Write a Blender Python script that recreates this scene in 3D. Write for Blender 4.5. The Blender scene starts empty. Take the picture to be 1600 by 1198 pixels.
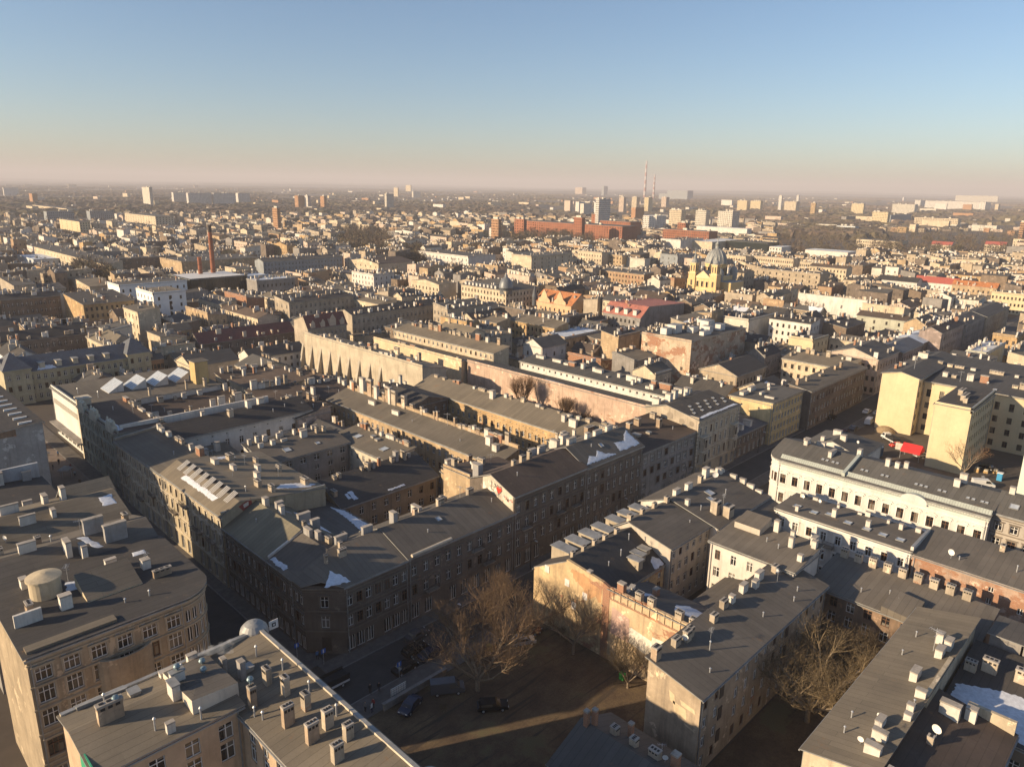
import bpy, math, random
from mathutils import Matrix, Vector
random.seed(7)
D = bpy.data
scene = bpy.context.scene
COL = scene.collection

# ------------------------------------------------------------------ camera
CAM_H = 75.0
YAW, PITCH, ROLL = math.radians(44.4), math.radians(15.15), math.radians(0.95)
fh = Vector((math.cos(YAW), math.sin(YAW), 0)); upv = Vector((0, 0, 1)); rightv = fh.cross(upv)
fwd = fh * math.cos(PITCH) - upv * math.sin(PITCH); uu = rightv.cross(fwd)
rr = rightv * math.cos(ROLL) + uu * math.sin(ROLL); u2 = -rightv * math.sin(ROLL) + uu * math.cos(ROLL)
cam = D.cameras.new('camera'); cam.sensor_fit = 'HORIZONTAL'; cam.sensor_width = 36.0
cam.lens = 1140.0 / 1600.0 * 36.0; cam.clip_start = 1.0; cam.clip_end = 60000.0
cam_o = D.objects.new('camera', cam); COL.objects.link(cam_o)
m = Matrix((rr, u2, -fwd)).transposed().to_4x4(); m.translation = (0, 0, CAM_H)
cam_o.matrix_world = m
scene.camera = cam_o

# ------------------------------------------------------------------ sky and sun
SUN_AZ = math.radians(153.0)      # towards the sun, counter-clockwise from +X
SUN_EL = math.radians(18.8)
world = D.worlds.new('World'); scene.world = world; world.use_nodes = True
nt = world.node_tree; nt.nodes.clear()
wo = nt.nodes.new('ShaderNodeOutputWorld'); bg = nt.nodes.new('ShaderNodeBackground')
sk = nt.nodes.new('ShaderNodeTexSky'); sk.sky_type = 'NISHITA'; sk.sun_disc = False
sk.sun_elevation = SUN_EL; sk.sun_rotation = math.pi / 2 - SUN_AZ
sk.altitude = 200.0; sk.air_density = 1.0; sk.dust_density = 0.9; sk.ozone_density = 3.2
bg.inputs['Strength'].default_value = 0.084
nt.links.new(sk.outputs[0], bg.inputs[0]); nt.links.new(bg.outputs[0], wo.inputs[0])
sl = D.lights.new('sun', 'SUN'); sl.energy = 5.0; sl.angle = math.radians(0.55); sl.color = (1.0, 0.77, 0.50)
so = D.objects.new('sun', sl); COL.objects.link(so)
sdir = Vector((math.cos(SUN_EL) * math.cos(SUN_AZ), math.cos(SUN_EL) * math.sin(SUN_AZ), math.sin(SUN_EL)))
so.rotation_euler = sdir.to_track_quat('Z', 'Y').to_euler()
vs = scene.view_settings; vs.view_transform = 'Standard'; vs.look = 'None'; vs.exposure = 0.78; vs.gamma = 1.0
vs.use_curve_mapping = False
cy = scene.cycles
cy.max_bounces = 5; cy.diffuse_bounces = 3; cy.glossy_bounces = 2; cy.transmission_bounces = 2
cy.volume_bounces = 0; cy.transparent_max_bounces = 6; cy.caustics_reflective = False; cy.caustics_refractive = False
cy.use_denoising = True

# ------------------------------------------------------------------ materials
MATS = {}
def newmat(name):
    mt = D.materials.new(name); mt.use_nodes = True
    n = mt.node_tree.nodes; b = n['Principled BSDF']
    return mt, mt.node_tree, n, b
def N(nt_, t, **kw):
    x = nt_.nodes.new(t)
    for k, v in kw.items(): setattr(x, k, v)
    return x
def coords(nt_, scale=(1, 1, 1), rot=0.0):
    tc = N(nt_, 'ShaderNodeTexCoord'); mp = N(nt_, 'ShaderNodeMapping')
    mp.inputs['Scale'].default_value = scale; mp.inputs['Rotation'].default_value = (0, 0, rot)
    nt_.links.new(tc.outputs['Object'], mp.inputs['Vector']); return mp.outputs[0]
def noise(nt_, vec, scale, detail=3, rough=0.6):
    x = N(nt_, 'ShaderNodeTexNoise'); x.inputs['Scale'].default_value = scale
    x.inputs['Detail'].default_value = detail; x.inputs['Roughness'].default_value = rough
    nt_.links.new(vec, x.inputs['Vector']); return x.outputs[0]
def ramp(nt_, fac, a, b, ca=(0, 0, 0, 1), cb=(1, 1, 1, 1)):
    x = N(nt_, 'ShaderNodeValToRGB'); e = x.color_ramp.elements
    e[0].position = a; e[1].position = b; e[0].color = ca; e[1].color = cb
    nt_.links.new(fac, x.inputs[0]); return x.outputs[0]
def mix(nt_, fac, a, b, mode='MIX'):
    x = N(nt_, 'ShaderNodeMix', data_type='RGBA', blend_type=mode)
    for s, v in ((0, fac), (6, a), (7, b)):
        if isinstance(v, (int, float)): x.inputs[s].default_value = v
        elif isinstance(v, tuple): x.inputs[s].default_value = v if len(v) == 4 else v + (1,)
        else: nt_.links.new(v, x.inputs[s])
    return x.outputs[2]
def dim(c, f): return tuple(min(1, v * f) for v in c)

def plaster(col, brick=0.0, dirt=0.5):
    key = ('pl', col, brick, dirt)
    if key in MATS: return MATS[key]
    mt, t, n, b = newmat('plaster'); L = t.links
    geo = N(t, 'ShaderNodeNewGeometry')
    def vec(scale):
        mp = N(t, 'ShaderNodeMapping'); mp.inputs['Scale'].default_value = scale
        L.new(geo.outputs['Position'], mp.inputs['Vector']); return mp.outputs[0]
    big = noise(t, vec((1, 1, 1)), 0.22, 4, 0.65)
    streak = noise(t, vec((1.1, 1.1, 0.10)), 1.0, 3, 0.7)
    fine = noise(t, vec((1, 1, 1)), 2.2, 3, 0.7)
    c = mix(t, ramp(t, big, 0.36, 0.66), dim(col, 1.0 - 0.42 * dirt), dim(col, 1.08))
    c = mix(t, ramp(t, streak, 0.50, 0.72), c, mix(t, 0.65 * dirt, c, (0.10, 0.085, 0.07), 'MIX'))
    c = mix(t, ramp(t, fine, 0.3, 0.75), mix(t, 0.25 * dirt + 0.05, c, (0.08, 0.07, 0.06)), c)
    if brick > 0:
        bt = N(t, 'ShaderNodeTexBrick'); bt.inputs['Scale'].default_value = 1.0
        bt.inputs['Color1'].default_value = (0.34, 0.13, 0.06, 1); bt.inputs['Color2'].default_value = (0.24, 0.10, 0.055, 1)
        bt.inputs['Mortar'].default_value = (0.36, 0.29, 0.22, 1); bt.inputs['Mortar Size'].default_value = 0.012
        bt.inputs['Brick Width'].default_value = 0.27; bt.inputs['Row Height'].default_value = 0.08
        sp = N(t, 'ShaderNodeSeparateXYZ'); cb = N(t, 'ShaderNodeCombineXYZ'); ad = N(t, 'ShaderNodeMath', operation='ADD')
        L.new(geo.outputs['Position'], sp.inputs[0]); L.new(sp.outputs[0], ad.inputs[0]); L.new(sp.outputs[1], ad.inputs[1])
        L.new(ad.outputs[0], cb.inputs[0]); L.new(sp.outputs[2], cb.inputs[1]); L.new(cb.outputs[0], bt.inputs[0])
        pn = noise(t, vec((1, 1, 1.6)), 0.16, 5, 0.72)
        th = 0.70 - 0.32 * brick
        c = mix(t, ramp(t, pn, th, th + 0.05), c, bt.outputs[0])
        pn2 = noise(t, vec((1, 1, 1)), 0.31, 4, 0.7)
        c = mix(t, ramp(t, pn2, 0.60, 0.63), c, dim(col, 1.25))
    L.new(c, b.inputs['Base Color']); b.inputs['Roughness'].default_value = 0.92
    b.inputs['Specular IOR Level'].default_value = 0.15
    bp = N(t, 'ShaderNodeBump'); bp.inputs['Strength'].default_value = 0.25; bp.inputs['Distance'].default_value = 0.05
    L.new(fine, bp.inputs['Height']); L.new(bp.outputs[0], b.inputs['Normal'])
    MATS[key] = mt; return mt

def felt(col, axis='y', wear=0.5):
    """bitumen roofing felt laid in metre-wide sheets running along `axis`"""
    key = ('felt', col, axis, wear)
    if key in MATS: return MATS[key]
    mt, t, n, b = newmat('roofing_felt'); L = t.links
    geo = N(t, 'ShaderNodeNewGeometry')
    def vec(scale=(1, 1, 1), rot=0.0):
        mp = N(t, 'ShaderNodeMapping'); mp.inputs['Scale'].default_value = scale; mp.inputs['Rotation'].default_value = (0, 0, rot)
        L.new(geo.outputs['Position'], mp.inputs['Vector']); return mp.outputs[0]
    bt = N(t, 'ShaderNodeTexBrick'); bt.inputs['Scale'].default_value = 1.0
    bt.inputs['Color1'].default_value = dim(col, 0.90) + (1,); bt.inputs['Color2'].default_value = dim(col, 1.12) + (1,)
    bt.inputs['Mortar'].default_value = dim(col, 0.62) + (1,); bt.inputs['Mortar Size'].default_value = 0.035
    bt.inputs['Brick Width'].default_value = 23.0; bt.inputs['Row Height'].default_value = 1.0
    L.new(vec((1, 1, 1), 0.0 if axis == 'x' else math.pi / 2), bt.inputs[0])
    big = noise(t, vec(), 0.13, 5, 0.65); mid = noise(t, vec(), 0.7, 4, 0.7); fine = noise(t, vec(), 6.0, 2, 0.6)
    c = mix(t, ramp(t, big, 0.35, 0.68), mix(t, 0.35 * wear + 0.1, bt.outputs[0], (0.03, 0.03, 0.032)), mix(t, 0.3 * wear, bt.outputs[0], dim(col, 1.45)))
    c = mix(t, ramp(t, mid, 0.52, 0.75), c, mix(t, 0.4 * wear, c, (0.16, 0.14, 0.115)))
    c = mix(t, ramp(t, fine, 0.35, 0.7), mix(t, 0.12, c, (0.01, 0.01, 0.01)), c)
    pt = N(t, 'ShaderNodeTexBrick'); pt.inputs['Scale'].default_value = 1.0; pt.inputs['Mortar Size'].default_value = 0.0; pt.inputs['Brick Width'].default_value = 5.3; pt.inputs['Row Height'].default_value = 3.1; pt.inputs['Bias'].default_value = -.62
    pt.inputs['Color1'].default_value = (0, 0, 0, 1); pt.inputs['Color2'].default_value = (1, 1, 1, 1); L.new(vec((1, 1, 1), 0.0 if axis == 'y' else math.pi / 2), pt.inputs[0])
    gate = mix(t, 1.0, ramp(t, noise(t, vec(), 0.06, 2), 0.47, 0.5), pt.outputs[0], 'MULTIPLY')
    c = mix(t, gate, c, mix(t, 0.45, c, (0.045, 0.043, 0.042)))
    rs = noise(t, vec(), 0.35, 5, 0.75); c = mix(t, ramp(t, rs, 0.62, 0.72), c, mix(t, 0.5, c, (0.20, 0.115, 0.06)))
    oi = N(t, 'ShaderNodeObjectInfo'); c = mix(t, 1.0, c, ramp(t, oi.outputs['Random'], 0.0, 1.0, (0.74, 0.75, 0.78, 1), (1.22, 1.18, 1.10, 1)), 'MULTIPLY')
    L.new(c, b.inputs['Base Color']); b.inputs['Roughness'].default_value = 0.85
    b.inputs['Specular IOR Level'].default_value = 0.25
    bp = N(t, 'ShaderNodeBump'); bp.inputs['Strength'].default_value = 0.35; bp.inputs['Distance'].default_value = 0.04
    L.new(mix(t, 0.5, bt.outputs[1], mid), bp.inputs['Height']); L.new(bp.outputs[0], b.inputs['Normal'])
    MATS[key] = mt; return mt

def simple(name, col, rough=0.8, metal=0.0, var=0.25, scale=1.5, spec=0.3):
    key = ('s', name)
    if key in MATS: return MATS[key]
    mt, t, n, b = newmat(name)
    f = noise(t, coords(t), scale, 4, 0.65)
    c = mix(t, ramp(t, f, 0.3, 0.7), dim(col, 1 - var), dim(col, 1 + var * 0.6))
    t.links.new(c, b.inputs['Base Color']); b.inputs['Roughness'].default_value = rough
    b.inputs['Metallic'].default_value = metal; b.inputs['Specular IOR Level'].default_value = spec
    MATS[key] = mt; return mt

def tiles(name, col):
    key = ('t', name)
    if key in MATS: return MATS[key]
    mt, t, n, b = newmat(name); v = coords(t)
    bt = N(t, 'ShaderNodeTexBrick'); bt.inputs['Scale'].default_value = 1.0
    bt.inputs['Color1'].default_value = dim(col, 0.85) + (1,); bt.inputs['Color2'].default_value = dim(col, 1.15) + (1,)
    bt.inputs['Mortar'].default_value = dim(col, 0.55) + (1,); bt.inputs['Mortar Size'].default_value = 0.03
    bt.inputs['Brick Width'].default_value = 0.6; bt.inputs['Row Height'].default_value = 0.45
    t.links.new(v, bt.inputs[0])
    c = mix(t, ramp(t, noise(t, v, 0.4, 4), 0.35, 0.7), bt.outputs[0], mix(t, 0.4, bt.outputs[0], (0.06, 0.04, 0.035)))
    t.links.new(c, b.inputs['Base Color']); b.inputs['Roughness'].default_value = 0.75
    MATS[key] = mt; return mt

def glass():
    if 'glass' in MATS: return MATS['glass']
    mt, t, n, b = newmat('window_glass')
    oi = N(t, 'ShaderNodeObjectInfo'); geo = N(t, 'ShaderNodeNewGeometry')
    wn = N(t, 'ShaderNodeTexWhiteNoise', noise_dimensions='3D')
    sn = N(t, 'ShaderNodeVectorMath', operation='SNAP'); sn.inputs[1].default_value = (1.3, 1.3, 2.6)
    t.links.new(geo.outputs['Position'], sn.inputs[0]); t.links.new(sn.outputs[0], wn.inputs['Vector'])
    ad = N(t, 'ShaderNodeMath', operation='ADD'); fr = N(t, 'ShaderNodeMath', operation='FRACT')
    t.links.new(oi.outputs['Random'], ad.inputs[0]); t.links.new(wn.outputs['Value'], ad.inputs[1]); t.links.new(ad.outputs[0], fr.inputs[0])
    c = ramp(t, fr.outputs[0], 0.60, 0.98, (0.016, 0.016, 0.018, 1), (0.20, 0.18, 0.15, 1))
    t.links.new(c, b.inputs['Base Color']); b.inputs['Roughness'].default_value = 0.12
    b.inputs['Specular IOR Level'].default_value = 0.5
    MATS['glass'] = mt; return mt
M_WHITE = lambda: simple('white_frame_paint', (0.72, 0.70, 0.66), 0.5, 0, 0.1)
M_BROWN = lambda: simple('brown_frame_paint', (0.16, 0.085, 0.05), 0.6, 0, 0.2)
M_DARKF = lambda: simple('dark_frame_paint', (0.07, 0.055, 0.045), 0.6, 0, 0.2)
M_ZINC = lambda: simple('zinc_sheet', (0.30, 0.30, 0.29), 0.55, 0.3, 0.3, 0.8)
M_SNOW = lambda: simple('old_snow', (0.60, 0.63, 0.68), 0.9, 0, 0.22, 1.6)
M_IRON = lambda: simple('dark_iron', (0.03, 0.03, 0.032), 0.6, 0.2)
M_GALV = lambda: simple('galvanised_metal', (0.55, 0.56, 0.57), 0.4, 0.5)

# ------------------------------------------------------------------ mesh builder
class MB:
    def __init__(s): s.v = []; s.f = []; s.m = []; s.mats = []
    def mi(s, mat):
        if mat not in s.mats: s.mats.append(mat)
        return s.mats.index(mat)
    def poly(s, pts, mat):
        k = len(s.v); s.v.extend([tuple(p) for p in pts]); s.f.append(tuple(range(k, k + len(pts)))); s.m.append(s.mi(mat))
    def prism(s, base, z0, z1, mat, top=None):
        """vertical prism over an anticlockwise outline; z1 may be one number per corner"""
        n = len(base); z1 = z1 if isinstance(z1, (list, tuple)) else [z1] * n; k = len(s.v); i = s.mi(mat)
        s.v.extend([(p[0], p[1], z0) for p in base]); s.v.extend([(p[0], p[1], z) for p, z in zip(base, z1)])
        for a in range(n):
            b = (a + 1) % n; s.f.append((k + a, k + b, k + n + b, k + n + a)); s.m.append(i)
        s.f.append(tuple(k + n + a for a in range(n))); s.m.append(i if top is None else s.mi(top))
        s.f.append(tuple(k + n - 1 - a for a in range(n))); s.m.append(i)
    def box(s, x0, y0, z0, x1, y1, z1, mat, top=None):
        s.prism([(x0, y0), (x1, y0), (x1, y1), (x0, y1)], z0, z1, mat, top)
    def obox(s, o, u, n_, a0, a1, d0, d1, z0, z1, mat):
        """box along wall direction u, inward direction n_, from origin o"""
        P = lambda a, d: (o[0] + u[0] * a + n_[0] * d, o[1] + u[1] * a + n_[1] * d)
        s.prism([P(a0, d0), P(a1, d0), P(a1, d1), P(a0, d1)], z0, z1, mat)
    def cyl(s, p0, p1, r0, r1, mat, k=8, caps=True):
        p0 = Vector(p0); p1 = Vector(p1); d = (p1 - p0).normalized()
        a = d.orthogonal().normalized(); b = d.cross(a); i = s.mi(mat); q = len(s.v)
        for p, r in ((p0, r0), (p1, r1)):
            for j in range(k):
                an = 2 * math.pi * j / k; s.v.append(tuple(p + (a * math.cos(an) + b * math.sin(an)) * r))
        for j in range(k):
            l = (j + 1) % k; s.f.append((q + j, q + l, q + k + l, q + k + j)); s.m.append(i)
        if caps:
            s.f.append(tuple(q + k + j for j in range(k))); s.m.append(i); s.f.append(tuple(q + k - 1 - j for j in range(k))); s.m.append(i)
    def lathe(s, c, prof, mat, k=24):
        i = s.mi(mat); q = len(s.v)
        for r, z in prof:
            for j in range(k):
                an = 2 * math.pi * j / k; s.v.append((c[0] + r * math.cos(an), c[1] + r * math.sin(an), c[2] + z))
        for a in range(len(prof) - 1):
            for j in range(k):
                l = (j + 1) % k; s.f.append((q + a * k + j, q + a * k + l, q + (a + 1) * k + l, q + (a + 1) * k + j)); s.m.append(i)
        s.f.append(tuple(q + (len(prof) - 1) * k + j for j in range(k))); s.m.append(i)
    def mesh(s, name, off=(0, 0, 0), smooth=False):
        me = D.meshes.new(name)
        me.from_pydata([(a - off[0], b - off[1], c - off[2]) for a, b, c in s.v], [], s.f)
        for mt in s.mats: me.materials.append(mt)
        me.polygons.foreach_set('material_index', s.m)
        if smooth: me.polygons.foreach_set('use_smooth', [True] * len(s.f))
        me.update(); return me
    def build(s, name, parent=None, off=None, smooth=False):
        if off is None: off = parent_world(parent) if parent is not None else (0, 0, 0)
        o = D.objects.new(name, s.mesh(name, off, smooth)); COL.objects.link(o)
        if parent is not None: o.parent = parent
        return o
ROOTS = {}
def parent_world(p):
    if p.name in ROOTS: return ROOTS[p.name]
    return (0, 0, 0)
def put(name, me, parent, loc, rotz=0.0, scale=None, rot=None):
    """a part that shares mesh data, at a world place, under its thing"""
    o = D.objects.new(name, me); COL.objects.link(o); b = parent_world(parent)
    o.location = (loc[0] - b[0], loc[1] - b[1], loc[2] - b[2])
    if rot is not None: o.rotation_euler = rot
    else: o.rotation_euler = (0, 0, rotz)
    if scale: o.scale = scale
    o.parent = parent; return o
def thing(name, label, cat, loc, group=None):
    o = D.objects.new(name, None); COL.objects.link(o); o.location = loc; o.empty_display_size = 0.5
    ROOTS[o.name] = tuple(loc); o['label'] = label; o['category'] = cat
    if group: o['group'] = group
    return o
def tag(o, label, cat, group=None, kind=None):
    o['label'] = label; o['category'] = cat
    if group: o['group'] = group
    if kind: o['kind'] = kind
    return o
def structure(o): o['kind'] = 'structure'; return o

# ------------------------------------------------------------------ shared small parts
CACHE = {}
def window_mesh(w, h, st, trim, frame):
    """st: c casement with transom cross, t three-light, s single, d door, g shop glazing, v shallow plain"""
    key = ('w', round(w, 2), round(h, 2), st, trim, frame)
    if key in CACHE: return CACHE[key]
    a = MB(); g = glass(); fm = {'w': M_WHITE, 'b': M_BROWN, 'd': M_DARKF}[frame]()
    dpt = 0.16
    if st != 'd': a.poly([(-w / 2, dpt + .05, 0), (w / 2, dpt + .05, 0), (w / 2, dpt + .05, h), (-w / 2, dpt + .05, h)], g)
    else: a.box(-w / 2, dpt, 0, w / 2, dpt + .06, h, M_DARKF())
    if trim is not None:
        tr = trim
        a.box(-w / 2 - .12, -.16, -.14, w / 2 + .12, .0, -.02, tr)
        if st in 'ct' and h > 1.2:
            a.box(-w / 2 - .24, -.07, -.02, -w / 2 - .02, -.002, h + .02, tr); a.box(w / 2 + .02, -.07, -.02, w / 2 + .24, -.002, h + .02, tr)
            a.box(-w / 2 - .24, -.07, h + .02, w / 2 + .24, -.002, h + .22, tr); a.box(-w / 2 - .36, -.24, h + .30, w / 2 + .36, -.002, h + .44, tr)
    f = MB(); t = .075
    def fb(x0, x1, z0, z1): f.box(x0, dpt - .03, z0, x1, dpt + .03, z1, fm)
    fb(-w / 2, w / 2, 0, t); fb(-w / 2, w / 2, h - t, h); fb(-w / 2, -w / 2 + t, t, h - t); fb(w / 2 - t, w / 2, t, h - t)
    if st in 'cv' and w > .7:
        fb(-.05, .05, t, h - t)
        if st == 'c': fb(-w / 2 + t, -.05, h * .66, h * .66 + .08); fb(.05, w / 2 - t, h * .66, h * .66 + .08)
    if st in 'tg':
        for k in (-1, 1): fb(k * w / 6 - .04, k * w / 6 + .04, t, h - t)
        if st == 't':
            for k in (-1, 0, 1): fb(k * w / 3 - w / 6 + .05, k * w / 3 + w / 6 - .05, h * .64, h * .64 + .08)
    CACHE[key] = (a.mesh('window'), f.mesh('frame')); return CACHE[key]
def window_join(mb, o, u, n_, c, z, w, h, st, frame, trim):
    """cheap window for buildings farther off: glass, border and cross bar in one mesh"""
    fm = {'w': M_WHITE, 'b': M_BROWN, 'd': M_DARKF}[frame]()
    P = lambda a, d, zz: (o[0] + u[0] * a + n_[0] * d, o[1] + u[1] * a + n_[1] * d, zz)
    mb.poly([P(c - w / 2, .2, z), P(c + w / 2, .2, z), P(c + w / 2, .2, z + h), P(c - w / 2, .2, z + h)], glass())
    if frame == 'w' or st == 'c':
        for a0, a1, z0, z1 in ((c - .05, c + .05, z, z + h), (c - w / 2, c + w / 2, z + h * .66, z + h * .66 + .09)):
            mb.poly([P(a0, .15, z0), P(a1, .15, z0), P(a1, .15, z1), P(a0, .15, z1)], fm)
    if trim is not None: mb.obox(o, u, n_, c - w / 2 - .15, c + w / 2 + .15, -.14, 0, z - .14, z - .02, trim)
def chimney_mesh(kind):
    """unit chimney 1 x 1 x 1: stack, projecting cap slab, dark flue mouths"""
    if ('ch', kind) in CACHE: return CACHE[('ch', kind)]
    mb = MB()
    wall = {'c': plaster((0.50, 0.42, 0.32), 0.25, .7), 'w': plaster((0.66, 0.62, 0.55), 0.0, .5), 'b': plaster((0.33, 0.17, 0.10), 0.9, .6),
            'g': plaster((0.36, 0.35, 0.34), 0.0, .6), 't': plaster((0.44, 0.33, 0.23), 0.3, .8)}[kind]
    cap = plaster((0.42, 0.38, 0.33), 0, .6); blk = M_IRON()
    mb.box(-.5, -.5, 0, .5, .5, .90, wall); mb.box(-.53, -.55, .90, .53, .55, 1.0, cap)
    for k in ((-1, 0, 1) if kind in 'ct' else ()):
        mb.box(k * .3 - .09, -.57, .76, k * .3 + .09, -.5, .87, blk); mb.box(k * .3 - .09, .5, .76, k * .3 + .09, .57, .87, blk)
        mb.box(k * .3 - .09, -.2, 1.0, k * .3 + .09, .2, 1.03, blk)
    CACHE[('ch', kind)] = mb.mesh('chimney'); return CACHE[('ch', kind)]
def pipe_mesh():
    if 'pipe' in CACHE: return CACHE['pipe']
    mb = MB(); mb.cyl((0, 0, 0), (0, 0, 1), .09, .09, M_GALV(), 8); mb.cyl((0, 0, 1), (0, 0, 1.14), .17, .05, M_GALV(), 8)
    CACHE['pipe'] = mb.mesh('vent_pipe'); return CACHE['pipe']
def antenna_mesh():
    if 'ant' in CACHE: return CACHE['ant']
    mb = MB(); g = M_GALV(); mb.cyl((0, 0, 0), (0, 0, 2.6), .035, .025, g, 5)
    mb.cyl((-.6, 0, 2.3), (.7, 0, 2.3), .02, .02, g, 4)
    for k in range(6): mb.cyl((-.55 + k * .24, -.4 + k * .02, 2.3), (-.55 + k * .24, .4 - k * .02, 2.3), .014, .014, g, 4)
    mb.cyl((0, -.35, 1.8), (0, .35, 1.8), .018, .018, g, 4)
    CACHE['ant'] = mb.mesh('antenna'); return CACHE['ant']
def dish_mesh():
    if 'dish' in CACHE: return CACHE['dish']
    mb = MB(); w = M_WHITE(); mb.cyl((0, 0, 0), (0, 0, .9), .03, .03, M_GALV(), 5)
    q = len(mb.v); k = 14; i = mb.mi(w)
    for r, d in ((0.02, .12), (.3, .08), (.48, 0)):
        for j in range(k):
            an = 2 * math.pi * j / k; mb.v.append((d - .15, r * math.cos(an), 1.1 + r * math.sin(an)))
    for a in range(2):
        for j in range(k): l = (j + 1) % k; mb.f.append((q + a * k + j, q + a * k + l, q + (a + 1) * k + l, q + (a + 1) * k + j)); mb.m.append(i)
    mb.cyl((-.1, 0, .75), (-.55, 0, 1.1), .015, .015, M_GALV(), 4)
    CACHE['dish'] = mb.mesh('satellite_dish'); return CACHE['dish']
def skylight_mesh():
    if 'sky' in CACHE: return CACHE['sky']
    mb = MB(); z = M_ZINC()
    for b in ((-.5, -.5, .5, -.42), (-.5, .42, .5, .5), (-.5, -.42, -.42, .42), (.42, -.42, .5, .42)): mb.box(b[0], b[1], 0, b[2], b[3], .16, z)
    mb.poly([(-.42, -.42, .11), (.42, -.42, .11), (.42, .42, .11), (-.42, .42, .11)], MATS.setdefault('roofglass', simple('roof_light_glass', (0.42, 0.46, 0.50), 0.15, 0, .2, 1, .6)))
    CACHE['sky'] = mb.mesh('skylight'); return CACHE['sky']
def balcony_mesh(w):
    key = ('bal', round(w, 1))
    if key in CACHE: return CACHE[key]
    mb = MB(); i = M_IRON(); mb.box(-w / 2, -1.0, -.18, w / 2, 0, 0, plaster((0.38, 0.33, 0.27), 0, .7))
    for k in (-1, 1): mb.box(k * w * .38 - .1, -.7, -.55, k * w * .38 + .1, 0, -.18, plaster((0.38, 0.33, 0.27), 0, .7))
    n = int(w / .22)
    for k in range(n + 1): x = -w / 2 + .04 + (w - .08) * k / n; mb.box(x - .015, -.98, 0, x + .015, -.95, 1.0, i)
    for k in range(4):
        for s in (-1, 1): mb.box(s * (w / 2 - .04) - .015, -.9 + k * .25, 0, s * (w / 2 - .04) + .015, -.87 + k * .25, 1.0, i)
    mb.box(-w / 2, -1.0, 1.0, w / 2, -.94, 1.05, i)
    CACHE[key] = mb.mesh('balcony'); return CACHE[key]

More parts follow.
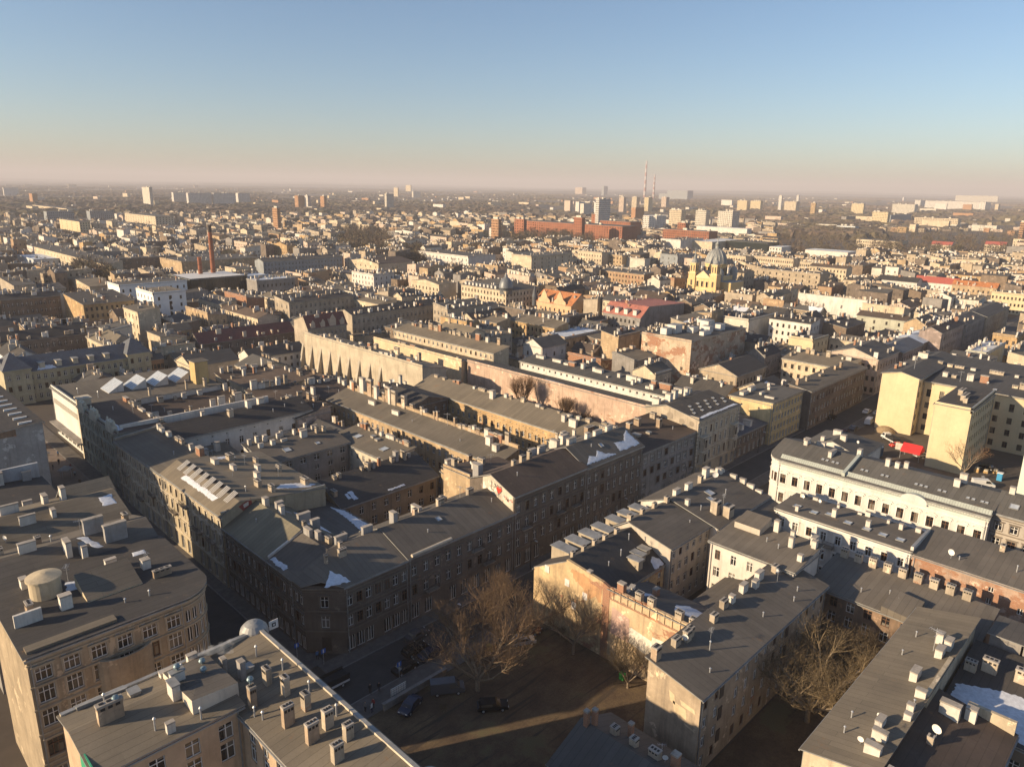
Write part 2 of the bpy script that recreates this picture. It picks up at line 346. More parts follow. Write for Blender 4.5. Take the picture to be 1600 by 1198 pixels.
# ------------------------------------------------------------------ buildings
def clip(poly, nx, ny, d):
    """keep the part of a 3-D polygon where nx*x + ny*y <= d"""
    out = []
    for i in range(len(poly)):
        a, b = poly[i], poly[(i + 1) % len(poly)]
        da = nx * a[0] + ny * a[1] - d; db = nx * b[0] + ny * b[1] - d
        if da <= 1e-6: out.append(a)
        if (da < -1e-6 and db > 1e-6) or (da > 1e-6 and db < -1e-6):
            t = da / (da - db); out.append(tuple(a[k] + (b[k] - a[k]) * t for k in range(3)))
    return out
class Wing:
    """one rectangular body of a building.  r = roof:
       ('flat', z)  ('mono', low_side, z_low, z_high)  ('gable', axis, fraction, z_ridge, end0, end1)"""
    def __init__(s, q, h, r, wall, roof, fac=None, trim=None, par='', corner=None, ov=.38, cornice=True, z0=0.0, band=None, frame='w', h2=None, lim=None):
        s.x0, s.y0, s.x1, s.y1 = q; s.h = h; s.r = r; s.wall = wall; s.roof = roof; s.fac = fac or {}; s.trim = trim; s.par = par
        s.corner = corner; s.ov = ov; s.cornice = cornice; s.z0 = z0; s.band = band; s.frame = frame; s.h2 = h if h2 is None else h2
        s.cuts = []; s.lim = lim or {}
        if corner:
            side, rad, k = corner
            cx = s.x0 + rad if 'W' in side else s.x1 - rad; cyy = s.y0 + rad if 'S' in side else s.y1 - rad
            sx = -1 if 'W' in side else 1; sy = -1 if 'S' in side else 1
            for j in range(k):
                an = (j + .5) / k * math.pi / 2 if k > 1 else math.pi / 4
                nx, ny = sx * math.sin(an), sy * math.cos(an)
                s.cuts.append((nx, ny, nx * cx + ny * cyy + rad * (1.0 if k > 1 else .62)))
    def z(s, x, y):
        r = s.r
        if r[0] == 'flat': return r[1]
        if r[0] == 'mono':
            t = {'W': (x - s.x0) / (s.x1 - s.x0), 'E': (s.x1 - x) / (s.x1 - s.x0), 'S': (y - s.y0) / (s.y1 - s.y0), 'N': (s.y1 - y) / (s.y1 - s.y0)}[r[1]]
            return r[2] + (r[3] - r[2]) * t
        ax, fr, zr = r[1], r[2], r[3]; e0, e1 = (r[4], r[5]) if len(r) > 4 else (0, 0)
        if ax == 'x': a, a0, a1, b, b0, b1 = y, s.y0, s.y1, x, s.x0, s.x1
        else: a, a0, a1, b, b0, b1 = x, s.x0, s.x1, y, s.y0, s.y1
        ar = a0 + fr * (a1 - a0)
        z = s.h + (zr - s.h) * (a - a0) / (ar - a0) if a < ar else s.h2 + (zr - s.h2) * (a1 - a) / (a1 - ar)
        if e0 > 0: z = min(z, s.h + (zr - s.h) * (b - b0) / e0)
        if e1 > 0: z = min(z, s.h + (zr - s.h) * (b1 - b) / e1)
        return z
    def grad(s, x, y):
        e = .2; return ((s.z(x + e, y) - s.z(x - e, y)) / (2 * e), (s.z(x, y + e) - s.z(x, y - e)) / (2 * e))
    def outline(s):
        p = [(s.x0, s.y0, 0), (s.x1, s.y0, 0), (s.x1, s.y1, 0), (s.x0, s.y1, 0)]
        for c in s.cuts: p = clip(p, *c)
        return [(a[0], a[1]) for a in p]
    def roof_faces(s):
        o = s.ov; x0, y0, x1, y1 = s.x0 - o, s.y0 - o, s.x1 + o, s.y1 + o; F = []
        if s.r[0] in ('flat', 'mono'):
            zz = s.r[1] if s.r[0] == 'flat' else None
            F = [[(x, y, s.z(x, y)) for x, y in ((x0, y0), (x1, y0), (x1, y1), (x0, y1))]]
        else:
            ax, fr, zr = s.r[1], s.r[2], s.r[3]; e0, e1 = (s.r[4], s.r[5]) if len(s.r) > 4 else (0, 0)
            k = lambda p: p if ax == 'x' else (p[1], p[0], p[2])
            (a0, a1, b0, b1) = (y0, y1, x0, x1) if ax == 'x' else (x0, x1, y0, y1)
            A0, A1 = (s.y0, s.y1) if ax == 'x' else (s.x0, s.x1); B0, B1 = (s.x0, s.x1) if ax == 'x' else (s.y0, s.y1)
            ar = A0 + fr * (A1 - A0); zl = s.h - (zr - s.h) * o / (ar - A0); zh = s.h2 - (zr - s.h2) * o / (A1 - ar)
            r0 = (B0 + e0 if e0 > 0 else b0, ar, zr); r1 = (B1 - e1 if e1 > 0 else b1, ar, zr)
            c = [(b0, a0, zl), (b1, a0, zl), (b1, a1, zh), (b0, a1, zh)]
            F = [[c[0], c[1], r1, r0], [c[2], c[3], r0, r1]]
            if e0 > 0: F.append([c[3], c[0], r0])
            if e1 > 0: F.append([c[1], c[2], r1])
            F = [[k(p) for p in f] for f in F]
            if ax == 'y': F = [f[::-1] for f in F]
        for nx, ny, d in s.cuts: F = [g for g in (clip(f, nx, ny, d + o) for f in F) if len(g) > 2]
        return F
SIDE_N = {'S': (0, -1), 'E': (1, 0), 'N': (0, 1), 'W': (-1, 0)}
def add_wing(root, w, lod, wname='wall', rname='roof'):
    wall = MB(); mould = MB(); wins = MB(); ol = w.outline(); n = len(ol)
    for i in range(n):
        p, q = ol[i], ol[(i + 1) % n]; L = math.hypot(q[0] - p[0], q[1] - p[1])
        if L < .05: continue
        u = ((q[0] - p[0]) / L, (q[1] - p[1]) / L); inn = (-u[1], u[0]); side = 'C'
        for k, v in SIDE_N.items():
            if abs(-inn[0] - v[0]) < .02 and abs(-inn[1] - v[1]) < .02: side = k
        if side in w.lim:
            a0 = w.lim[side]; p = (p[0] + u[0] * a0, p[1] + u[1] * a0); L -= a0
        ins = 1e-3
        zp, zq = w.z(p[0] + (q[0] - p[0]) * ins, p[1] + (q[1] - p[1]) * ins), w.z(q[0], q[1])
        # top profile of this wall (ridge point for gables)
        top = [(0, zp), (L, zq)]
        if w.r[0] == 'gable':
            ax, fr = w.r[1], w.r[2]; e = (w.r[4], w.r[5]) if len(w.r) > 4 else (0, 0)
            if ax == 'x' and ((side == 'W' and e[0] <= 0) or (side == 'E' and e[1] <= 0)):
                yr = w.y0 + fr * (w.y1 - w.y0); t = abs(yr - p[1]); top = [(0, zp), (t, w.r[3]), (L, zq)]
            if ax == 'y' and ((side == 'S' and e[0] <= 0) or (side == 'N' and e[1] <= 0)):
                xr = w.x0 + fr * (w.x1 - w.x0); t = abs(xr - p[0]); top = [(0, zp), (t, w.r[3]), (L, zq)]
        zr = min(t[1] for t in top)
        P = lambda a, z, d=0.0: (p[0] + u[0] * a + inn[0] * d, p[1] + u[1] * a + inn[1] * d, z)
        rows = sorted([r for r in w.fac.get(side, []) if r[0] + r[1] < zr - .1], key=lambda r: r[0])
        z = w.z0
        for row in rows:
            zs, hh, cn, ww, st = row[:5]; skip = row[5] if len(row) > 5 else ()
            tr = w.trim if st not in 'gdv' else None
            if zs < z: continue
            if zs > z: wall.poly([P(0, z), P(L, z), P(L, zs), P(0, zs)], w.wall)
            m = L / cn; ww = min(ww, m * .85); a = 0.0
            for c in range(cn):
                if c in skip: continue
                cc = (c + .5) * m
                wall.poly([P(a, zs), P(cc - ww / 2, zs), P(cc - ww / 2, zs + hh), P(a, zs + hh)], w.wall)
                l, r_, b_, t_ = cc - ww / 2, cc + ww / 2, zs, zs + hh; dd = .3
                wall.poly([P(l, b_), P(r_, b_), P(r_, b_, dd), P(l, b_, dd)], w.wall); wall.poly([P(l, t_, dd), P(r_, t_, dd), P(r_, t_), P(l, t_)], w.wall)
                wall.poly([P(l, b_), P(l, b_, dd), P(l, t_, dd), P(l, t_)], w.wall); wall.poly([P(r_, b_, dd), P(r_, b_), P(r_, t_), P(r_, t_, dd)], w.wall)
                fr = w.frame if st != 'd' else 'd'
                if lod < 2 and st in 'ct' and random.random() < .2: fr = 'b' if fr == 'w' else fr
                if lod < 2:
                    me, mf = window_mesh(ww, hh, st, tr, fr)
                    nm = 'door' if st == 'd' else ('shop_window' if st == 'g' else 'window')
                    wo_ = put(nm, me, root, P(cc, zs), math.atan2(u[1], u[0]))
                    if lod == 0 and st != 'd':
                        fo = D.objects.new('frame', mf); COL.objects.link(fo); fo.parent = wo_
                    elif st != 'd':
                        key = ('join', me.name)
                        if key not in CACHE:
                            jm = D.meshes.new('window'); na = len(me.vertices)
                            jm.from_pydata([tuple(v.co) for v in me.vertices] + [tuple(v.co) for v in mf.vertices], [],
                                           [tuple(f.vertices) for f in me.polygons] + [tuple(k + na for k in f.vertices) for f in mf.polygons])
                            for mt in list(me.materials) + list(mf.materials): jm.materials.append(mt)
                            nm_ = len(me.materials)
                            for k_, f in enumerate(jm.polygons):
                                f.material_index = me.polygons[k_].material_index if k_ < len(me.polygons) else nm_
                            CACHE[key] = jm
                        wo_.data = CACHE[key]
                else: window_join(wins, p, u, inn, cc, zs, ww, hh, st, fr, tr)
                a = r_
            wall.poly([P(a, zs), P(L, zs), P(L, zs + hh), P(a, zs + hh)], w.wall); z = zs + hh
        wall.poly([P(0, z), P(L, z)] + [P(t, zz) for t, zz in reversed(top)], w.wall)
        # mouldings
        if rows and w.cornice and w.trim is not None:
            mould.obox(p, u, inn, -.25, L + .25, -.28, 0, zr - .62, zr - .30, w.trim); mould.obox(p, u, inn, -.1, L + .1, -.12, 0, zr - 1.15, zr - 1.0, w.trim)
            if w.band:
                for zb in w.band: mould.obox(p, u, inn, -.08, L + .08, -.13, 0, zb, zb + .22, w.trim)
        if rows and lod < 2 and L > 8:      # gutter and downpipes
            mould.obox(p, u, inn, -.3, L + .3, -w.ov - .14, -w.ov + .02, zr - .28, zr - .12, M_ZINC())
            for a in (.35, L - .35): mould.obox(p, u, inn, a - .06, a + .06, -.16, -.03, .2, zr - .2, M_ZINC())
    wall.build(wname, root)
    if mould.f: mould.build('cornice', root)
    if wins.f: o = wins.build('windows', root); o['kind'] = 'stuff'
    rf = MB(); th = .16; edge = M_ZINC()
    for f in w.roof_faces():
        if len(f) < 3: continue
        k = len(rf.v); i = rf.mi(w.roof); e = rf.mi(edge)
        # make every face wind upwards
        a, b, c = (Vector(f[j]) for j in (0, 1, 2))
        if (b - a).cross(c - a).z < 0: f = f[::-1]
        m_ = len(f); rf.v.extend([(x, y, zz + .17) for x, y, zz in f]); rf.v.extend([(x, y, zz + .17 - th) for x, y, zz in f])
        rf.f.append(tuple(range(k, k + m_))); rf.m.append(i); rf.f.append(tuple(k + m_ + j for j in reversed(range(m_)))); rf.m.append(e)
        for j in range(m_): l = (j + 1) % m_; rf.f.append((k + j, k + m_ + j, k + m_ + l, k + l)); rf.m.append(e)
    ro = rf.build(rname, root)
    if w.par:
        pm = MB(); t = .38; o = .05
        for sd in w.par:
            x0, y0, x1, y1 = w.x0 - o, w.y0 - o, w.x1 + o, w.y1 + o
            b = {'W': (x0, y0, x0 + t, y1), 'E': (x1 - t, y0, x1, y1), 'S': (x0, y0, x1, y0 + t), 'N': (x0, y1 - t, x1, y1)}[sd]
            base = [(b[0], b[1]), (b[2], b[1]), (b[2], b[3]), (b[0], b[3])]
            zs = [w.z(min(max(x, w.x0), w.x1), min(max(y, w.y0), w.y1)) + .75 for x, y in base]
            pm.prism(base, min(zs) - 1.6, zs, w.wall, M_ZINC())
        pm.build('parapet', root)
    return ro
def building(name, label, cat, wings, lod=0, group=None):
    x = sum((w.x0 + w.x1) / 2 for w in wings[:1]); y = wings[0].y0
    root = thing(name, label, cat, (x, y, 0), group)
    for w in wings: add_wing(root, w, lod)
    return root
def zroof(wings, x, y):
    zs = [w.z(x, y) for w in wings if w.x0 - .5 <= x <= w.x1 + .5 and w.y0 - .5 <= y <= w.y1 + .5]
    return (max(zs) if zs else wings[0].h) + .17
def chim(root, wings, lst, kind='c'):
    """(x, y, length along x, length along y, height[, kind])"""
    for c in lst:
        x, y, lx, ly, hh = c[:5]; k = c[5] if len(c) > 5 else kind; z = zroof(wings, x, y) - .35
        if lx >= ly: put('chimney', chimney_mesh(k), root, (x, y, z), 0, (lx, ly, hh + .35))
        else: put('chimney', chimney_mesh(k), root, (x, y, z), math.pi / 2, (ly, lx, hh + .35))
def chimrow(root, wings, x0, y0, x1, y1, n, lx, ly, hh, kind='c', jit=.3, rnd=None):
    rnd = rnd or random
    lst = []
    for k in range(n):
        if rnd.random() < .1: continue
        t = (k + .5) / n + rnd.uniform(-.45, .45) / n; f = rnd.choice([.55, .8, 1.0, 1.2, 1.7]) * rnd.uniform(.9, 1.1); ax, ay = rnd.uniform(-.25, .25), rnd.uniform(-.25, .25)
        lst.append((x0 + (x1 - x0) * t + ax, y0 + (y1 - y0) * t + ay, lx * (f if lx >= ly else rnd.uniform(.7, 1.1)), ly * (f if ly > lx else rnd.uniform(.7, 1.1)), hh * rnd.choice([.55, .8, 1.0, 1.15, 1.5]) * rnd.uniform(.9, 1.1), rnd.choice(kind) if rnd.random() < .88 else 'b'))
    chim(root, wings, lst)
def bits(root, wings, lst):
    """(part, x, y[, size]) small roof fittings"""
    for b in lst:
        k, x, y = b[:3]; s = b[3] if len(b) > 3 else 1.0; z = zroof(wings, x, y)
        if k == 'p': put('vent_pipe', pipe_mesh(), root, (x, y, z - .05), 0, (1, 1, s))
        elif k == 'a': put('antenna', antenna_mesh(), root, (x, y, z - .05), random.uniform(0, 3), (s, s, s))
        elif k == 'd': put('satellite_dish', dish_mesh(), root, (x, y, z - .05), random.uniform(-.4, .6), (s * .75, s * .75, s * .75))
        elif k == 's':
            w = [w for w in wings if w.x0 <= x <= w.x1 and w.y0 <= y <= w.y1]
            gx, gy = w[0].grad(x, y) if w else (0, 0)
            put('skylight', skylight_mesh(), root, (x, y, z + .0), 0, (1.1 * s, 1.1 * s, 1), (math.atan(gy), -math.atan(gx), 0))
        elif k == 'h':
            mb = CACHE.setdefault('hatchmb', None)
            if mb is None:
                t = MB(); t.box(-.5, -.6, 0, .5, .6, .55, plaster((0.4, 0.36, 0.3), 0, .5)); t.box(-.56, -.66, .55, .56, .66, .63, M_ZINC()); mb = CACHE['hatchmb'] = t.mesh('roof_hatch')
            put('roof_hatch', mb, root, (x, y, z - .1), 0, (s, s, 1))
def dormer(root, x0, y0, x1, y1, zb, zt, wall, face='S', win=True):
    mb = MB(); mb.box(x0, y0, zb, x1, y1, zt, wall); mb.box(x0 - .22, y0 - .22, zt, x1 + .22, y1 + .22, zt + .14, M_ZINC())
    o = mb.build('dormer', root)
    if win:
        me, mf = window_mesh(.9, 1.15, 'v', None, 'w'); b = parent_world(root)
        loc, rz = {'S': (((x0 + x1) / 2, y0 - .20), 0), 'N': (((x0 + x1) / 2, y1 + .20), math.pi), 'W': ((x0 - .20, (y0 + y1) / 2), -math.pi / 2)}[face]
        w = D.objects.new('window', me); COL.objects.link(w); w.parent = o; w.location = (loc[0] - b[0], loc[1] - b[1], zt - 1.45); w.rotation_euler = (0, 0, rz)
        f = MB()
    return o
def snow(pts, wings, label, seed=0, zoff=.03):
    """thin uneven sheet of old snow following a roof slope; pts is an outline in metres"""
    rnd = random.Random(seed); P = []
    for i in range(len(pts)):
        a, b = pts[i], pts[(i + 1) % len(pts)]; L = math.hypot(b[0] - a[0], b[1] - a[1]); k = max(1, int(L / .35))
        for j in range(k):
            t = j / k; w = min(.16, L * .06) * rnd.uniform(-1, 1)
            P.append((a[0] + (b[0] - a[0]) * t + (b[1] - a[1]) / max(L, .01) * w, a[1] + (b[1] - a[1]) * t - (b[0] - a[0]) / max(L, .01) * w))
    cx = sum(p[0] for p in P) / len(P); cy_ = sum(p[1] for p in P) / len(P)
    mb = MB(); s = M_SNOW(); zf = lambda x, y: zroof(wings, x, y) if wings else 0.0
    for ring in range(3):
        t0, t1 = (1.0, .8, .4)[ring], (.8, .4, 0)[ring]; d0, d1 = (.0, .045, .06)[ring], (.045, .06, .07)[ring]
        for i in range(len(P)):
            a, b = P[i], P[(i + 1) % len(P)]
            f = lambda p, t, d: (cx + (p[0] - cx) * t, cy_ + (p[1] - cy_) * t, zf(cx + (p[0] - cx) * t, cy_ + (p[1] - cy_) * t) + zoff + d - .03)
            if t1 > 0: mb.poly([f(a, t0, d0), f(b, t0, d0), f(b, t1, d1), f(a, t1, d1)], s)
            else: mb.poly([f(a, t0, d0), f(b, t0, d0), f((cx, cy_), 0, d1)], s)
    o = mb.build('snow_patch', None, (cx, cy_, 0)); o.location = (cx, cy_, 0)
    me = o.data; me.validate()
    return tag(o, label, 'snow')
# ------------------------------------------------------------------ palette
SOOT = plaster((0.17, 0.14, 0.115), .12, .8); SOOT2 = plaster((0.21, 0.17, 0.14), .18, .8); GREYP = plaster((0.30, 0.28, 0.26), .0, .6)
CREAM = plaster((0.56, 0.47, 0.34), .10, .6); TAN = plaster((0.50, 0.37, 0.23), .22, .7); OCHRE = plaster((0.52, 0.36, 0.19), .35, .7)
BEIGE = plaster((0.46, 0.39, 0.30), .0, .6); WHITEP = plaster((0.66, 0.62, 0.56), .0, .35); WHITE2 = plaster((0.62, 0.60, 0.56), .0, .25)
YELL = plaster((0.60, 0.49, 0.31), .0, .15); PINKB = plaster((0.52, 0.37, 0.28), .62, .7); PINK = plaster((0.58, 0.42, 0.32), .3, .6)
RUST = plaster((0.50, 0.38, 0.25), .48, .75); PATINA = plaster((0.36, 0.37, 0.31), .0, .6); BROWNW = plaster((0.26, 0.18, 0.125), .2, .8)
BRICK = plaster((0.36, 0.19, 0.11), 1.0, .6); STONE = plaster((0.40, 0.34, 0.27), .0, .5); TSOOT = plaster((0.20, 0.17, 0.14), .0, .5)
TCREAM = plaster((0.58, 0.51, 0.40), .0, .4); TWHITE = plaster((0.74, 0.71, 0.66), 0, .2); GOLDW = plaster((0.52, 0.38, 0.18), 0, .35)
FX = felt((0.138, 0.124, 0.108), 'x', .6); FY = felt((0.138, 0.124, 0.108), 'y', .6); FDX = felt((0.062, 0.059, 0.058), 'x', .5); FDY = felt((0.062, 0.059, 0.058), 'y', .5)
FTX = felt((0.185, 0.160, 0.124), 'x', .5); FTY = felt((0.185, 0.160, 0.124), 'y', .5); FBX = felt((0.105, 0.078, 0.062), 'x', .8); FBY = felt((0.105, 0.078, 0.062), 'y', .8)
FGR = felt((0.22, 0.20, 0.145), 'x', .4); FGX = felt((0.098, 0.096, 0.093), 'x', .4); FGY = felt((0.098, 0.096, 0.093), 'y', .4)
MANS = simple('pale_green_sheet_metal', (0.40, 0.43, 0.38), .5, .1, .15, .6); BLUESL = tiles('blue_grey_slate', (0.10, 0.115, 0.135)); REDT = tiles('dark_red_tiles', (0.19, 0.065, 0.05))
REDT2 = tiles('faded_red_tiles', (0.42, 0.15, 0.11)); ORT = tiles('orange_tiles', (0.52, 0.20, 0.07)); GREENM = simple('green_copper', (0.30, 0.42, 0.36), .6, 0, .2)

FL3 = lambda n, w=1.05: [(.5, 2.5, n, 1.5, 'g'), (5.0, 1.95, n, w, 'c'), (8.7, 1.85, n, w, 'c')]

# ------------------------------------------------------------------ ground
def ground():
    mt, t, n, b = newmat('city_ground'); v = coords(t)
    c = mix(t, ramp(t, noise(t, v, .035, 5), .38, .66), (0.062, 0.048, 0.038), (0.095, 0.078, 0.060))
    c = mix(t, ramp(t, noise(t, v, .4, 5, .7), .4, .7), c, mix(t, .5, c, (0.045, 0.036, 0.028)))
    t.links.new(c, b.inputs['Base Color']); b.inputs['Roughness'].default_value = .95
    mb = MB(); R = 26000
    mb.poly([(-3000, -3000, 0), (R, -3000, 0), (R, R, 0), (-3000, R, 0)], mt)
    structure(mb.build('ground'))
    asp, t, n, b = newmat('asphalt'); v = coords(t)
    c = mix(t, ramp(t, noise(t, v, .25, 5, .7), .35, .7), (0.042, 0.040, 0.039), (0.068, 0.064, 0.060))
    c = mix(t, ramp(t, noise(t, v, 4, 3), .3, .7), mix(t, .2, c, (.02, .02, .02)), c); t.links.new(c, b.inputs['Base Color']); b.inputs['Roughness'].default_value = .9
    pav = simple('paving_slabs', (0.125, 0.112, 0.100), .9, 0, .3, .8); kerb = simple('kerb_stone', (0.20, 0.19, 0.18), .9, 0, .2, 2)
    mb = MB()
    mb.box(40.5, 81, -.5, 700, 89.5, .004, asp); mb.box(-20, 89, -.5, 40.5, 96.5, .006, asp)
    structure(mb.build('main_road'))
    mb = MB(); mb.box(41, 89.51, -.5, 49, 330, .005, asp); structure(mb.build('side_road'))
    for nm, bx in (('pavement', (51.0, 89.5, 700, 92.6)), ('pavement', (86.2, 77.4, 700, 81)), ('pavement', (49, 92.6, 52.4, 258)), ('pavement', (38, 97, 41, 258)), ('pavement', (40.5, 77.0, 86.2, 81))):
        mb = MB(); mb.box(bx[0], bx[1], -.4, bx[2], bx[3], .13, pav); structure(mb.build(nm))
    for (x0, y0, x1, y1) in ((49.2, 89.3, 700, 89.5), (40.5, 81, 700, 81.2), (48.8, 92.6, 49, 258), (41, 97, 41.2, 258)):
        mb = MB(); mb.box(x0, y0, -.3, x1, y1, .135, kerb); structure(mb.build('kerb'))
    pl = simple('square_paving', (0.19, 0.15, 0.125), .9, 0, .25, .3)
    mb = MB(); mb.box(38, 150, -.4, 49, 262, .03, pl); structure(mb.build('paved_square'))
    dirt, t, n, b = newmat('dry_winter_grass'); v = coords(t)
    c = mix(t, ramp(t, noise(t, v, .18, 5, .7), .38, .62), (0.085, 0.055, 0.034), (0.17, 0.12, 0.065)); c = mix(t, ramp(t, noise(t, v, 3.0, 4, .8), .35, .65), mix(t, .5, c, (0.03, 0.022, 0.016)), c)
    rv = coords(t, (.12, 1.6, 1), .55); c = mix(t, ramp(t, noise(t, rv, .55, 3, .6), .56, .64), c, (0.055, 0.040, 0.028)); c = mix(t, ramp(t, noise(t, v, .09, 4, .7), .58, .66), c, (0.115, 0.098, 0.050))
    t.links.new(c, b.inputs['Base Color']); b.inputs['Roughness'].default_value = 1
    bp = N(t, 'ShaderNodeBump'); bp.inputs['Distance'].default_value = .12; t.links.new(noise(t, v, 5, 4, .8), bp.inputs['Height']); t.links.new(bp.outputs[0], b.inputs['Normal'])
    mb = MB(); mb.box(44, 40, -.4, 85.9, 77.0, .012, dirt); structure(mb.build('waste_ground'))
    mb = MB(); mb.box(197, 36, -.4, 222, 77.3, .02, simple('yard_mud', (0.13, 0.10, 0.075), .95, 0, .4, .25)); structure(mb.build('building_yard'))
    mb = MB(); mb.box(76, 25.5, -.4, 115, 37.5, .015, dirt); structure(mb.build('garden_yard'))
ground()

# ------------------------------------------------------------------ main street, far side (left to right)
def corner_tenement():
    rA = ('gable', 'x', .55, 15.3, 6.5, 0); rB = ('gable', 'y', .5, 15.33, 0, 0)
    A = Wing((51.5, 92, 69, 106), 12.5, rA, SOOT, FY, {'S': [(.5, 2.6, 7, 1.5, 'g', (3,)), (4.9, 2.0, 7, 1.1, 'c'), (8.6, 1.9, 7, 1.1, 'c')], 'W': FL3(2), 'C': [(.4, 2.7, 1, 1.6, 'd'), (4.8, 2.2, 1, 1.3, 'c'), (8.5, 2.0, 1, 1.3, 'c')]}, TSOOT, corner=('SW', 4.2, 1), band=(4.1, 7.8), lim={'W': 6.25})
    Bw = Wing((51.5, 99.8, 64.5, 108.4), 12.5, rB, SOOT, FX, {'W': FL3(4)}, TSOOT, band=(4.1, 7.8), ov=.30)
    o = building('corner_tenement', 'soot-black three-storey corner tenement with snow on its roof at the crossing', 'tenement', [A, Bw], 0)
    ws = [A, Bw]
    chim(o, ws, [(58.4, 106.5, .7, 2.0, 1.5, 'g'), (59.2, 104.6, .7, 1.2, 1.7, 'g'), (60.2, 103.0, .7, 1.6, 1.4, 'c'), (61.6, 101.2, 2.2, .7, 1.5, 'g'), (60.1, 99.0, .6, .6, 1.2, 'c'), (56.2, 97.2, .5, .5, 1.6, 'c'), (59.4, 97.4, 1.4, .6, 1.4, 'c'), (66.6, 100.6, 2.0, .7, 1.5, 'g'), (64, 104, .7, 1.2, 1.3, 'c')])
    mb = MB()    # pale ridge flashing and verge board
    for a, b in (((51.9, 108.3), (58.0, 108.3)),): mb.prism([(51.6, 108.1), (58.2, 108.1), (58.2, 108.5), (51.6, 108.5)], 12.4, [13.2, 15.9, 15.9, 13.2], WHITEP)
    mb.build('parapet', o)
    snow([(53.2, 93.0), (57.6, 92.2), (57.3, 93.3), (55.9, 95.6), (54.6, 94.3)], ws, 'pointed snow patch on the soot-black corner roof above the crossing', 1)
    snow([(51.5, 103.0), (52.4, 102.6), (52.3, 107.6), (51.6, 107.9)], ws, 'snow strip along the eaves beside the pale roof flashing of the corner tenement', 2)
    return o
corner_tenement()
def front2():
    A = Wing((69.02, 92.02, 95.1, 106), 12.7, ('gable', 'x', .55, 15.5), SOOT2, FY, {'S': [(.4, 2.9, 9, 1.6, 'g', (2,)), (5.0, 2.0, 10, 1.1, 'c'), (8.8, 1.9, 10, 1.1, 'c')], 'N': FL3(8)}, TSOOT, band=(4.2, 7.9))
    o = building('street_tenement', 'long soot-brown three-storey tenement with striped chimney shadows on its roof', 'tenement', [A], 0)
    chim(o, [A], [(72.2, 100.4, .9, 1.4, 2.2, 'g'), (77, 100.2, .8, .8, 1.3), (82.5, 100.0, .7, .7, 1.5), (84.0, 101, 1.0, .8, 1.4), (90.6, 100.0, 1.4, .8, 1.3), (79.5, 103.0, .8, 2.4, 1.4, 'w'), (86.5, 103.4, .8, 1.6, 1.2, 'c'), (74.4, 102.8, .8, 1.2, 1.5)])
    for x, z in ((74, 5.0), (85, 8.8), (88, 5.0)): put('balcony', balcony_mesh(2.6), o, (x, 92.0, z - .1), 0)
    bits(o, [A], [('s', 80, 97), ('a', 88, 100), ('p', 93, 96.2, .8), ('p', 76, 95.2, .6)])
    mb = MB(); mb.cyl((69.6, 91.7, 13.0), (78.6, 91.7, 13.1), .32, .32, TCREAM, 8); mb.build('eaves_roll', o)
front2()
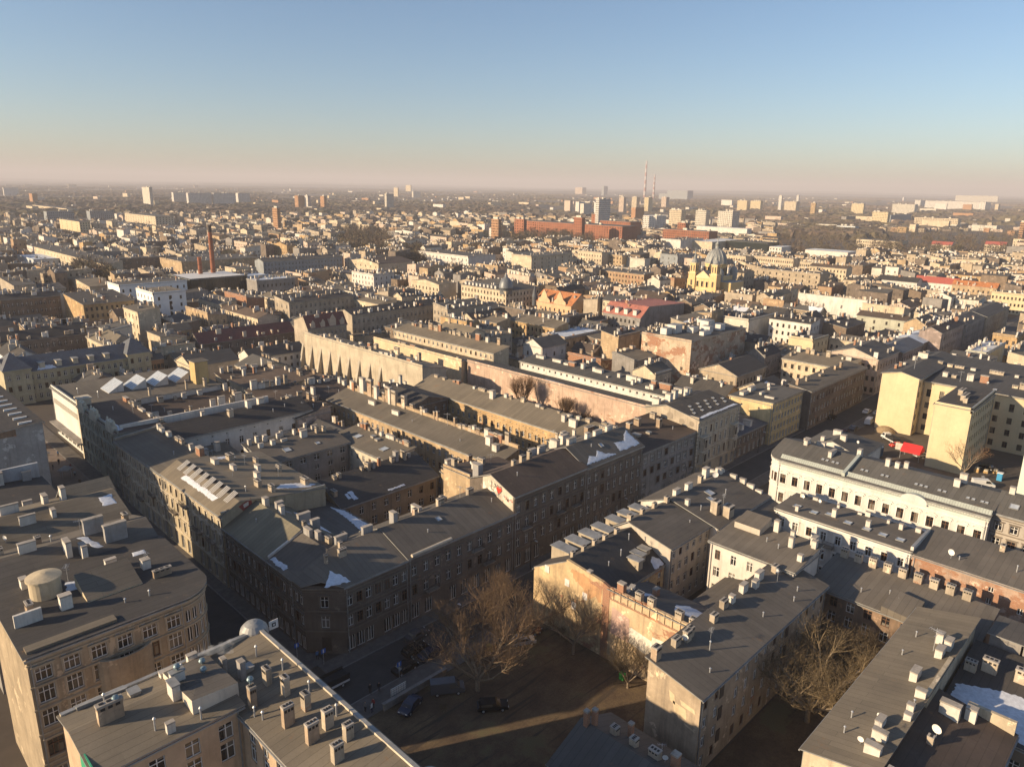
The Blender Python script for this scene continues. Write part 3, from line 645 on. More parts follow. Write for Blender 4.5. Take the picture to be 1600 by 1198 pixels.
def graffiti_house():
    A = Wing((95.15, 92, 117.6, 105), 16.2, ('gable', 'x', .5, 18.9), SOOT, FBY, {'S': [(.5, 3.0, 8, 1.6, 'g', (3,)), (4.9, 2.1, 9, 1.1, 'c'), (8.7, 2.1, 9, 1.1, 'c'), (12.3, 1.9, 9, 1.1, 'c')]}, TSOOT, band=(4.3, 8.0, 11.7), par='W')
    A.par = ''
    Bk = Wing((95.15, 105.02, 111.5, 113.5), 15.0, ('mono', 'E', 14.0, 16.2), TAN, FBX, {}, None, par='W')
    o = building('street_tenement', 'four-storey soot-dark tenement with brown roof and painted gable above the long roof', 'tenement', [A, Bk], 0)
    chim(o, [A, Bk], [(95.9, 103.4, 1.3, 1.7, 2.6, 'g'), (105, 99.4, 1.2, .8, 1.6), (108, 100.2, .8, .8, 1.8), (102, 99, .9, .7, 1.2), (112, 103, 2.0, .8, 1.8, 'w'), (115, 103, 2.0, .8, 1.8, 'w'), (100, 108, 1.0, 2.6, 1.6, 'w'), (104, 111, .8, 1.8, 1.5), (97, 112, 1.0, 1.0, 2.0)])
    for x in (98.5, 108.9, 114): put('balcony', balcony_mesh(2.4), o, (x, 92.0, 8.6), 0)
    mb = MB()   # gable facing: white plaster with painted marks (a red heart shield and black strokes)
    wq = plaster((0.62, 0.55, 0.44), .25, .6); X = 95.10
    mb.poly([(X, 99, 14.9), (X, 92.3, 12.9), (X, 92.3, 16.2), (X, 98.6, 18.7), (X, 101, 18.0), (X, 101, 15.2)], wq)
    mb.build('painted_gable', o)
    red = simple('red_spray_paint', (0.55, 0.05, 0.03), .7); blk = simple('black_spray_paint', (0.04, 0.03, 0.03), .7); wht = simple('white_spray_paint', (0.75, 0.72, 0.68), .7)
    g = MB(); X = 95.085
    def stroke(pts, w, m_):
        for a, b in zip(pts, pts[1:]):
            d = Vector((b[0] - a[0], b[1] - a[1])); d.normalize(); nx = Vector((-d.y, d.x)) * w / 2
            g.poly([(X, a[0] + nx.x, a[1] + nx.y), (X, b[0] + nx.x, b[1] + nx.y), (X, b[0] - nx.x, b[1] - nx.y), (X, a[0] - nx.x, a[1] - nx.y)], m_)
    stroke([(98.5, 17.6), (98.5, 15.9), (97.8, 15.7)], .22, blk); stroke([(97.7, 17.2), (97.2, 17.2), (97.5, 16.4)], .18, blk); stroke([(98.2, 17.5), (98.0, 16.3)], .15, blk)
    g.poly([(X - .004, 97.0, 16.6), (X - .004, 96.4, 15.4), (X - .004, 95.5, 16.3), (X - .004, 95.7, 16.9), (X - .004, 96.2, 16.6), (X - .004, 96.6, 17.0)], red)
    stroke([(97.1, 16.7), (96.4, 15.2), (95.4, 16.3), (95.6, 17.1), (96.2, 16.8), (96.7, 17.2), (97.1, 16.7)], .14, blk)
    rq = random.Random(5)
    for k in range(16):
        y = 95.2 - k * .17; z = 15.3 - k * .03; stroke([(y, z + rq.uniform(-.2, .6)), (y - .12, z - rq.uniform(-.1, .5)), (y - .28, z + rq.uniform(-.1, .5))], .1, rq.choice([wht, blk, wht, red]))
    g.build('mural', o)
    bits(o, [A, Bk], [('p', 100, 96, .8), ('a', 106, 110), ('a', 110, 102), ('d', 101, 111)])
graffiti_house()
def snow_house():
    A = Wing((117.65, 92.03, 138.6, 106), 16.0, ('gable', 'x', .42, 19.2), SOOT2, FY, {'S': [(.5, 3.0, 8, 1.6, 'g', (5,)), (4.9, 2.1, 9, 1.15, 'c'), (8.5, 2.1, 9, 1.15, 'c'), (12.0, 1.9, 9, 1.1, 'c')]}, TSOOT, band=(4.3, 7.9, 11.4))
    o = building('street_tenement', 'four-storey grey-brown tenement with ragged snow on its street slope', 'tenement', [A], 0)
    chim(o, [A], [(121, 99.4, 2.6, .8, 1.6, 'w'), (126, 98.8, 1.2, .8, 1.5, 'w'), (130, 99, 2.6, .8, 1.3, 'w'), (134.6, 99.2, 2.2, .7, 1.4, 'w'), (119.4, 103, 1.0, 2.2, 2.0, 'w'), (124, 104, 2.0, .8, 2.2, 'w'), (137.5, 103, .8, 2.0, 1.2)])
    snow([(118.2, 92.5), (128.8, 92.4), (126, 93.4), (124.5, 94.8), (122.5, 93.3), (121, 94.2), (119.6, 93.2)], [A], 'ragged snow patch along the eaves of the tenement beyond the painted gable', 3)
    snow([(130.5, 92.6), (138.2, 92.6), (138.2, 96.8), (136.5, 96.0), (134.4, 94.6), (131.2, 95.0)], [A], 'broad white snow sheet at the far end of the same eaves, by the grey facade', 4)
    bits(o, [A], [('p', 124, 96, .7), ('s', 127, 95.5), ('a', 133, 98)])
snow_house()
A = Wing((138.7, 92, 162.8, 106), 14.3, ('mono', 'S', 14.0, 15.6), GREYP, FBX, {'S': [(.5, 2.7, 8, 1.6, 'g', (2,)), (4.4, 1.8, 8, 1.5, 't', (1,)), (7.7, 1.8, 8, 1.5, 't'), (11.0, 1.8, 8, 1.5, 't')]}, GREYP, cornice=False)
o = building('street_tenement', 'plain grey four-storey block between the snowy tenement and the ornate corner house', 'tenement', [A], 0)
chim(o, [A], [(147, 102, 1.2, 1.2, 2.2, 't'), (152, 103, 1.0, 1.6, 2.0, 't'), (156, 99, 1.1, 1.1, 2.4, 't'), (143, 104, .8, 2.0, 1.6), (160, 103.5, 1.0, 1.6, 1.6)])
bits(o, [A], [('h', 150, 98), ('h', 146, 99, 1.6), ('p', 158, 96, .8)])
def ornate():
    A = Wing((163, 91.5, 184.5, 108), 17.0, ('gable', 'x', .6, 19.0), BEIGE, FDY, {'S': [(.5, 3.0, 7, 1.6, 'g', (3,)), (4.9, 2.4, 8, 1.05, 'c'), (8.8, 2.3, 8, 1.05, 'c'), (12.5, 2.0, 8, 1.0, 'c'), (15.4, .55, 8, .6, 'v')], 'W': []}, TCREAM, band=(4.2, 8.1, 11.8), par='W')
    o = building('street_tenement', 'richly ornamented beige tenement with bay windows and dark snowy roof', 'tenement', [A], 0)
    for x0 in (164.2, 180.2):      # bay windows
        mb = MB(); mb.prism([(x0, 91.4), (x0 + .6, 90.5), (x0 + 2.4, 90.5), (x0 + 3, 91.4)], 4.4, 12.0, BEIGE); mb.box(x0 - .1, 90.3, 12.0, x0 + 3.1, 91.5, 12.3, TCREAM); mb.box(x0 - .1, 90.3, 8.0, x0 + 3.1, 91.5, 8.3, TCREAM)
        bo = mb.build('bay_window', o)
        for z in (5.2, 9.1):
            me, mf = window_mesh(1.2, 2.2, 'c', TCREAM, 'd'); b = parent_world(o)
            for m_, nm in ((me, 'window'), (mf, 'frame')):
                w_ = D.objects.new(nm, m_); COL.objects.link(w_); w_.parent = bo; w_.location = (x0 + 1.5 - b[0], 90.5 - .22 - b[1], z)
    mb = MB()
    for z in range(12):            # quoins
        for xx in (163.0, 184.5): mb.box(xx - .35, 91.36, 4.5 + z, xx + .35, 91.5, 5.1 + z, TCREAM)
    mb.build('quoins', o)
    chim(o, [A], [(168, 104, 1.4, 1.6, 2.4, 'w'), (172.5, 105, 1.6, 1.2, 2.6, 'w'), (177, 104, 1.2, 1.2, 2.2, 'w'), (165, 106, 1.0, 2.2, 1.8, 'w'), (181, 106, 1.0, 2.0, 1.8, 'w')])
    snow([(164, 91.7), (184, 91.7), (183, 92.4), (176, 92.2), (170, 92.6), (165, 92.3)], [A], 'thin snow line along the eaves of the ornate beige tenement', 5)
    for k in range(14): bits(o, [A], [('s', 165.5 + k * 1.35, 94.5 + (k % 3) * 1.5, .75)])
    mb = MB()
    for y, r in ((96.5, .8), (100.2, 1.0), (93.5, .7)):
        k = 14; mb.poly([(162.93, y + r * math.cos(j * 2 * math.pi / k), 15.6 + (.8 if y > 99 else 0) + r * math.sin(j * 2 * math.pi / k)) for j in range(k)], plaster((0.32, 0.27, 0.21), 0, .6))
    mb.build('round_blind_window', o)
ornate()
A = Wing((184.6, 92, 204.5, 106), 7.0, ('mono', 'S', 7.0, 8.6), SOOT2, BLUESL, {'S': [(.5, 2.4, 7, 1.4, 'g'), (4.1, 1.7, 8, 1.0, 'c')]}, TSOOT)
o = building('low_street_house', 'low two-storey house with dark slate roof in the gap of the street row', 'house', [A], 1)
for x in (188, 191, 196): dormer(o, x, 93.2, x + 1.3, 95.5, 6.8, 9.0, WHITEP)
A = Wing((204.6, 90.8, 226, 105), 13.2, ('mono', 'N', 12.9, 13.4), plaster((0.60, 0.47, 0.26), .05, .45), FGX, {'S': [(.6, 2.3, 10, 1.2, 'v'), (4.1, 1.7, 10, 1.2, 'v'), (7.2, 1.7, 10, 1.2, 'v'), (10.2, 1.7, 10, 1.2, 'v')], 'W': [(10.6, .7, 5, .6, 'v', (0, 2, 4))]}, None)
o = building('street_tenement', 'yellow-sided flat-roofed block with stained facade past the low slate house', 'tenement', [A], 1)
chim(o, [A], [(208, 102, 3.2, 1.4, 1.1, 'w'), (212, 98, 2.2, .8, .8, 'w'), (214, 102.5, 3.4, 1.2, 1.5, 'w'), (219, 99, 1.0, .8, 1.0, 'w'), (223, 101, .9, .9, 1.2, 'w'), (209, 94, .8, 3, .6, 'w')])

# ------------------------------------------------------------------ side street, right-hand row going away
A = Wing((51.5, 108.55, 64.5, 124.9), 12.6, ('gable', 'y', .5, 15.9), SOOT, FGR, {'W': FL3(8)}, TSOOT, band=(4.1, 7.8))
o = building('side_street_tenement', 'sooty tenement with pale green-tan sheet roof behind the corner house', 'tenement', [A], 0)
chim(o, [A], [(58.6, 122.2, .9, 1.2, 1.7, 'w'), (60.2, 120.0, 1.4, .9, 1.9, 'g'), (59.3, 117.4, .8, 1.0, 1.8, 'w'), (61.8, 114.0, 2.4, .8, 1.9, 'g'), (62.5, 111.2, 1.6, .8, 1.8, 'g'), (59.6, 110.0, .6, .6, 1.3, 'c')])
bits(o, [A], [('p', 55, 119, .8), ('s', 61.6, 119.5)])
snow([(62.0, 113.0), (64.6, 109.0), (64.7, 119.5), (63.4, 121.0), (62.8, 117)], [A], 'bluish shaded snow behind the chimneys of the green-tan roof', 6)
def mansard_house():
    A = Wing((51.2, 125.0, 73.0, 153.6), 15.0, ('gable', 'y', .16, 16.9, 0, 0), plaster((0.46, 0.39, 0.27), 0, .6), FTX, {'W': [(.5, 3.0, 9, 1.5, 'g', (4,)), (4.8, 2.2, 10, 1.05, 'c'), (8.4, 2.1, 10, 1.05, 'c'), (11.8, 1.8, 10, 1.0, 'c')]}, TCREAM, par='S', band=(4.1, 7.7, 11.1), h2=14.2)
    G = Wing((73.05, 150, 95, 158.6), 12.2, ('mono', 'S', 12.2, 13.8), GREYP, FX, {'S': [(1.4, 1.5, 6, 1.3, 'c'), (4.6, 1.6, 6, 1.3, 'c'), (7.6, 1.2, 6, 1.1, 'v', (2,)), (9.9, 1.5, 6, 1.5, 'c')]}, None)
    K = Wing((95.05, 134.5, 103.6, 158.5), 11.8, ('mono', 'W', 11.6, 12.8), TCREAM, FTX, {'W': [(1.4, 1.6, 9, 1.0, 'c'), (4.8, 1.6, 9, 1.0, 'c'), (8.6, 1.6, 9, 1.0, 'c')]}, None)
    o = building('side_street_tenement', 'ornate lit tenement with a row of slanted roof dormers on the side street', 'tenement', [A, G, K], 0)
    ws = [A, G, K]
    for k in range(8):
        y = 127.0 + k * 3.15; mb = MB(); z = 16.1
        mb.prism([(53.3, y), (55.6, y), (55.6, y + 1.9), (53.3, y + 1.9)], z - .6, [z + .15, z + 1.5, z + 1.5, z + .15], M_DARKF())
        for j in range(4): mb.prism([(53.3, y + .1 + j * .48), (55.6, y + .1 + j * .48), (55.6, y + .24 + j * .48), (53.3, y + .24 + j * .48)], z + .1, [z + .26, z + 1.61, z + 1.61, z + .26], M_WHITE())
        mb.build('dormer', o)
    chim(o, ws, [(60.5, 148.5, 1.0, 2.0, 1.2, 'w'), (64.5, 150.0, 1.2, 1.8, 1.4), (62.0, 143.0, .8, 1.8, 1.2, 'w'), (66.2, 140.5, .8, 1.6, 1.4, 'w'), (63.8, 136.0, .8, 1.6, 1.4, 'w'), (70.0, 138.5, .7, 1.4, 1.5), (61.5, 131.0, .8, 1.8, 1.5), (62.5, 127.3, .8, 1.4, 1.4), (70.5, 128.6, 1.0, 2.0, 1.5), (68.5, 146, .7, 1.5, 1.2)])
    chimrow(o, ws, 103.2, 135, 103.2, 158, 13, .8, 1.0, 1.1, 'cw'); chimrow(o, ws, 75, 157.6, 94, 157.6, 7, .9, .9, 1.2, 'cw')
    bits(o, ws, [('a', 65.5, 145), ('a', 68, 135), ('a', 60, 139, 1.1), ('p', 58, 129, 1.2), ('d', 66, 151), ('s', 80, 153.5, 1.6), ('s', 88, 153), ('s', 99, 152, 1.8), ('s', 98.5, 140, 1.8), ('h', 101, 148), ('h', 100.5, 145.5)])
    snow([(52.3, 131), (53.2, 130.5), (53.3, 146.0), (52.4, 146.5)], ws, 'snow in the gutter below the slanted dormers of the lit tenement', 7)
    snow([(64.0, 128.2), (70.0, 126.4), (72.6, 127.6), (70.5, 129.4), (66, 130.4)], ws, 'looping snow patch by the parapet on the dormer house roof', 8)
    snow([(62, 151), (66.5, 151.2), (66, 152.8), (62.5, 152.8)], ws, 'small snow patch at the far edge of the dormer house roof', 9)
    mb = MB(); mb.poly([(54.5, 124.935, 15.9), (57.0, 124.935, 16.9), (57.3, 124.935, 15.4), (55.5, 124.935, 14.6)], simple('red_mural', (0.30, 0.07, 0.06), .8)); mb.poly([(55.4, 124.93, 16.0), (56.5, 124.93, 16.4), (56.5, 124.93, 15.6), (55.6, 124.93, 15.3)], simple('pale_mural', (0.6, 0.55, 0.5), .8)); mb.build('mural', o)
    for y, z in ((130, 8.2), (136, 8.2), (142, 11.6), (148, 8.2)): put('balcony', balcony_mesh(2.6), o, (51.2, y, z), -math.pi / 2)
mansard_house()
def dark_house():
    A = Wing((75.0, 122.2, 100.6, 130.6), 10.2, ('mono', 'S', 10.0, 13.3), plaster((0.33, 0.27, 0.20), 0, .6), FBX, {'S': [(.8, 1.8, 8, 1.2, 'c', (4,)), (3.9, 1.8, 8, 1.3, 'c'), (7.1, 1.7, 8, 1.05, 'c')]}, None)
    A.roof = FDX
    o = building('courtyard_house', 'courtyard house with near-black sloping roof and bay of plain windows', 'house', [A], 0)
    chimrow(o, [A], 77, 130.0, 100, 130.0, 11, .8, .9, 1.4, 'gct'); chim(o, [A], [(75.6, 126, .8, 1.6, 1.0, 't')])
    for a, b in (((78.5, 123.0), (79.6, 125.5)), ((77.6, 123.6), (78.3, 125.2)), ((87, 122.3), (91.5, 122.8))): snow([(a[0], a[1]), (b[0], a[1]), (b[0], b[1]), (a[0], b[1])], [A], {78.5: 'snow streak on the near-black courtyard roof next to its gable', 77.6: 'smallest snow streak at the gable of the near-black courtyard roof', 87: 'snow left along the gutter of the near-black courtyard roof'}[a[0]], int(a[0]))
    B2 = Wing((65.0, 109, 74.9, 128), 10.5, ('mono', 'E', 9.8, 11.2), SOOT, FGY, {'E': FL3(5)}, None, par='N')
    o = building('courtyard_shed', 'low blue-grey roofed courtyard wing in deep shade behind the corner house', 'outbuilding', [B2], 0)
    snow([(71.5, 110), (74.6, 109.6), (74.7, 121), (73.4, 124), (72.8, 117)], [B2], 'long blue-shaded snow streak in the courtyard behind the corner house', 31)
    C2 = Wing((101.2, 113.8, 111.6, 121.5), 9.5, ('mono', 'S', 9.5, 11.0), TAN, FTX, {'S': [(1, 1.8, 3, 1.2, 'c')]}, None, par='W')
    o = building('courtyard_shed', 'small sunlit tan annexe with tall chimney slabs by the painted gable', 'outbuilding', [C2], 0)
    chim(o, [C2], [(102, 119.8, 1.6, .9, 3.6, 'w'), (102.2, 116.2, 1.6, .9, 3.2, 'w'), (106, 120.6, 1.2, .8, 2.0, 't'), (109, 120.4, 1.2, .8, 2.6, 't'), (103.5, 114.5, 1.0, .8, 1.6, 't')])
dark_house()
def rows_inner():
    A = Wing((51.2, 153.7, 61.4, 182.6), 14.8, ('mono', 'W', 14.7, 15.6), plaster((0.40, 0.35, 0.27), 0, .7), FTY, {'W': [(.5, 3.0, 9, 1.5, 'g', (4,)), (4.8, 2.1, 10, 1.0, 'c'), (8.3, 2.0, 10, 1.0, 'c'), (11.7, 1.7, 10, 1.0, 'c')]}, TCREAM, par='N', band=(4.1, 7.6, 11.0))
    o = building('side_street_tenement', 'tenement with broad plain brown roof between dormer house and green facade', 'tenement', [A], 0)
    chimrow(o, [A], 60.9, 155, 60.9, 182, 9, 1.0, 1.6, 1.2, 'wc'); bits(o, [A], [('p', 57, 162, .8), ('d', 60.8, 158, 1.6), ('d', 60, 160, 1.2)])
    for y, z in ((160, 8.1), (168, 4.7), (176, 8.1)): put('balcony', balcony_mesh(2.6), o, (51.2, y, z), -math.pi / 2)
    Wc = Wing((62.6, 176.6, 100.2, 187.2), 13.6, ('gable', 'x', .62, 16.0), plaster((0.60, 0.58, 0.54), 0, .35), FDX, {'S': [(1.0, 2.0, 10, 1.1, 'c'), (5.0, 1.9, 10, 1.1, 'c'), (8.9, 1.9, 10, 1.1, 'c', (0,)), (12.1, .45, 10, .5, 'v')]}, None)
    o = building('courtyard_house', 'white courtyard house with dark ridge roof and two iron balconies', 'house', [Wc], 0)
    chim(o, [Wc], [(79, 181, 1.2, 1.4, 1.8), (85, 183, 1.2, 1.4, 2.0, 'w'), (89, 184, 1.6, 1.4, 2.0, 'w'), (98.5, 186, 1.0, 2.0, 1.4), (73, 184, .9, .9, 1.5, 'w')])
    mb = MB(); mb.box(54, 187.3, 9, 93, 187.8, 16.7, WHITEP); mb.build('parapet', o)
    chimrow(o, [Wc], 56, 187.6, 92, 187.6, 11, 1.2, .9, 1.0, 'w')
    for x in (84.5, 92): put('balcony', balcony_mesh(2.8), o, (x, 176.6, 8.6), 0)
    bits(o, [Wc], [('p', 90, 179, .8), ('p', 94, 180, .8)])
    L1 = Wing((61.5, 159.2, 74.5, 175.8), 9.5, ('mono', 'S', 8.8, 10.2), SOOT2, FTX, {'S': [(1, 1.6, 4, 1.1, 'c'), (5, 1.6, 4, 1.1, 'c')]}, None)
    o = building('courtyard_shed', 'cluttered low roof between the brown roof and the white courtyard house', 'outbuilding', [L1], 0)
    chim(o, [L1], [(66, 170, 3.4, 1.6, 2.2, 'w'), (71, 172, 1.2, 1.2, 2.4, 'w'), (69, 163, .8, .8, 1.4, 'w'), (64, 165, 1.0, 2.0, 1.6)]); bits(o, [L1], [('a', 68, 168), ('d', 65, 162)])
    L2_ = Wing((75, 159.3, 95, 166), 11.0, ('mono', 'S', 10.6, 12.2), WHITEP, FGX, {}, None)
    o = building('courtyard_shed', 'narrow dark roof with a line of white chimneys before the white courtyard house', 'outbuilding', [L2_], 0)
    chimrow(o, [L2_], 76, 165.2, 95, 165.2, 9, .9, .9, 1.3, 'w')
    L3_ = Wing((96, 160, 104.5, 173), 10.0, ('gable', 'y', .5, 11.5), WHITE2, FGY, {'W': [(1, 1.6, 4, 1.0, 'c')]}, None)
    o = building('courtyard_shed', 'small bright white gabled shed at the end of the white courtyard house', 'outbuilding', [L3_], 0)
    chimrow(o, [L3_], 103.5, 161, 103.5, 172, 6, .8, .9, 1.3, 'wc')
rows_inner()
def green_facade():
    A = Wing((52.4, 184.2, 64, 215), 15.6, ('mono', 'E', 15.4, 15.8), PATINA, FBY, {'W': [(.5, 3.0, 9, 1.5, 'g', (4,)), (4.8, 2.2, 10, 1.1, 'c'), (8.5, 2.1, 10, 1.1, 'c'), (12.0, 1.9, 10, 1.0, 'c')]}, plaster((0.44, 0.45, 0.38), 0, .5), band=(4.1, 7.7, 11.4), par='W')
    o = building('side_street_tenement', 'grey-green ornate facade with sculpted roof parapets on the side street', 'tenement', [A], 0)
    for y in (188.5, 201, 210.5):
        mb = MB(); pm = plaster((0.56, 0.54, 0.44), 0, .4); mb.box(51.8, y - 2.6, 15.2, 53.0, y + 2.6, 17.2, pm); mb.prism([(51.9, y - 1.8), (52.9, y - 1.8), (52.9, y + 1.8), (51.9, y + 1.8)], 17.2, 18.1, pm)
        for k in (-2.2, 0, 2.2): mb.lathe((52.4, y + k, 17.2), [(.3, 0), (.42, .5), (.2, .9), (.3, 1.1), (.02, 1.6)], pm, 8)
        mb.build('roof_gable', o)
    chimrow(o, [A], 63.5, 186, 63.5, 214, 9, .8, 1.6, 1.2, 'wc'); bits(o, [A], [('p', 58, 205, 1), ('a', 61, 199)])
    snow([(53.2, 186), (54.6, 186.4), (54.4, 196), (53.3, 196.4)], [A], 'frost line of snow inside the grey-green sculpted parapet', 12)
    for x0, y0, x1, y1, h, r, lab in ((64.6, 190, 79, 203, 10.5, 'W', 'low dark brown roof with crooked antennas behind the grey-green facade'), (80, 190, 94, 199, 12.0, 'S', 'cream-ended low wing with a tall lit chimney cluster'), (64.6, 204, 94, 214.5, 11.5, 'S', 'long shallow dark roof just before the white store'), (95.2, 176, 106, 190, 12.2, 'W', 'pinkish gabled back house at the block corner beyond the white courtyard house'), (95.2, 191, 111, 206, 12.5, 'S', 'lit low tenement with a tan felt roof left of the buttressed wall'), (100, 207.5, 118, 228, 12.2, 'W', 'cream house with cross windows and tan roof below the dark red ridge'), (113, 191, 126, 206, 10.6, 'S', 'low tan house in the shaded gap before the buttressed wall'), (120.5, 208, 130, 232, 8.5, 'W', 'long narrow dark-roofed house along the foot of the buttressed wall'), (100, 229.5, 119, 238, 11.0, 'S', 'small grey-roofed house behind the cross-windowed cream one')):
        w = Wing((x0, y0, x1, y1), h, ('mono', r, h, h + 1.4), plaster((0.48, 0.38, 0.31), .2, .6) if x0 > 95 and y0 < 190 else CREAM if x0 > 79 else SOOT2, FBX if r == 'S' else FBY, {'S': [(1, 1.7, 5, 1.1, 'c'), (4.5, 1.6, 5, 1.1, 'c')], 'W': [(4.6, 1.6, 5, 1.1, 'c'), (8.2, 1.6, 5, 1.1, 'c')]}, None)
        o = building('courtyard_house', lab, 'house', [w], 1)
        chimrow(o, [w], x0 + 1, y1 - .7, x1 - 1, y1 - .7, 6, 1.2, .9, 1.8, 'wc'); chimrow(o, [w], x1 - .7, y0 + 1, x1 - .7, y1 - 2, 4, .9, 1.3, 1.5, 'wct'); bits(o, [w], [('a', x0 + 4, y0 + 4), ('p', x0 + 7, y0 + 3)])
green_facade()
def white_store():
    A = Wing((53.6, 216, 92, 246), 14.5, ('mono', 'E', 14.3, 14.6), WHITE2, FTY, {'W': [(.6, 3.0, 8, 3.0, 'g'), (10.0, 1.5, 1, 27.5, 'v')], 'S': []}, None, par='W')
    o = building('department_store', 'white modern store with one long window band and sawtooth rooflights', 'store', [A], 0)
    st = simple('store_louvre', (0.09, 0.08, 0.07), .6)
    mb = MB()
    for k in range(46): mb.box(53.45, 217.2 + k * .6, 10.0, 53.58, 217.5 + k * .6, 11.5, plaster((0.62, 0.58, 0.5), 0, .2))
    mb.build('window_fins', o)
    mb = MB(); mb.box(51.6, 217, 4.2, 53.6, 245, 4.5, GREYP); mb.build('canopy', o)
    mb = MB(); mb.box(52.7, 214.6, 0, 55.6, 217.8, 17.4, TCREAM); mb.box(52.4, 214.3, 17.4, 55.9, 218.1, 17.8, TCREAM); mb.build('corner_pier', o)
    rg = simple('roof_light_glass', (0.42, 0.46, 0.50), 0.15, 0, .2, 1, .6)
    for k in range(4):
        x0 = 63.5 + k * 6.3; y0, y1 = 226.5 - k * .2, 234
        mb = MB(); mb.prism([(x0, y0), (x0 + 4.2, y0), (x0 + 4.2, y1), (x0, y1)], 14.3, [14.8, 17.4, 17.4, 14.8], WHITEP, rg)
        for j in range(6): mb.prism([(x0, y0 + .1 + j * 1.4), (x0 + 4.2, y0 + .1 + j * 1.4), (x0 + 4.2, y0 + .25 + j * 1.4), (x0, y0 + .25 + j * 1.4)], 14.6, [14.87, 17.47, 17.47, 14.87], M_WHITE())
        mb.build('sawtooth_rooflight', o)
    chimrow(o, [A], 60, 217, 90, 217, 6, .8, .9, 1.8, 'tc'); bits(o, [A], [('p', 57, 232, 1.6), ('p', 60, 224, 1.8)])
    T = Wing((86.5, 220.5, 90.5, 224.6), 21.5, ('flat', 21.4), GOLDW, FTX, {}, None)
    o = building('stair_tower', 'slim ochre stair tower rising behind the white store', 'tower', [T], 1)
white_store()

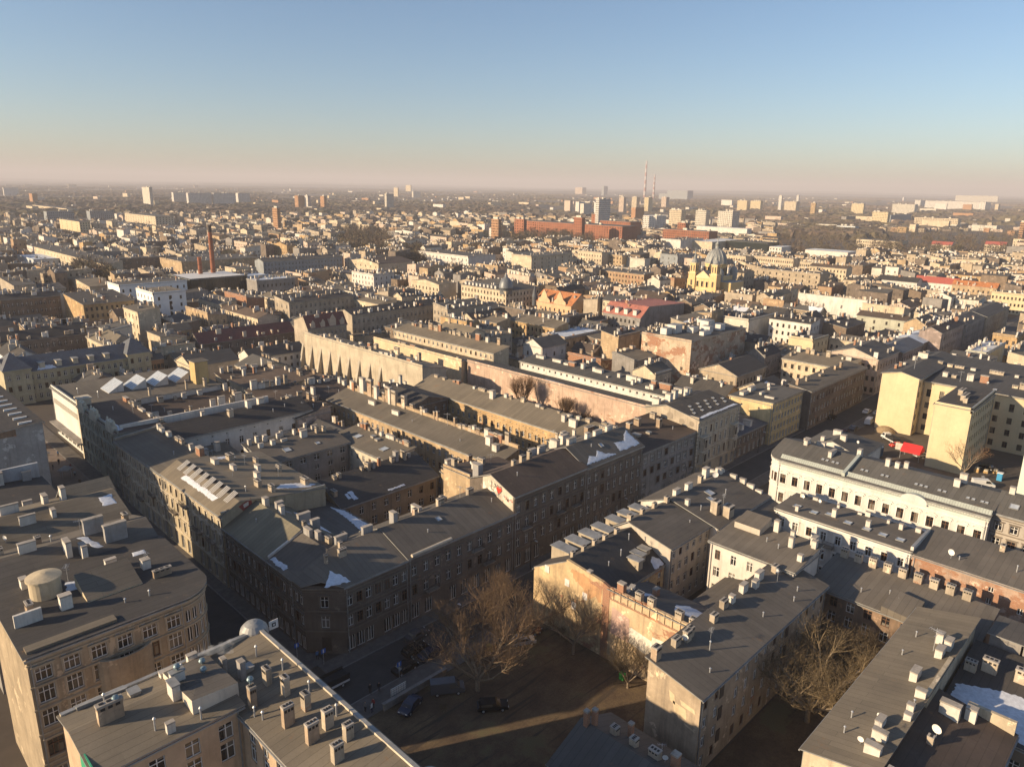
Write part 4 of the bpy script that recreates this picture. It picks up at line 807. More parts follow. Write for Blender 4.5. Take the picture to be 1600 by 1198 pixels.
# ------------------------------------------------------------------ inner block: long rear wings
def wing1():
    A = Wing((111.7, 114, 118.9, 187), 12.1, ('mono', 'W', 12.0, 14.2), TAN, FTX, {'W': [(1.2, 1.8, 30, 1.0, 'c'), (4.9, 1.8, 30, 1.0, 'c'), (8.6, 1.7, 30, 1.0, 'c')]}, None)
    o = building('rear_wing', 'long lit tan rear wing with a crowd of chimneys on its ridge wall', 'tenement wing', [A], 1)
    mb = MB(); mb.box(118.7, 113.9, 9, 119.3, 187, 15.1, TAN); mb.build('ridge_wall', o)
    chimrow(o, [A], 118.95, 115, 118.95, 158, 22, .9, 1.1, 2.0, 'cwt', .35); chimrow(o, [A], 118.95, 158, 118.95, 186.5, 16, 1.0, 1.2, 3.4, 'cwt', .3)
    chim(o, [A], [(116, 170, .7, 3.0, 1.1, 'w'), (115.5, 158, .7, 3.0, 1.1, 'w'), (117, 122, 1.2, 1.6, 2.0, 'w'), (115.8, 118.5, 1.2, 1.6, 1.6, 'w')])
    bits(o, [A], [('a', 118, 139, 1.4), ('p', 115, 150, .6), ('p', 114.5, 130, .6)])
    A = Wing((140, 106.2, 147.2, 181), 12.1, ('mono', 'W', 12.0, 14.6), OCHRE, FTX, {'W': [(1.0, 1.8, 30, 1.0, 'c'), (4.4, 1.8, 30, 1.0, 'c'), (7.6, 1.6, 30, 1.0, 'c'), (10.5, .5, 30, .5, 'v')]}, plaster((0.58, 0.42, 0.24), 0, .4), band=(9.8,), frame='w')
    o = building('rear_wing', 'golden rear wing with a line of tiny attic openings under the gutter', 'tenement wing', [A], 1)
    chimrow(o, [A], 146.9, 107, 146.9, 181, 17, .9, 1.5, .9, 'wc'); chim(o, [A], [(143.5, 117.5, .9, 2.4, 2.0, 'w'), (144.4, 121.5, .9, 1.2, 1.8, 'w'), (145, 150, 1.2, 1.6, 2.4, 'w'), (143.5, 112, 2.8, 1.2, 1.4, 't')])
    B2 = Wing((126.5, 164, 139.6, 186), 12.0, ('gable', 'y', .4, 14.0), BROWNW, FDX, {'W': [(1.2, 1.8, 7, 1.1, 'c'), (5, 1.8, 7, 1.1, 'c'), (8.6, 1.8, 7, 1.1, 'c')], 'S': [(5, 1.8, 4, 1.1, 'c'), (8.6, 1.8, 4, 1.1, 'c')]}, None)
    o = building('courtyard_house', 'dark brown courtyard house with almost black roof at the end of the golden wing', 'house', [B2], 1)
    chimrow(o, [B2], 127, 184, 139, 184, 6, 1.0, 1.0, 2.0, 'cw'); bits(o, [B2], [('d', 129, 182, 1.5), ('d', 133, 183, 1.5), ('d', 131, 178, 1.4)])
    for x0, y0, x1, y1, h, lab in ((119.6, 116, 127.5, 133, 9.5, 'dark low yard roof squeezed between the tan and golden wings'), (119.6, 140, 125.5, 163, 9.0, 'narrow dark shed roof behind the tan wing chimneys'), (128, 106.4, 139.4, 113, 13.2, 'stepped cream annexe behind the snowy street tenement')):
        w = Wing((x0, y0, x1, y1), h, ('mono', 'E', h, h + 1.2), BROWNW if h < 10 else TCREAM, FDX if h < 10 else FTX, {'S': [(3, 1.6, 3, 1.1, 'c')]}, None)
        o = building('courtyard_shed', lab, 'outbuilding', [w], 1); chimrow(o, [w], x0 + 1, y1 - 1, x1 - 1, y1 - 1, 4, .9, .9, 1.6, 'cwt'); bits(o, [w], [('a', x0 + 2, y0 + 3), ('a', x0 + 4, y0 + 8), ('d', x0 + 3, y0 + 5)])
    A = Wing((174.5, 108.3, 183.5, 194), 12.4, ('mono', 'E', 11.6, 12.6), PINK, FGX, {}, None, par='W')
    o = building('rear_wing', 'long blank rosy party wall with flat dark roof facing the poplars', 'tenement wing', [A], 1)
    snow([(175.2, 150), (177.5, 149.6), (178, 158), (175.3, 160)], [A], 'shaded snow strip on the roof behind the rosy party wall', 13)
    A2 = Wing((183.6, 108.3, 192, 176), 14.6, ('mono', 'W', 14.5, 15.6), WHITEP, FGX, {'W': [(12.9, .9, 26, .7, 'v')]}, None)
    o = building('rear_wing', 'white-topped rear wing with dark flat roof and large pale vents', 'tenement wing', [A2], 1)
    chimrow(o, [A2], 188, 112, 190, 175, 15, 1.2, 2.2, 1.3, 'w'); chimrow(o, [A2], 185, 109, 187, 140, 7, .9, 1.4, 1.0, 'w'); bits(o, [A2], [('a', 189, 130), ('a', 188, 150)])
    A = Wing((172.5, 195, 184, 250), 12.7, ('mono', 'E', 11.0, 12.8), plaster((0.66, 0.52, 0.34), .12, .4), FTY, {}, None, par='W')
    o = building('rear_wing', 'long cream party wall with stubby chimneys glowing in the sun', 'tenement wing', [A], 1)
    chimrow(o, [A], 172.9, 197, 172.9, 249, 12, .8, 1.8, 1.1, 'c')
    A2 = Wing((184.1, 190, 192, 252), 14.8, ('mono', 'W', 14.7, 16.2), CREAM, FTX, {'W': [(12.3, 1.5, 22, 1.0, 'c')]}, None)
    o = building('rear_wing', 'brown roofed wing with a lit band of windows above the cream party wall', 'tenement wing', [A2], 1)
    chimrow(o, [A2], 191.5, 192, 191.5, 250, 15, .9, 1.4, 1.8, 'cwt')
    A = Wing((149.6, 189, 160, 266), 15.2, ('mono', 'E', 13.6, 15.4), plaster((0.52, 0.45, 0.34), 0, .5), FTY, {}, None, par='W')
    o = building('rear_wing', 'tall grey-cream blind wall with a row of sloping buttresses', 'tenement wing', [A], 1)
    bw = plaster((0.47, 0.42, 0.34), 0, .5)
    for k in range(9):           # sloping buttresses
        y = 212.6 + k * 6.75; mb = MB(); p0, p1, p2 = (147.0, 0), (149.58, 0), (149.58, 11.2)
        for yy, rv in ((y, 1), (y + 1.2, -1)): mb.poly([(a, yy, b) for a, b in (p0, p1, p2)][::rv], bw)
        mb.poly([(p0[0], y, 0), (p2[0], y, 11.2), (p2[0], y + 1.2, 11.2), (p0[0], y + 1.2, 0)], bw); mb.build('buttress', o)
    chimrow(o, [A], 150.2, 192, 150.2, 265, 18, .9, 1.3, 1.3, 'cw'); chimrow(o, [A], 158, 195, 158, 262, 10, 1.0, 1.6, 2.0, 'cw')
wing1()
# ------------------------------------------------------------------ near side of the main street
def dormer_house():
    A = Wing((86.0, 62.8, 104.5, 78), 9.6, ('gable', 'x', .52, 14.0), OCHRE, FDY, {'S': [(1.2, 1.7, 5, 1.1, 'c'), (5.0, 1.9, 5, 1.1, 'c'), (7.6, 1.1, 5, .9, 'c')], 'N': FL3(7), 'W': []}, None)
    A.h2 = 10.0; A.ov = .03; A.wall = plaster((0.58, 0.43, 0.25), .34, .6)
    o = building('dormer_house', 'ochre-gabled house with a row of box dormers along the street slope', 'house', [A], 0)
    dw = plaster((0.45, 0.38, 0.28), 0, .5)
    for k in range(4): x = 90.2 + k * 3.8; dormer(o, x, 73.6, x + 2.1, 77.7, 9.6, 12.9, dw, 'N')
    for x, y in ((97.6, 64.0), (99.6, 64.8), (101.9, 65.4)): dormer(o, x, y, x + 1.3, y + 2.3, 9.6, 12.2, dw, 'S')
    mb = MB(); mb.prism([(85.96, 62.82), (86.5, 62.82), (86.5, 70.6), (85.96, 70.6)], 8, [13.5, 13.5, 14.5, 14.5], A.wall); mb.build('gable_parapet', o); mb = MB(); mb.prism([(85.93, 61.42), (86.5, 61.42), (86.5, 62.8), (85.93, 62.8)], 0, [13.0, 13.0, 13.5, 13.5], BRICK); mb.build('brick_pier', o)
    chim(o, [A], [(86.5, 66.0, .8, .8, 2.6, 'b'), (87.2, 63.6, .9, .9, 2.0, 'b'), (91.5, 71.4, .8, .6, 1.0, 'c'), (94.5, 71.4, .8, .6, 1.0, 'c'), (97.5, 71.4, .8, .6, 1.0, 'c'), (101, 71.4, .9, .6, 1.0, 'c'), (88.5, 71.4, .7, .6, 1.0, 'c')])
    bits(o, [A], [('p', 97, 67.4, 1.2), ('p', 101.5, 69, 1.2), ('p', 93, 67, .8), ('a', 95, 70.9)])
    for y, z in ((74.9, 11.0), (70.3, 10.3), (66.4, 9.4), (68.7, 6.6)):
        mb = MB(); mb.box(85.91, y - .5, z - .65, 86.03, y + .5, z + .65, simple('blocked_window_board', (0.62, 0.58, 0.54), .8)); mb.build('blocked_window', o)
    rb_ = random.Random(2); mb = MB(); ring = [(70.0, 13.2), (68.0, 13.4), (65.0, 13.0), (62.9, 12.9), (62.9, 9.3), (64.2, 10.2), (65.6, 9.0), (66.6, 10.6), (68.4, 11.4), (69.2, 12.4)]; pts = []
    for a_, b_ in zip(ring, ring[1:] + ring[:1]):
        for k in range(5): t = k / 5; pts.append((85.935, a_[0] + (b_[0] - a_[0]) * t + rb_.uniform(-.22, .22), min(13.45, a_[1] + (b_[1] - a_[1]) * t + rb_.uniform(-.22, .22))))
    mb.poly(pts, plaster((0.50, 0.29, 0.15), .55, .6)); mb.build('brick_patch', o)
    snow([(101.2, 62.9), (104.1, 62.9), (104.2, 64.0), (103, 64.9), (101.8, 64.2)], [A], 'small snow patch by the back dormers of the ochre-gabled house', 14)
    B2 = Wing((104.52, 62, 118.2, 78.03), 13.0, ('gable', 'x', .58, 15.0), plaster((0.52, 0.46, 0.38), 0, .4), FX, {'S': [(1.2, 1.8, 6, 1.1, 'c'), (4.4, 1.8, 6, 1.1, 'c'), (7.6, 1.8, 6, 1.1, 'c'), (10.6, 1.4, 6, 1.0, 'c')], 'N': FL3(5)}, None, h2=10.6)
    o = building('courtyard_tenement', 'pale plastered tenement with smooth grey roof joined to the ochre-gabled house', 'tenement', [B2], 0)
    for k in range(3): x = 106 + k * 3.8; dormer(o, x, 74.2, x + 2.1, 77.7, 10, 13.0, dw, 'N')
    chim(o, [B2], [(105.3, 71.6, .9, .9, 1.2, 'c'), (109, 71.4, .9, .6, 1.1, 'c'), (113, 71.4, 1.0, .6, 1.1, 'c'), (117, 71.2, .9, .8, 1.2, 'c')])
    bits(o, [B2], [('p', 115, 64.6, .5)])
    C = Wing((118.25, 60.5, 139.6, 78), 12.8, ('gable', 'x', .6, 15.4, 0, 0), WHITEP, FX, {'S': [(1.2, 1.8, 7, 1.1, 'c'), (4.6, 1.8, 7, 1.1, 'c'), (8.2, 1.8, 7, 1.1, 'c'), (10.9, 1.2, 7, .9, 'c', (1, 3))], 'N': FL3(8)}, None)
    C2 = Wing((124, 56.5, 139.5, 60.45), 11.0, ('mono', 'S', 11.0, 12.5), WHITEP, FX, {'S': [(4.6, 1.8, 5, 1.1, 'c')]}, None)
    o = building('courtyard_tenement', 'white-backed tenement with solar panels and dishes at the street bend', 'tenement', [C, C2], 0)
    chim(o, [C, C2], [(121, 71.5, 1.8, .8, 1.3, 'w'), (125, 71.2, 1.8, .8, 1.4, 'w'), (130, 71.4, 1.0, .8, 1.6, 'c'), (134, 72.5, 1.6, 1.0, 2.4, 'w'), (122.5, 63.5, 1.6, 1.4, 2.6, 'c'), (124.0, 61.6, 2.0, 1.6, 2.2, 'c'), (137.5, 71, 1.0, .8, 1.2, 'w'), (119.5, 68, .8, .8, 1.2, 'w')])
    chimrow(o, [C, C2], 139, 62, 139, 76, 7, .8, 1.2, .8, 'w'); bits(o, [C, C2], [('d', 133.5, 70, 1.8), ('s', 128, 68, 1.6), ('s', 126, 66.6, 1.2), ('a', 126.5, 64), ('p', 120.4, 65.5, 1), ('p', 131, 66)])
dormer_house()
def patched_wall():
    SBm = plaster((0.62, 0.47, 0.30), .52, .65)
    A = Wing((86.0, 45.9, 97.2, 61.4), 12.6, ('mono', 'E', 9.4, 12.7), SBm, FGX, {'E': [(1.2, 1.8, 4, 1.1, 'c')]}, None)
    o = building('rear_outhouse', 'outhouse with tall blank wall of flaking plaster, brick and white paint', 'outbuilding', [A], 0)
    mb = MB(); wp = plaster((0.74, 0.68, 0.58), .1, .4); mb.poly([(85.975, 60.0, 5.8), (85.975, 46.2, 3.0), (85.975, 46.2, 8.8), (85.975, 53, 8.2), (85.975, 53.1, 7.4), (85.975, 57.0, 8.0)], wp)
    pk = plaster((0.55, 0.38, 0.32), .2, .6); mb.poly([(85.97, 60.9, 5.2), (85.97, 57.2, 5.0), (85.97, 57.4, 9.3), (85.97, 60.8, 10.0)], pk); mb.build('painted_band', o)
    mb = MB(); mb.box(85.8, 45.9, 11.2, 86.0, 61.4, 11.45, BRICK); mb.build('string_course', o)
    for k in range(11): mb = MB(); y = 47 + k * 1.36; mb.box(85.85, y, 11.45, 86.0, y + .28, 13.1, SBm); mb.build('pilaster', o)
    mb = MB(); mb.box(86.0, 45.9, 12.5, 86.5, 61.4, 13.1, SBm); mb.build('parapet', o)
    chim(o, [A], [(86.6, 59.6, .9, 1.2, 1.9, 'b'), (86.6, 56.2, .9, 1.1, 1.7, 'c'), (86.6, 53.9, .9, 1.1, 1.7, 'c'), (86.6, 49.0, .9, 1.1, 1.7, 'c'), (86.6, 46.6, .9, 1.1, 1.6, 'c'), (92.6, 57.0, 1.0, .8, 1.3, 'b')])
    snow([(88, 57.6), (90.6, 57.4), (92, 56.8), (92.2, 57.9), (89.6, 58.7)], [A], 'thin snow streaks behind the patched blank wall near a brick chimney', 15)
    snow([(89.6, 51.6), (90.6, 47.2), (94.0, 47.0), (94.6, 51.8), (92.5, 53.2)], [A], 'biggest snow patch on the outhouse roof behind the patched blank wall', 16)
    for k, (x, y) in enumerate(((88.3, 59.8), (90.5, 60.3))): put('roof_hatch', chimney_mesh('w'), o, (x, y, zroof([A], x, y) - .2), .3, (1.4, .8, .7))
patched_wall()
def east_wings():
    A = Wing((74.0, 37.8, 113.2, 45.9), 12.5, ('mono', 'S', 12.4, 14.2), plaster((0.44, 0.35, 0.25), .2, .65), FY, {'S': [(1.0, 1.8, 14, 1.0, 'c'), (4.1, 1.8, 14, 1.0, 'c'), (7.1, 1.8, 14, 1.0, 'c'), (9.9, 1.6, 14, 1.0, 'c')]}, None)
    A.fac['S'] = [(r[0], r[1], 14, r[3], 'c', (2, 9)) for r in A.fac['S']]
    o = building('rear_wing', 'four-storey rear wing with patchy tan gable above the waste ground', 'tenement wing', [A], 0)
    mb = MB(); lt = plaster((0.62, 0.50, 0.33), .1, .5)
    for (y0, z0, y1, z1) in ((42.5, 11.2, 41.6, 9.4), (41.8, 9.9, 39.8, 8.1), (40.8, 10.6, 38.6, 9.6), (44.8, 13.0, 44.3, 11.8), (40, 7.6, 38.4, 6.9)): mb.poly([(73.98, y0, z0), (73.98, y1, z0 - .4), (73.98, y1 - .2, z1), (73.98, y0 - .3, z1 + .3)], lt)
    mb.build('plaster_patch', o)
    mb = MB()
    for x in (79.5, 99):
        for z in (2.6, 6.2, 9.6): mb = MB(); mb.box(x - .5, 37.72, z, x + .5, 37.82, z + 1.9, M_DARKF()); mb.build('stair_window', o)
    chim(o, [A], [(74.6, 45.2, 1.2, .9, 1.9, 't'), (79.2, 45.0, 1.4, .8, 1.2, 'c'), (81.4, 44.6, 1.2, .8, 1.6, 'c'), (82.6, 44.8, .8, .8, 1.5, 'c'), (88.4, 44.4, 1.2, .8, 1.2, 'c'), (92.5, 45.1, 1.4, .8, 1.3, 'c'), (94.8, 45.0, .9, .8, 1.2, 'w'), (98.8, 45.2, 1.6, .8, 1.4, 'w'), (101.6, 44.6, 1.2, .8, 1.3, 'w'), (104, 45.2, 1.8, .8, 1.5, 'w'), (108.5, 44.6, 1.2, .8, 1.2, 'c')])
    bits(o, [A], [('d', 80.6, 44.4, 1.3), ('a', 84, 42.4, .9), ('a', 106, 43), ('p', 82.5, 41.6, 1.4), ('p', 78.8, 39.4, .7), ('p', 96, 40.4, .8), ('p', 104, 39.2, .8), ('p', 107, 40.0, .8), ('d', 108, 44)])
    T = Wing((109.8, 42.0, 120.4, 57.2), 14.6, ('mono', 'W', 14.5, 15.5), plaster((0.66, 0.59, 0.52), 0, .35), FX, {'W': [(1.2, 1.9, 5, 1.2, 'c'), (4.6, 1.9, 5, 1.2, 'c'), (8.0, 1.9, 5, 1.2, 'c'), (11.4, 1.8, 5, 1.0, 'c')], 'S': [(4.6, 1.9, 3, 1.1, 'c'), (8, 1.9, 3, 1.1, 'c')], 'N': [(4.6, 1.9, 3, 1.2, 'c'), (8, 1.9, 3, 1.2, 'c'), (11.4, 1.8, 3, 1.0, 'c')]}, None)
    o = building('courtyard_tenement', 'pinkish white courtyard block with wide flat roof and raised lift box', 'tenement', [T], 0)
    mb = MB(); mb.prism([(116.4, 51.4), (121, 51.4), (121, 56.3), (116.4, 56.3)], 14.5, [16.4, 17.2, 17.2, 16.4], plaster((0.5, 0.44, 0.36), 0, .4), FX); mb.build('lift_box', o)
    chim(o, [T], [(116.5, 45.6, .8, .8, 1.9, 'w'), (119.8, 49.8, .9, .9, 2.2, 'w'), (119.9, 43.0, 1.6, .8, 1.4, 'w'), (113.4, 42.6, .8, .8, 1.2, 'w'), (119.8, 46.8, .7, .7, 1.2, 'w'), (118.8, 42.5, 1.0, .8, 1.4, 'w')]); bits(o, [T], [('p', 115.4, 49.5, .8), ('p', 114.6, 47.0, .8)])
    J = Wing((97.5, 46.2, 109.6, 53.5), 9.0, ('mono', 'N', 8.6, 10.4), PINKB, FX, {'N': [(1, 1.8, 3, 1.1, 'c')]}, None)
    o = building('rear_outhouse', 'low lean-to with orange brick chimney between the tan wing and white block', 'outbuilding', [J], 0)
    chim(o, [J], [(104.5, 47.6, 1.6, 1.0, 1.6, 'b'), (108, 47.4, 1.0, 1.0, 1.6, 'w')])
    U = Wing((136, 31.8, 146, 57.2), 12.7, ('mono', 'W', 12.5, 12.5), WHITEP, FY, {'W': [(1.2, 2.0, 9, 1.2, 'c'), (4.8, 2.0, 9, 1.2, 'c', (3,)), (8.4, 1.5, 9, 1.0, 'c', (3,)), (10.9, .9, 9, .9, 'v', (3,))]}, TWHITE)
    U.fac['W'] = [(1.2, 2.0, 9, 1.2, 'c'), (4.9, 2.0, 9, 1.25, 'c'), (8.9, 1.8, 9, 1.05, 'c')]
    o = building('courtyard_tenement', 'cream-white courtyard range with a line of roof windows facing the palace', 'tenement', [U], 0)
    chim(o, [U], [(137.4, 53.5, .6, .6, 1.1, 'w'), (140.2, 47.2, .8, .8, 1.7, 'w'), (140.4, 40.8, .8, .8, 1.4, 'w'), (144, 36, .7, .7, 1.2, 'w')]); chimrow(o, [U], 145.3, 33, 145.3, 56.5, 7, .8, .9, .8, 'w')
    bits(o, [U], [('s', 139.6, 54.4, 1.3), ('s', 139.2, 50.8, 1.3), ('s', 140.6, 48.3, 1.2), ('s', 139.4, 44.2, 1.3), ('s', 139.2, 40.6, 1.3), ('s', 139, 37.6, 1.3), ('s', 139.2, 34.6, 1.3), ('d', 143.8, 55), ('d', 144, 51.6)])
    for y, z in ((54.6, 4.7), (46, 8.4)): put('balcony', balcony_mesh(2.2), o, (136, y, z), -math.pi / 2)
    mb = MB(); mb.prism([(136.3, 31.5), (146, 31.5), (146, 32.0), (136.3, 32.0)], 11, [13.4, 13.6, 13.6, 13.4], WHITEP, M_ZINC()); mb.build('parapet', o)
    V = Wing((136.05, 2, 148.5, 31.4), 12.3, ('mono', 'W', 12.1, 13.2), PINKB, FX, {'W': [(7.6, 1.1, 13, .8, 'v', (0, 1, 2, 3, 4, 6, 8, 10, 12)), (9.9, .9, 13, .8, 'v', (0, 1, 2, 3, 4, 6, 7, 8, 10, 11))]}, None)
    o = building('rear_wing', 'long pinkish wall of worn plaster over brick below a plain brown roof', 'tenement wing', [V], 0)
    mb = MB(); mb.box(135.9, 2, 11.75, 136.05, 31.4, 12.0, BRICK); mb.build('brick_eaves', o); chim(o, [V], [(147, 20, 1, .8, 1.2, 'c'), (147, 10, 1, .8, 1.2, 'c')]); bits(o, [V], [('p', 141.0, 16.6, 1.2), ('p', 141.2, 13.2, 1.2), ('d', 138.5, 26.0, 1.6), ('p', 139.0, 24.8, .7)])
    T2 = Wing((116.6, 16.6, 128.4, 41.6), 10.0, ('mono', 'W', 9.8, 10.9), BROWNW, FX, {'W': [(1.2, 1.9, 9, 1.3, 'c'), (4.5, 1.9, 9, 1.3, 'c'), (7.3, 1.7, 9, 1.3, 'c')]}, None)
    o = building('rear_wing', 'brown courtyard range with nine square chimneys along its ridge', 'tenement wing', [T2], 0)
    chim(o, [T2], [(128.2, 40.4 - k * 2.45, .9, 1.25, 1.7, 'c') for k in range(9)]); bits(o, [T2], [('p', 121.5, 30.4, .9), ('p', 119.8, 28.6, 1.1), ('p', 119.4, 34.2, .8)])
    mb = MB(); mb.prism([(116.2, 25.2), (121.5, 25.2), (121.5, 30.0), (116.2, 30.0)], 9.4, [10.5, 11.5, 11.9, 10.9], FX); mb.build('raised_roof', o)
    Rb = Wing((75.0, 17.2, 117.2, 24.9), 12.5, ('mono', 'N', 12.3, 14.0), plaster((0.56, 0.47, 0.34), .1, .5), FTY, {'N': FL3(12), 'W': [(10.2, .5, 2, 1.6, 'v', (1,))]}, None)
    Sb = Wing((75.4, 8.2, 97.4, 17.15), 12.0, ('mono', 'S', 11.0, 12.6), plaster((0.56, 0.47, 0.34), .1, .5), FBX, {'S': [(1.2, 1.8, 8, 1.1, 'c'), (5, 1.8, 8, 1.1, 'c'), (8.3, 1.6, 8, 1.1, 'c')], 'W': [(5, 1.8, 3, 1.1, 'c'), (8.2, 1.6, 3, 1.1, 'c')]}, None)
    o = building('rear_wing', 'big tan-roofed wing at the lower right dotted with white chimneys', 'tenement wing', [Rb, Sb], 0)
    ws = [Rb, Sb]
    chim(o, ws, [(83.6, 19.6, 1.7, .8, 1.2, 'w'), (81.0, 18.8, .8, 1.6, 1.3, 'w'), (78.2, 18.6, .9, 1.7, 1.2, 'w'), (88.6, 17.8, .8, .8, 1.0, 'w'), (92.2, 17.7, .8, 1.2, 1.1, 'w'), (86.6, 17.5, .8, .8, .9, 'w'), (96.2, 19.5, 2.0, .9, 1.4, 'w'), (103.6, 18.6, 1.8, .9, 1.3, 'w'), (107.4, 19.6, 1.2, .9, 1.6, 'w'), (106, 18.2, 1.6, .9, 1.6, 'w'), (93.6, 14.6, 1.0, 2.2, 1.9, 'w'), (95.2, 12.6, 1.0, 1.2, 1.8, 'w'), (76.8, 15.4, .9, 2.2, 1.8, 't'), (86.6, 14.8, .7, .7, 1.1, 'c')])
    bits(o, ws, [('d', 84.4, 19.9, 1.1), ('d', 88.2, 14.6, 1.6), ('d', 79, 20.2, 1.0), ('a', 104.5, 19.6, 1.4), ('a', 81.5, 19.2, .8), ('p', 80.2, 22.4, .9), ('p', 83.6, 22.8, .9), ('p', 107.5, 22.6, .9), ('p', 101.5, 22.6, .8), ('p', 90, 17.8, .8)])
    mb = MB(); mb.box(92.4, 16.9, 12.6, 103.2, 17.4, 14.6, CREAM); mb.box(97.0, 8.2, 10.6, 97.5, 13.4, 13.0, CREAM); mb.build('parapet', o)
    Q = Wing((97.6, 2.5, 116, 16.4), 10.0, ('mono', 'W', 9.6, 11.0), plaster((0.24, 0.19, 0.15), .2, .7), FDX, {'W': [(5.6, 1.9, 4, 1.3, 'c')], 'S': [(4, 1.8, 5, 1.1, 'c')]}, None)
    o = building('rear_wing', 'brown house at the lower right edge with a roof half under snow', 'tenement wing', [Q], 0)
    snow([(97.9, 16.0), (104.6, 16.2), (107, 11), (107.5, 4), (98.6, 4.2), (98.0, 9)], [Q], 'large blue-white snow sheet on the roof at the lower right edge', 17)
    chim(o, [Q], [(110.0, 13.6, 1.0, 1.8, 2.0, 'c'), (110.4, 9.6, 1.0, 2.2, 2.0, 'c'), (108.6, 15.6, .9, 1.4, 1.6, 'c')])
    for k in range(3):
        F_ = Wing((117.4 + k * .02, 3 + k * 4.2, 121.5 + k * 1.6, 6.9 + k * 4.2), 12.0 - k * .2, ('mono', 'E', 11.8, 12.4), GREYP, FX, {}, None)
        building('rear_outhouse', ('narrow grey blind annexe nearest the right frame edge', 'middle one of three narrow grey blind annexes at the right edge', 'narrow grey blind annexe touching the nine-chimney range')[k], 'outbuilding', [F_], 0)
    G = Wing((57, 26, 69.5, 48.2), 6.4, ('gable', 'y', .5, 9.2), plaster((0.20, 0.16, 0.13), .2, .7), FGX, {'N': [(1, 1.6, 3, 1.1, 'c')]}, None)
    o = building('garden_house', 'low dark-roofed house with brick chimneys at the bottom of the frame', 'house', [G], 0)
    chim(o, [G], [(62.9, 47.4, .6, .6, 2.2, 'b'), (63.7, 46.7, .6, .6, 2.4, 'b'), (64.6, 44.2, .9, .9, 1.2, 'c'), (66.4, 43.0, .6, .6, 2.2, 'b'), (64.8, 41.4, .9, .9, 1.2, 'c'), (65.2, 38.6, .9, 1.4, 1.2, 'c'), (66.0, 36.2, .9, .9, 2.0, 'b')]); bits(o, [G], [('d', 65.6, 37.4, 1.0), ('a', 66.4, 38.4, .8)])
east_wings()
def palace():
    A = Wing((164.0, 25.6, 182, 72.4), 12.2, ('gable', 'y', .5, 14.6, 0, 0), WHITE2, FGX, {'W': [(1.0, 2.2, 17, 1.2, 'c'), (5.6, 2.3, 17, 1.3, 'c')]}, TWHITE, band=(5.2, 10.2), frame='b', corner=('NW', 3.0, 4))
    A.fac['C'] = [(6.5, 2.3, 1, .8, 'c')]; A.fac['W'] = [(1.6, 2.4, 15, 1.25, 'c'), (6.5, 2.3, 15, 1.35, 'c')]
    B2 = Wing((182.05, 57, 197, 71.5), 11.4, ('gable', 'x', .5, 13.8, 0, 5), WHITE2, FGY, {'S': [(5, 2, 5, 1.2, 'c')], 'E': []}, None)
    o = building('white_palace', 'long white palace with brown windows, curved pediment and metal eaves band', 'palace', [A, B2], 0)
    mb = MB(); mb.prism([(163.55, 25.4), (165.3, 25.4), (165.3, 69.6), (163.55, 69.6)], 11.3, [11.6, 13.3, 13.3, 11.6], MANS)
    mb.build('eaves_band', o)
    mb = MB()
    for k in range(88): mb.prism([(163.55, 25.5 + k * .5), (165.3, 25.5 + k * .5), (165.3, 25.56 + k * .5), (163.55, 25.56 + k * .5)], 11.5, [11.66, 13.36, 13.36, 11.66], M_ZINC())
    ob = mb.build('eaves_seams', o); ob['kind'] = 'stuff'
    mb = MB(); c = 39.4; pts = [(c + 2.6 * math.cos(a * math.pi / 10), 11.5 + 1.35 * math.sin(a * math.pi / 10)) for a in range(11)]
    for a, b in zip(pts, pts[1:]): mb.poly([(163.45, a[0], a[1]), (163.45, b[0], b[1]), (163.45, b[0], 11.0), (163.45, a[0], 11.0)], WHITE2); mb.poly([(163.45, a[0], a[1]), (166.2, a[0], a[1]), (166.2, b[0], b[1]), (163.45, b[0], b[1])], MANS)
    mb.build('pediment', o)
    mb = MB(); step = 46.8 / 15
    for k in range(15):                # segmental hoods over the windows
        y = 72.4 - (k + .5) * (46.8 / 15) if False else 25.6 + (72.4 - 3 - 25.6) / 15 * (k + .5)
        for a in range(6):
            a0, a1 = math.pi * (a / 6), math.pi * ((a + 1) / 6); f = lambda t: (y + 1.15 * math.cos(t), 9.35 + .4 * math.sin(t))
            p, q = f(a0), f(a1); mb.poly([(163.72, p[0], p[1]), (163.72, q[0], q[1]), (163.72, q[0], q[1] + .16), (163.72, p[0], p[1] + .16)], TWHITE); mb.poly([(163.72, p[0], p[1] + .16), (163.72, q[0], q[1] + .16), (164.0, q[0], q[1] + .16), (164.0, p[0], p[1] + .16)], TWHITE)
    mb.build('window_hoods', o)
    chim(o, [A, B2], [(172.4, 48.0, .9, .9, 1.7, 'w'), (172.6, 46.0, .9, .9, 1.3, 'w'), (173.5, 44.4, .9, .9, 1.6, 'w'), (171.4, 33.6, .9, 1.2, 1.6, 'w'), (173.6, 33.0, 1.0, 1.4, 2.2, 'w'), (174.6, 55.0, 1.4, .9, 1.8, 'w'), (171, 60, 3.2, .8, 1.2, 'w'), (177, 65, .9, 2.0, 1.0, 'w'), (186, 63, 1.2, 1.4, 1.4, 'w'), (190, 66, 1.2, 2.0, 1.2, 'w'), (183, 67, .9, .9, 1.2, 'w'), (178, 69, 1.6, 1.2, 1.0, 'w'), (173, 67, 2.0, .9, 1.0, 'w')])
    bits(o, [A, B2], [('s', 168.2, y, .6) for y in (61, 60, 58.6, 57.6, 52, 51, 47.6, 46.6, 40.6, 39.6, 38.6, 36, 35, 30.6, 29.6, 28, 27.2)]); bits(o, [A, B2], [('d', 188, 60), ('a', 176, 30)])
    mb = MB(); mb.prism([(164, 54.2), (173, 54.2), (173, 54.9), (164, 54.9)], 12, [13.2, 15.4, 15.4, 13.2], MANS); mb.build('firewall', o)
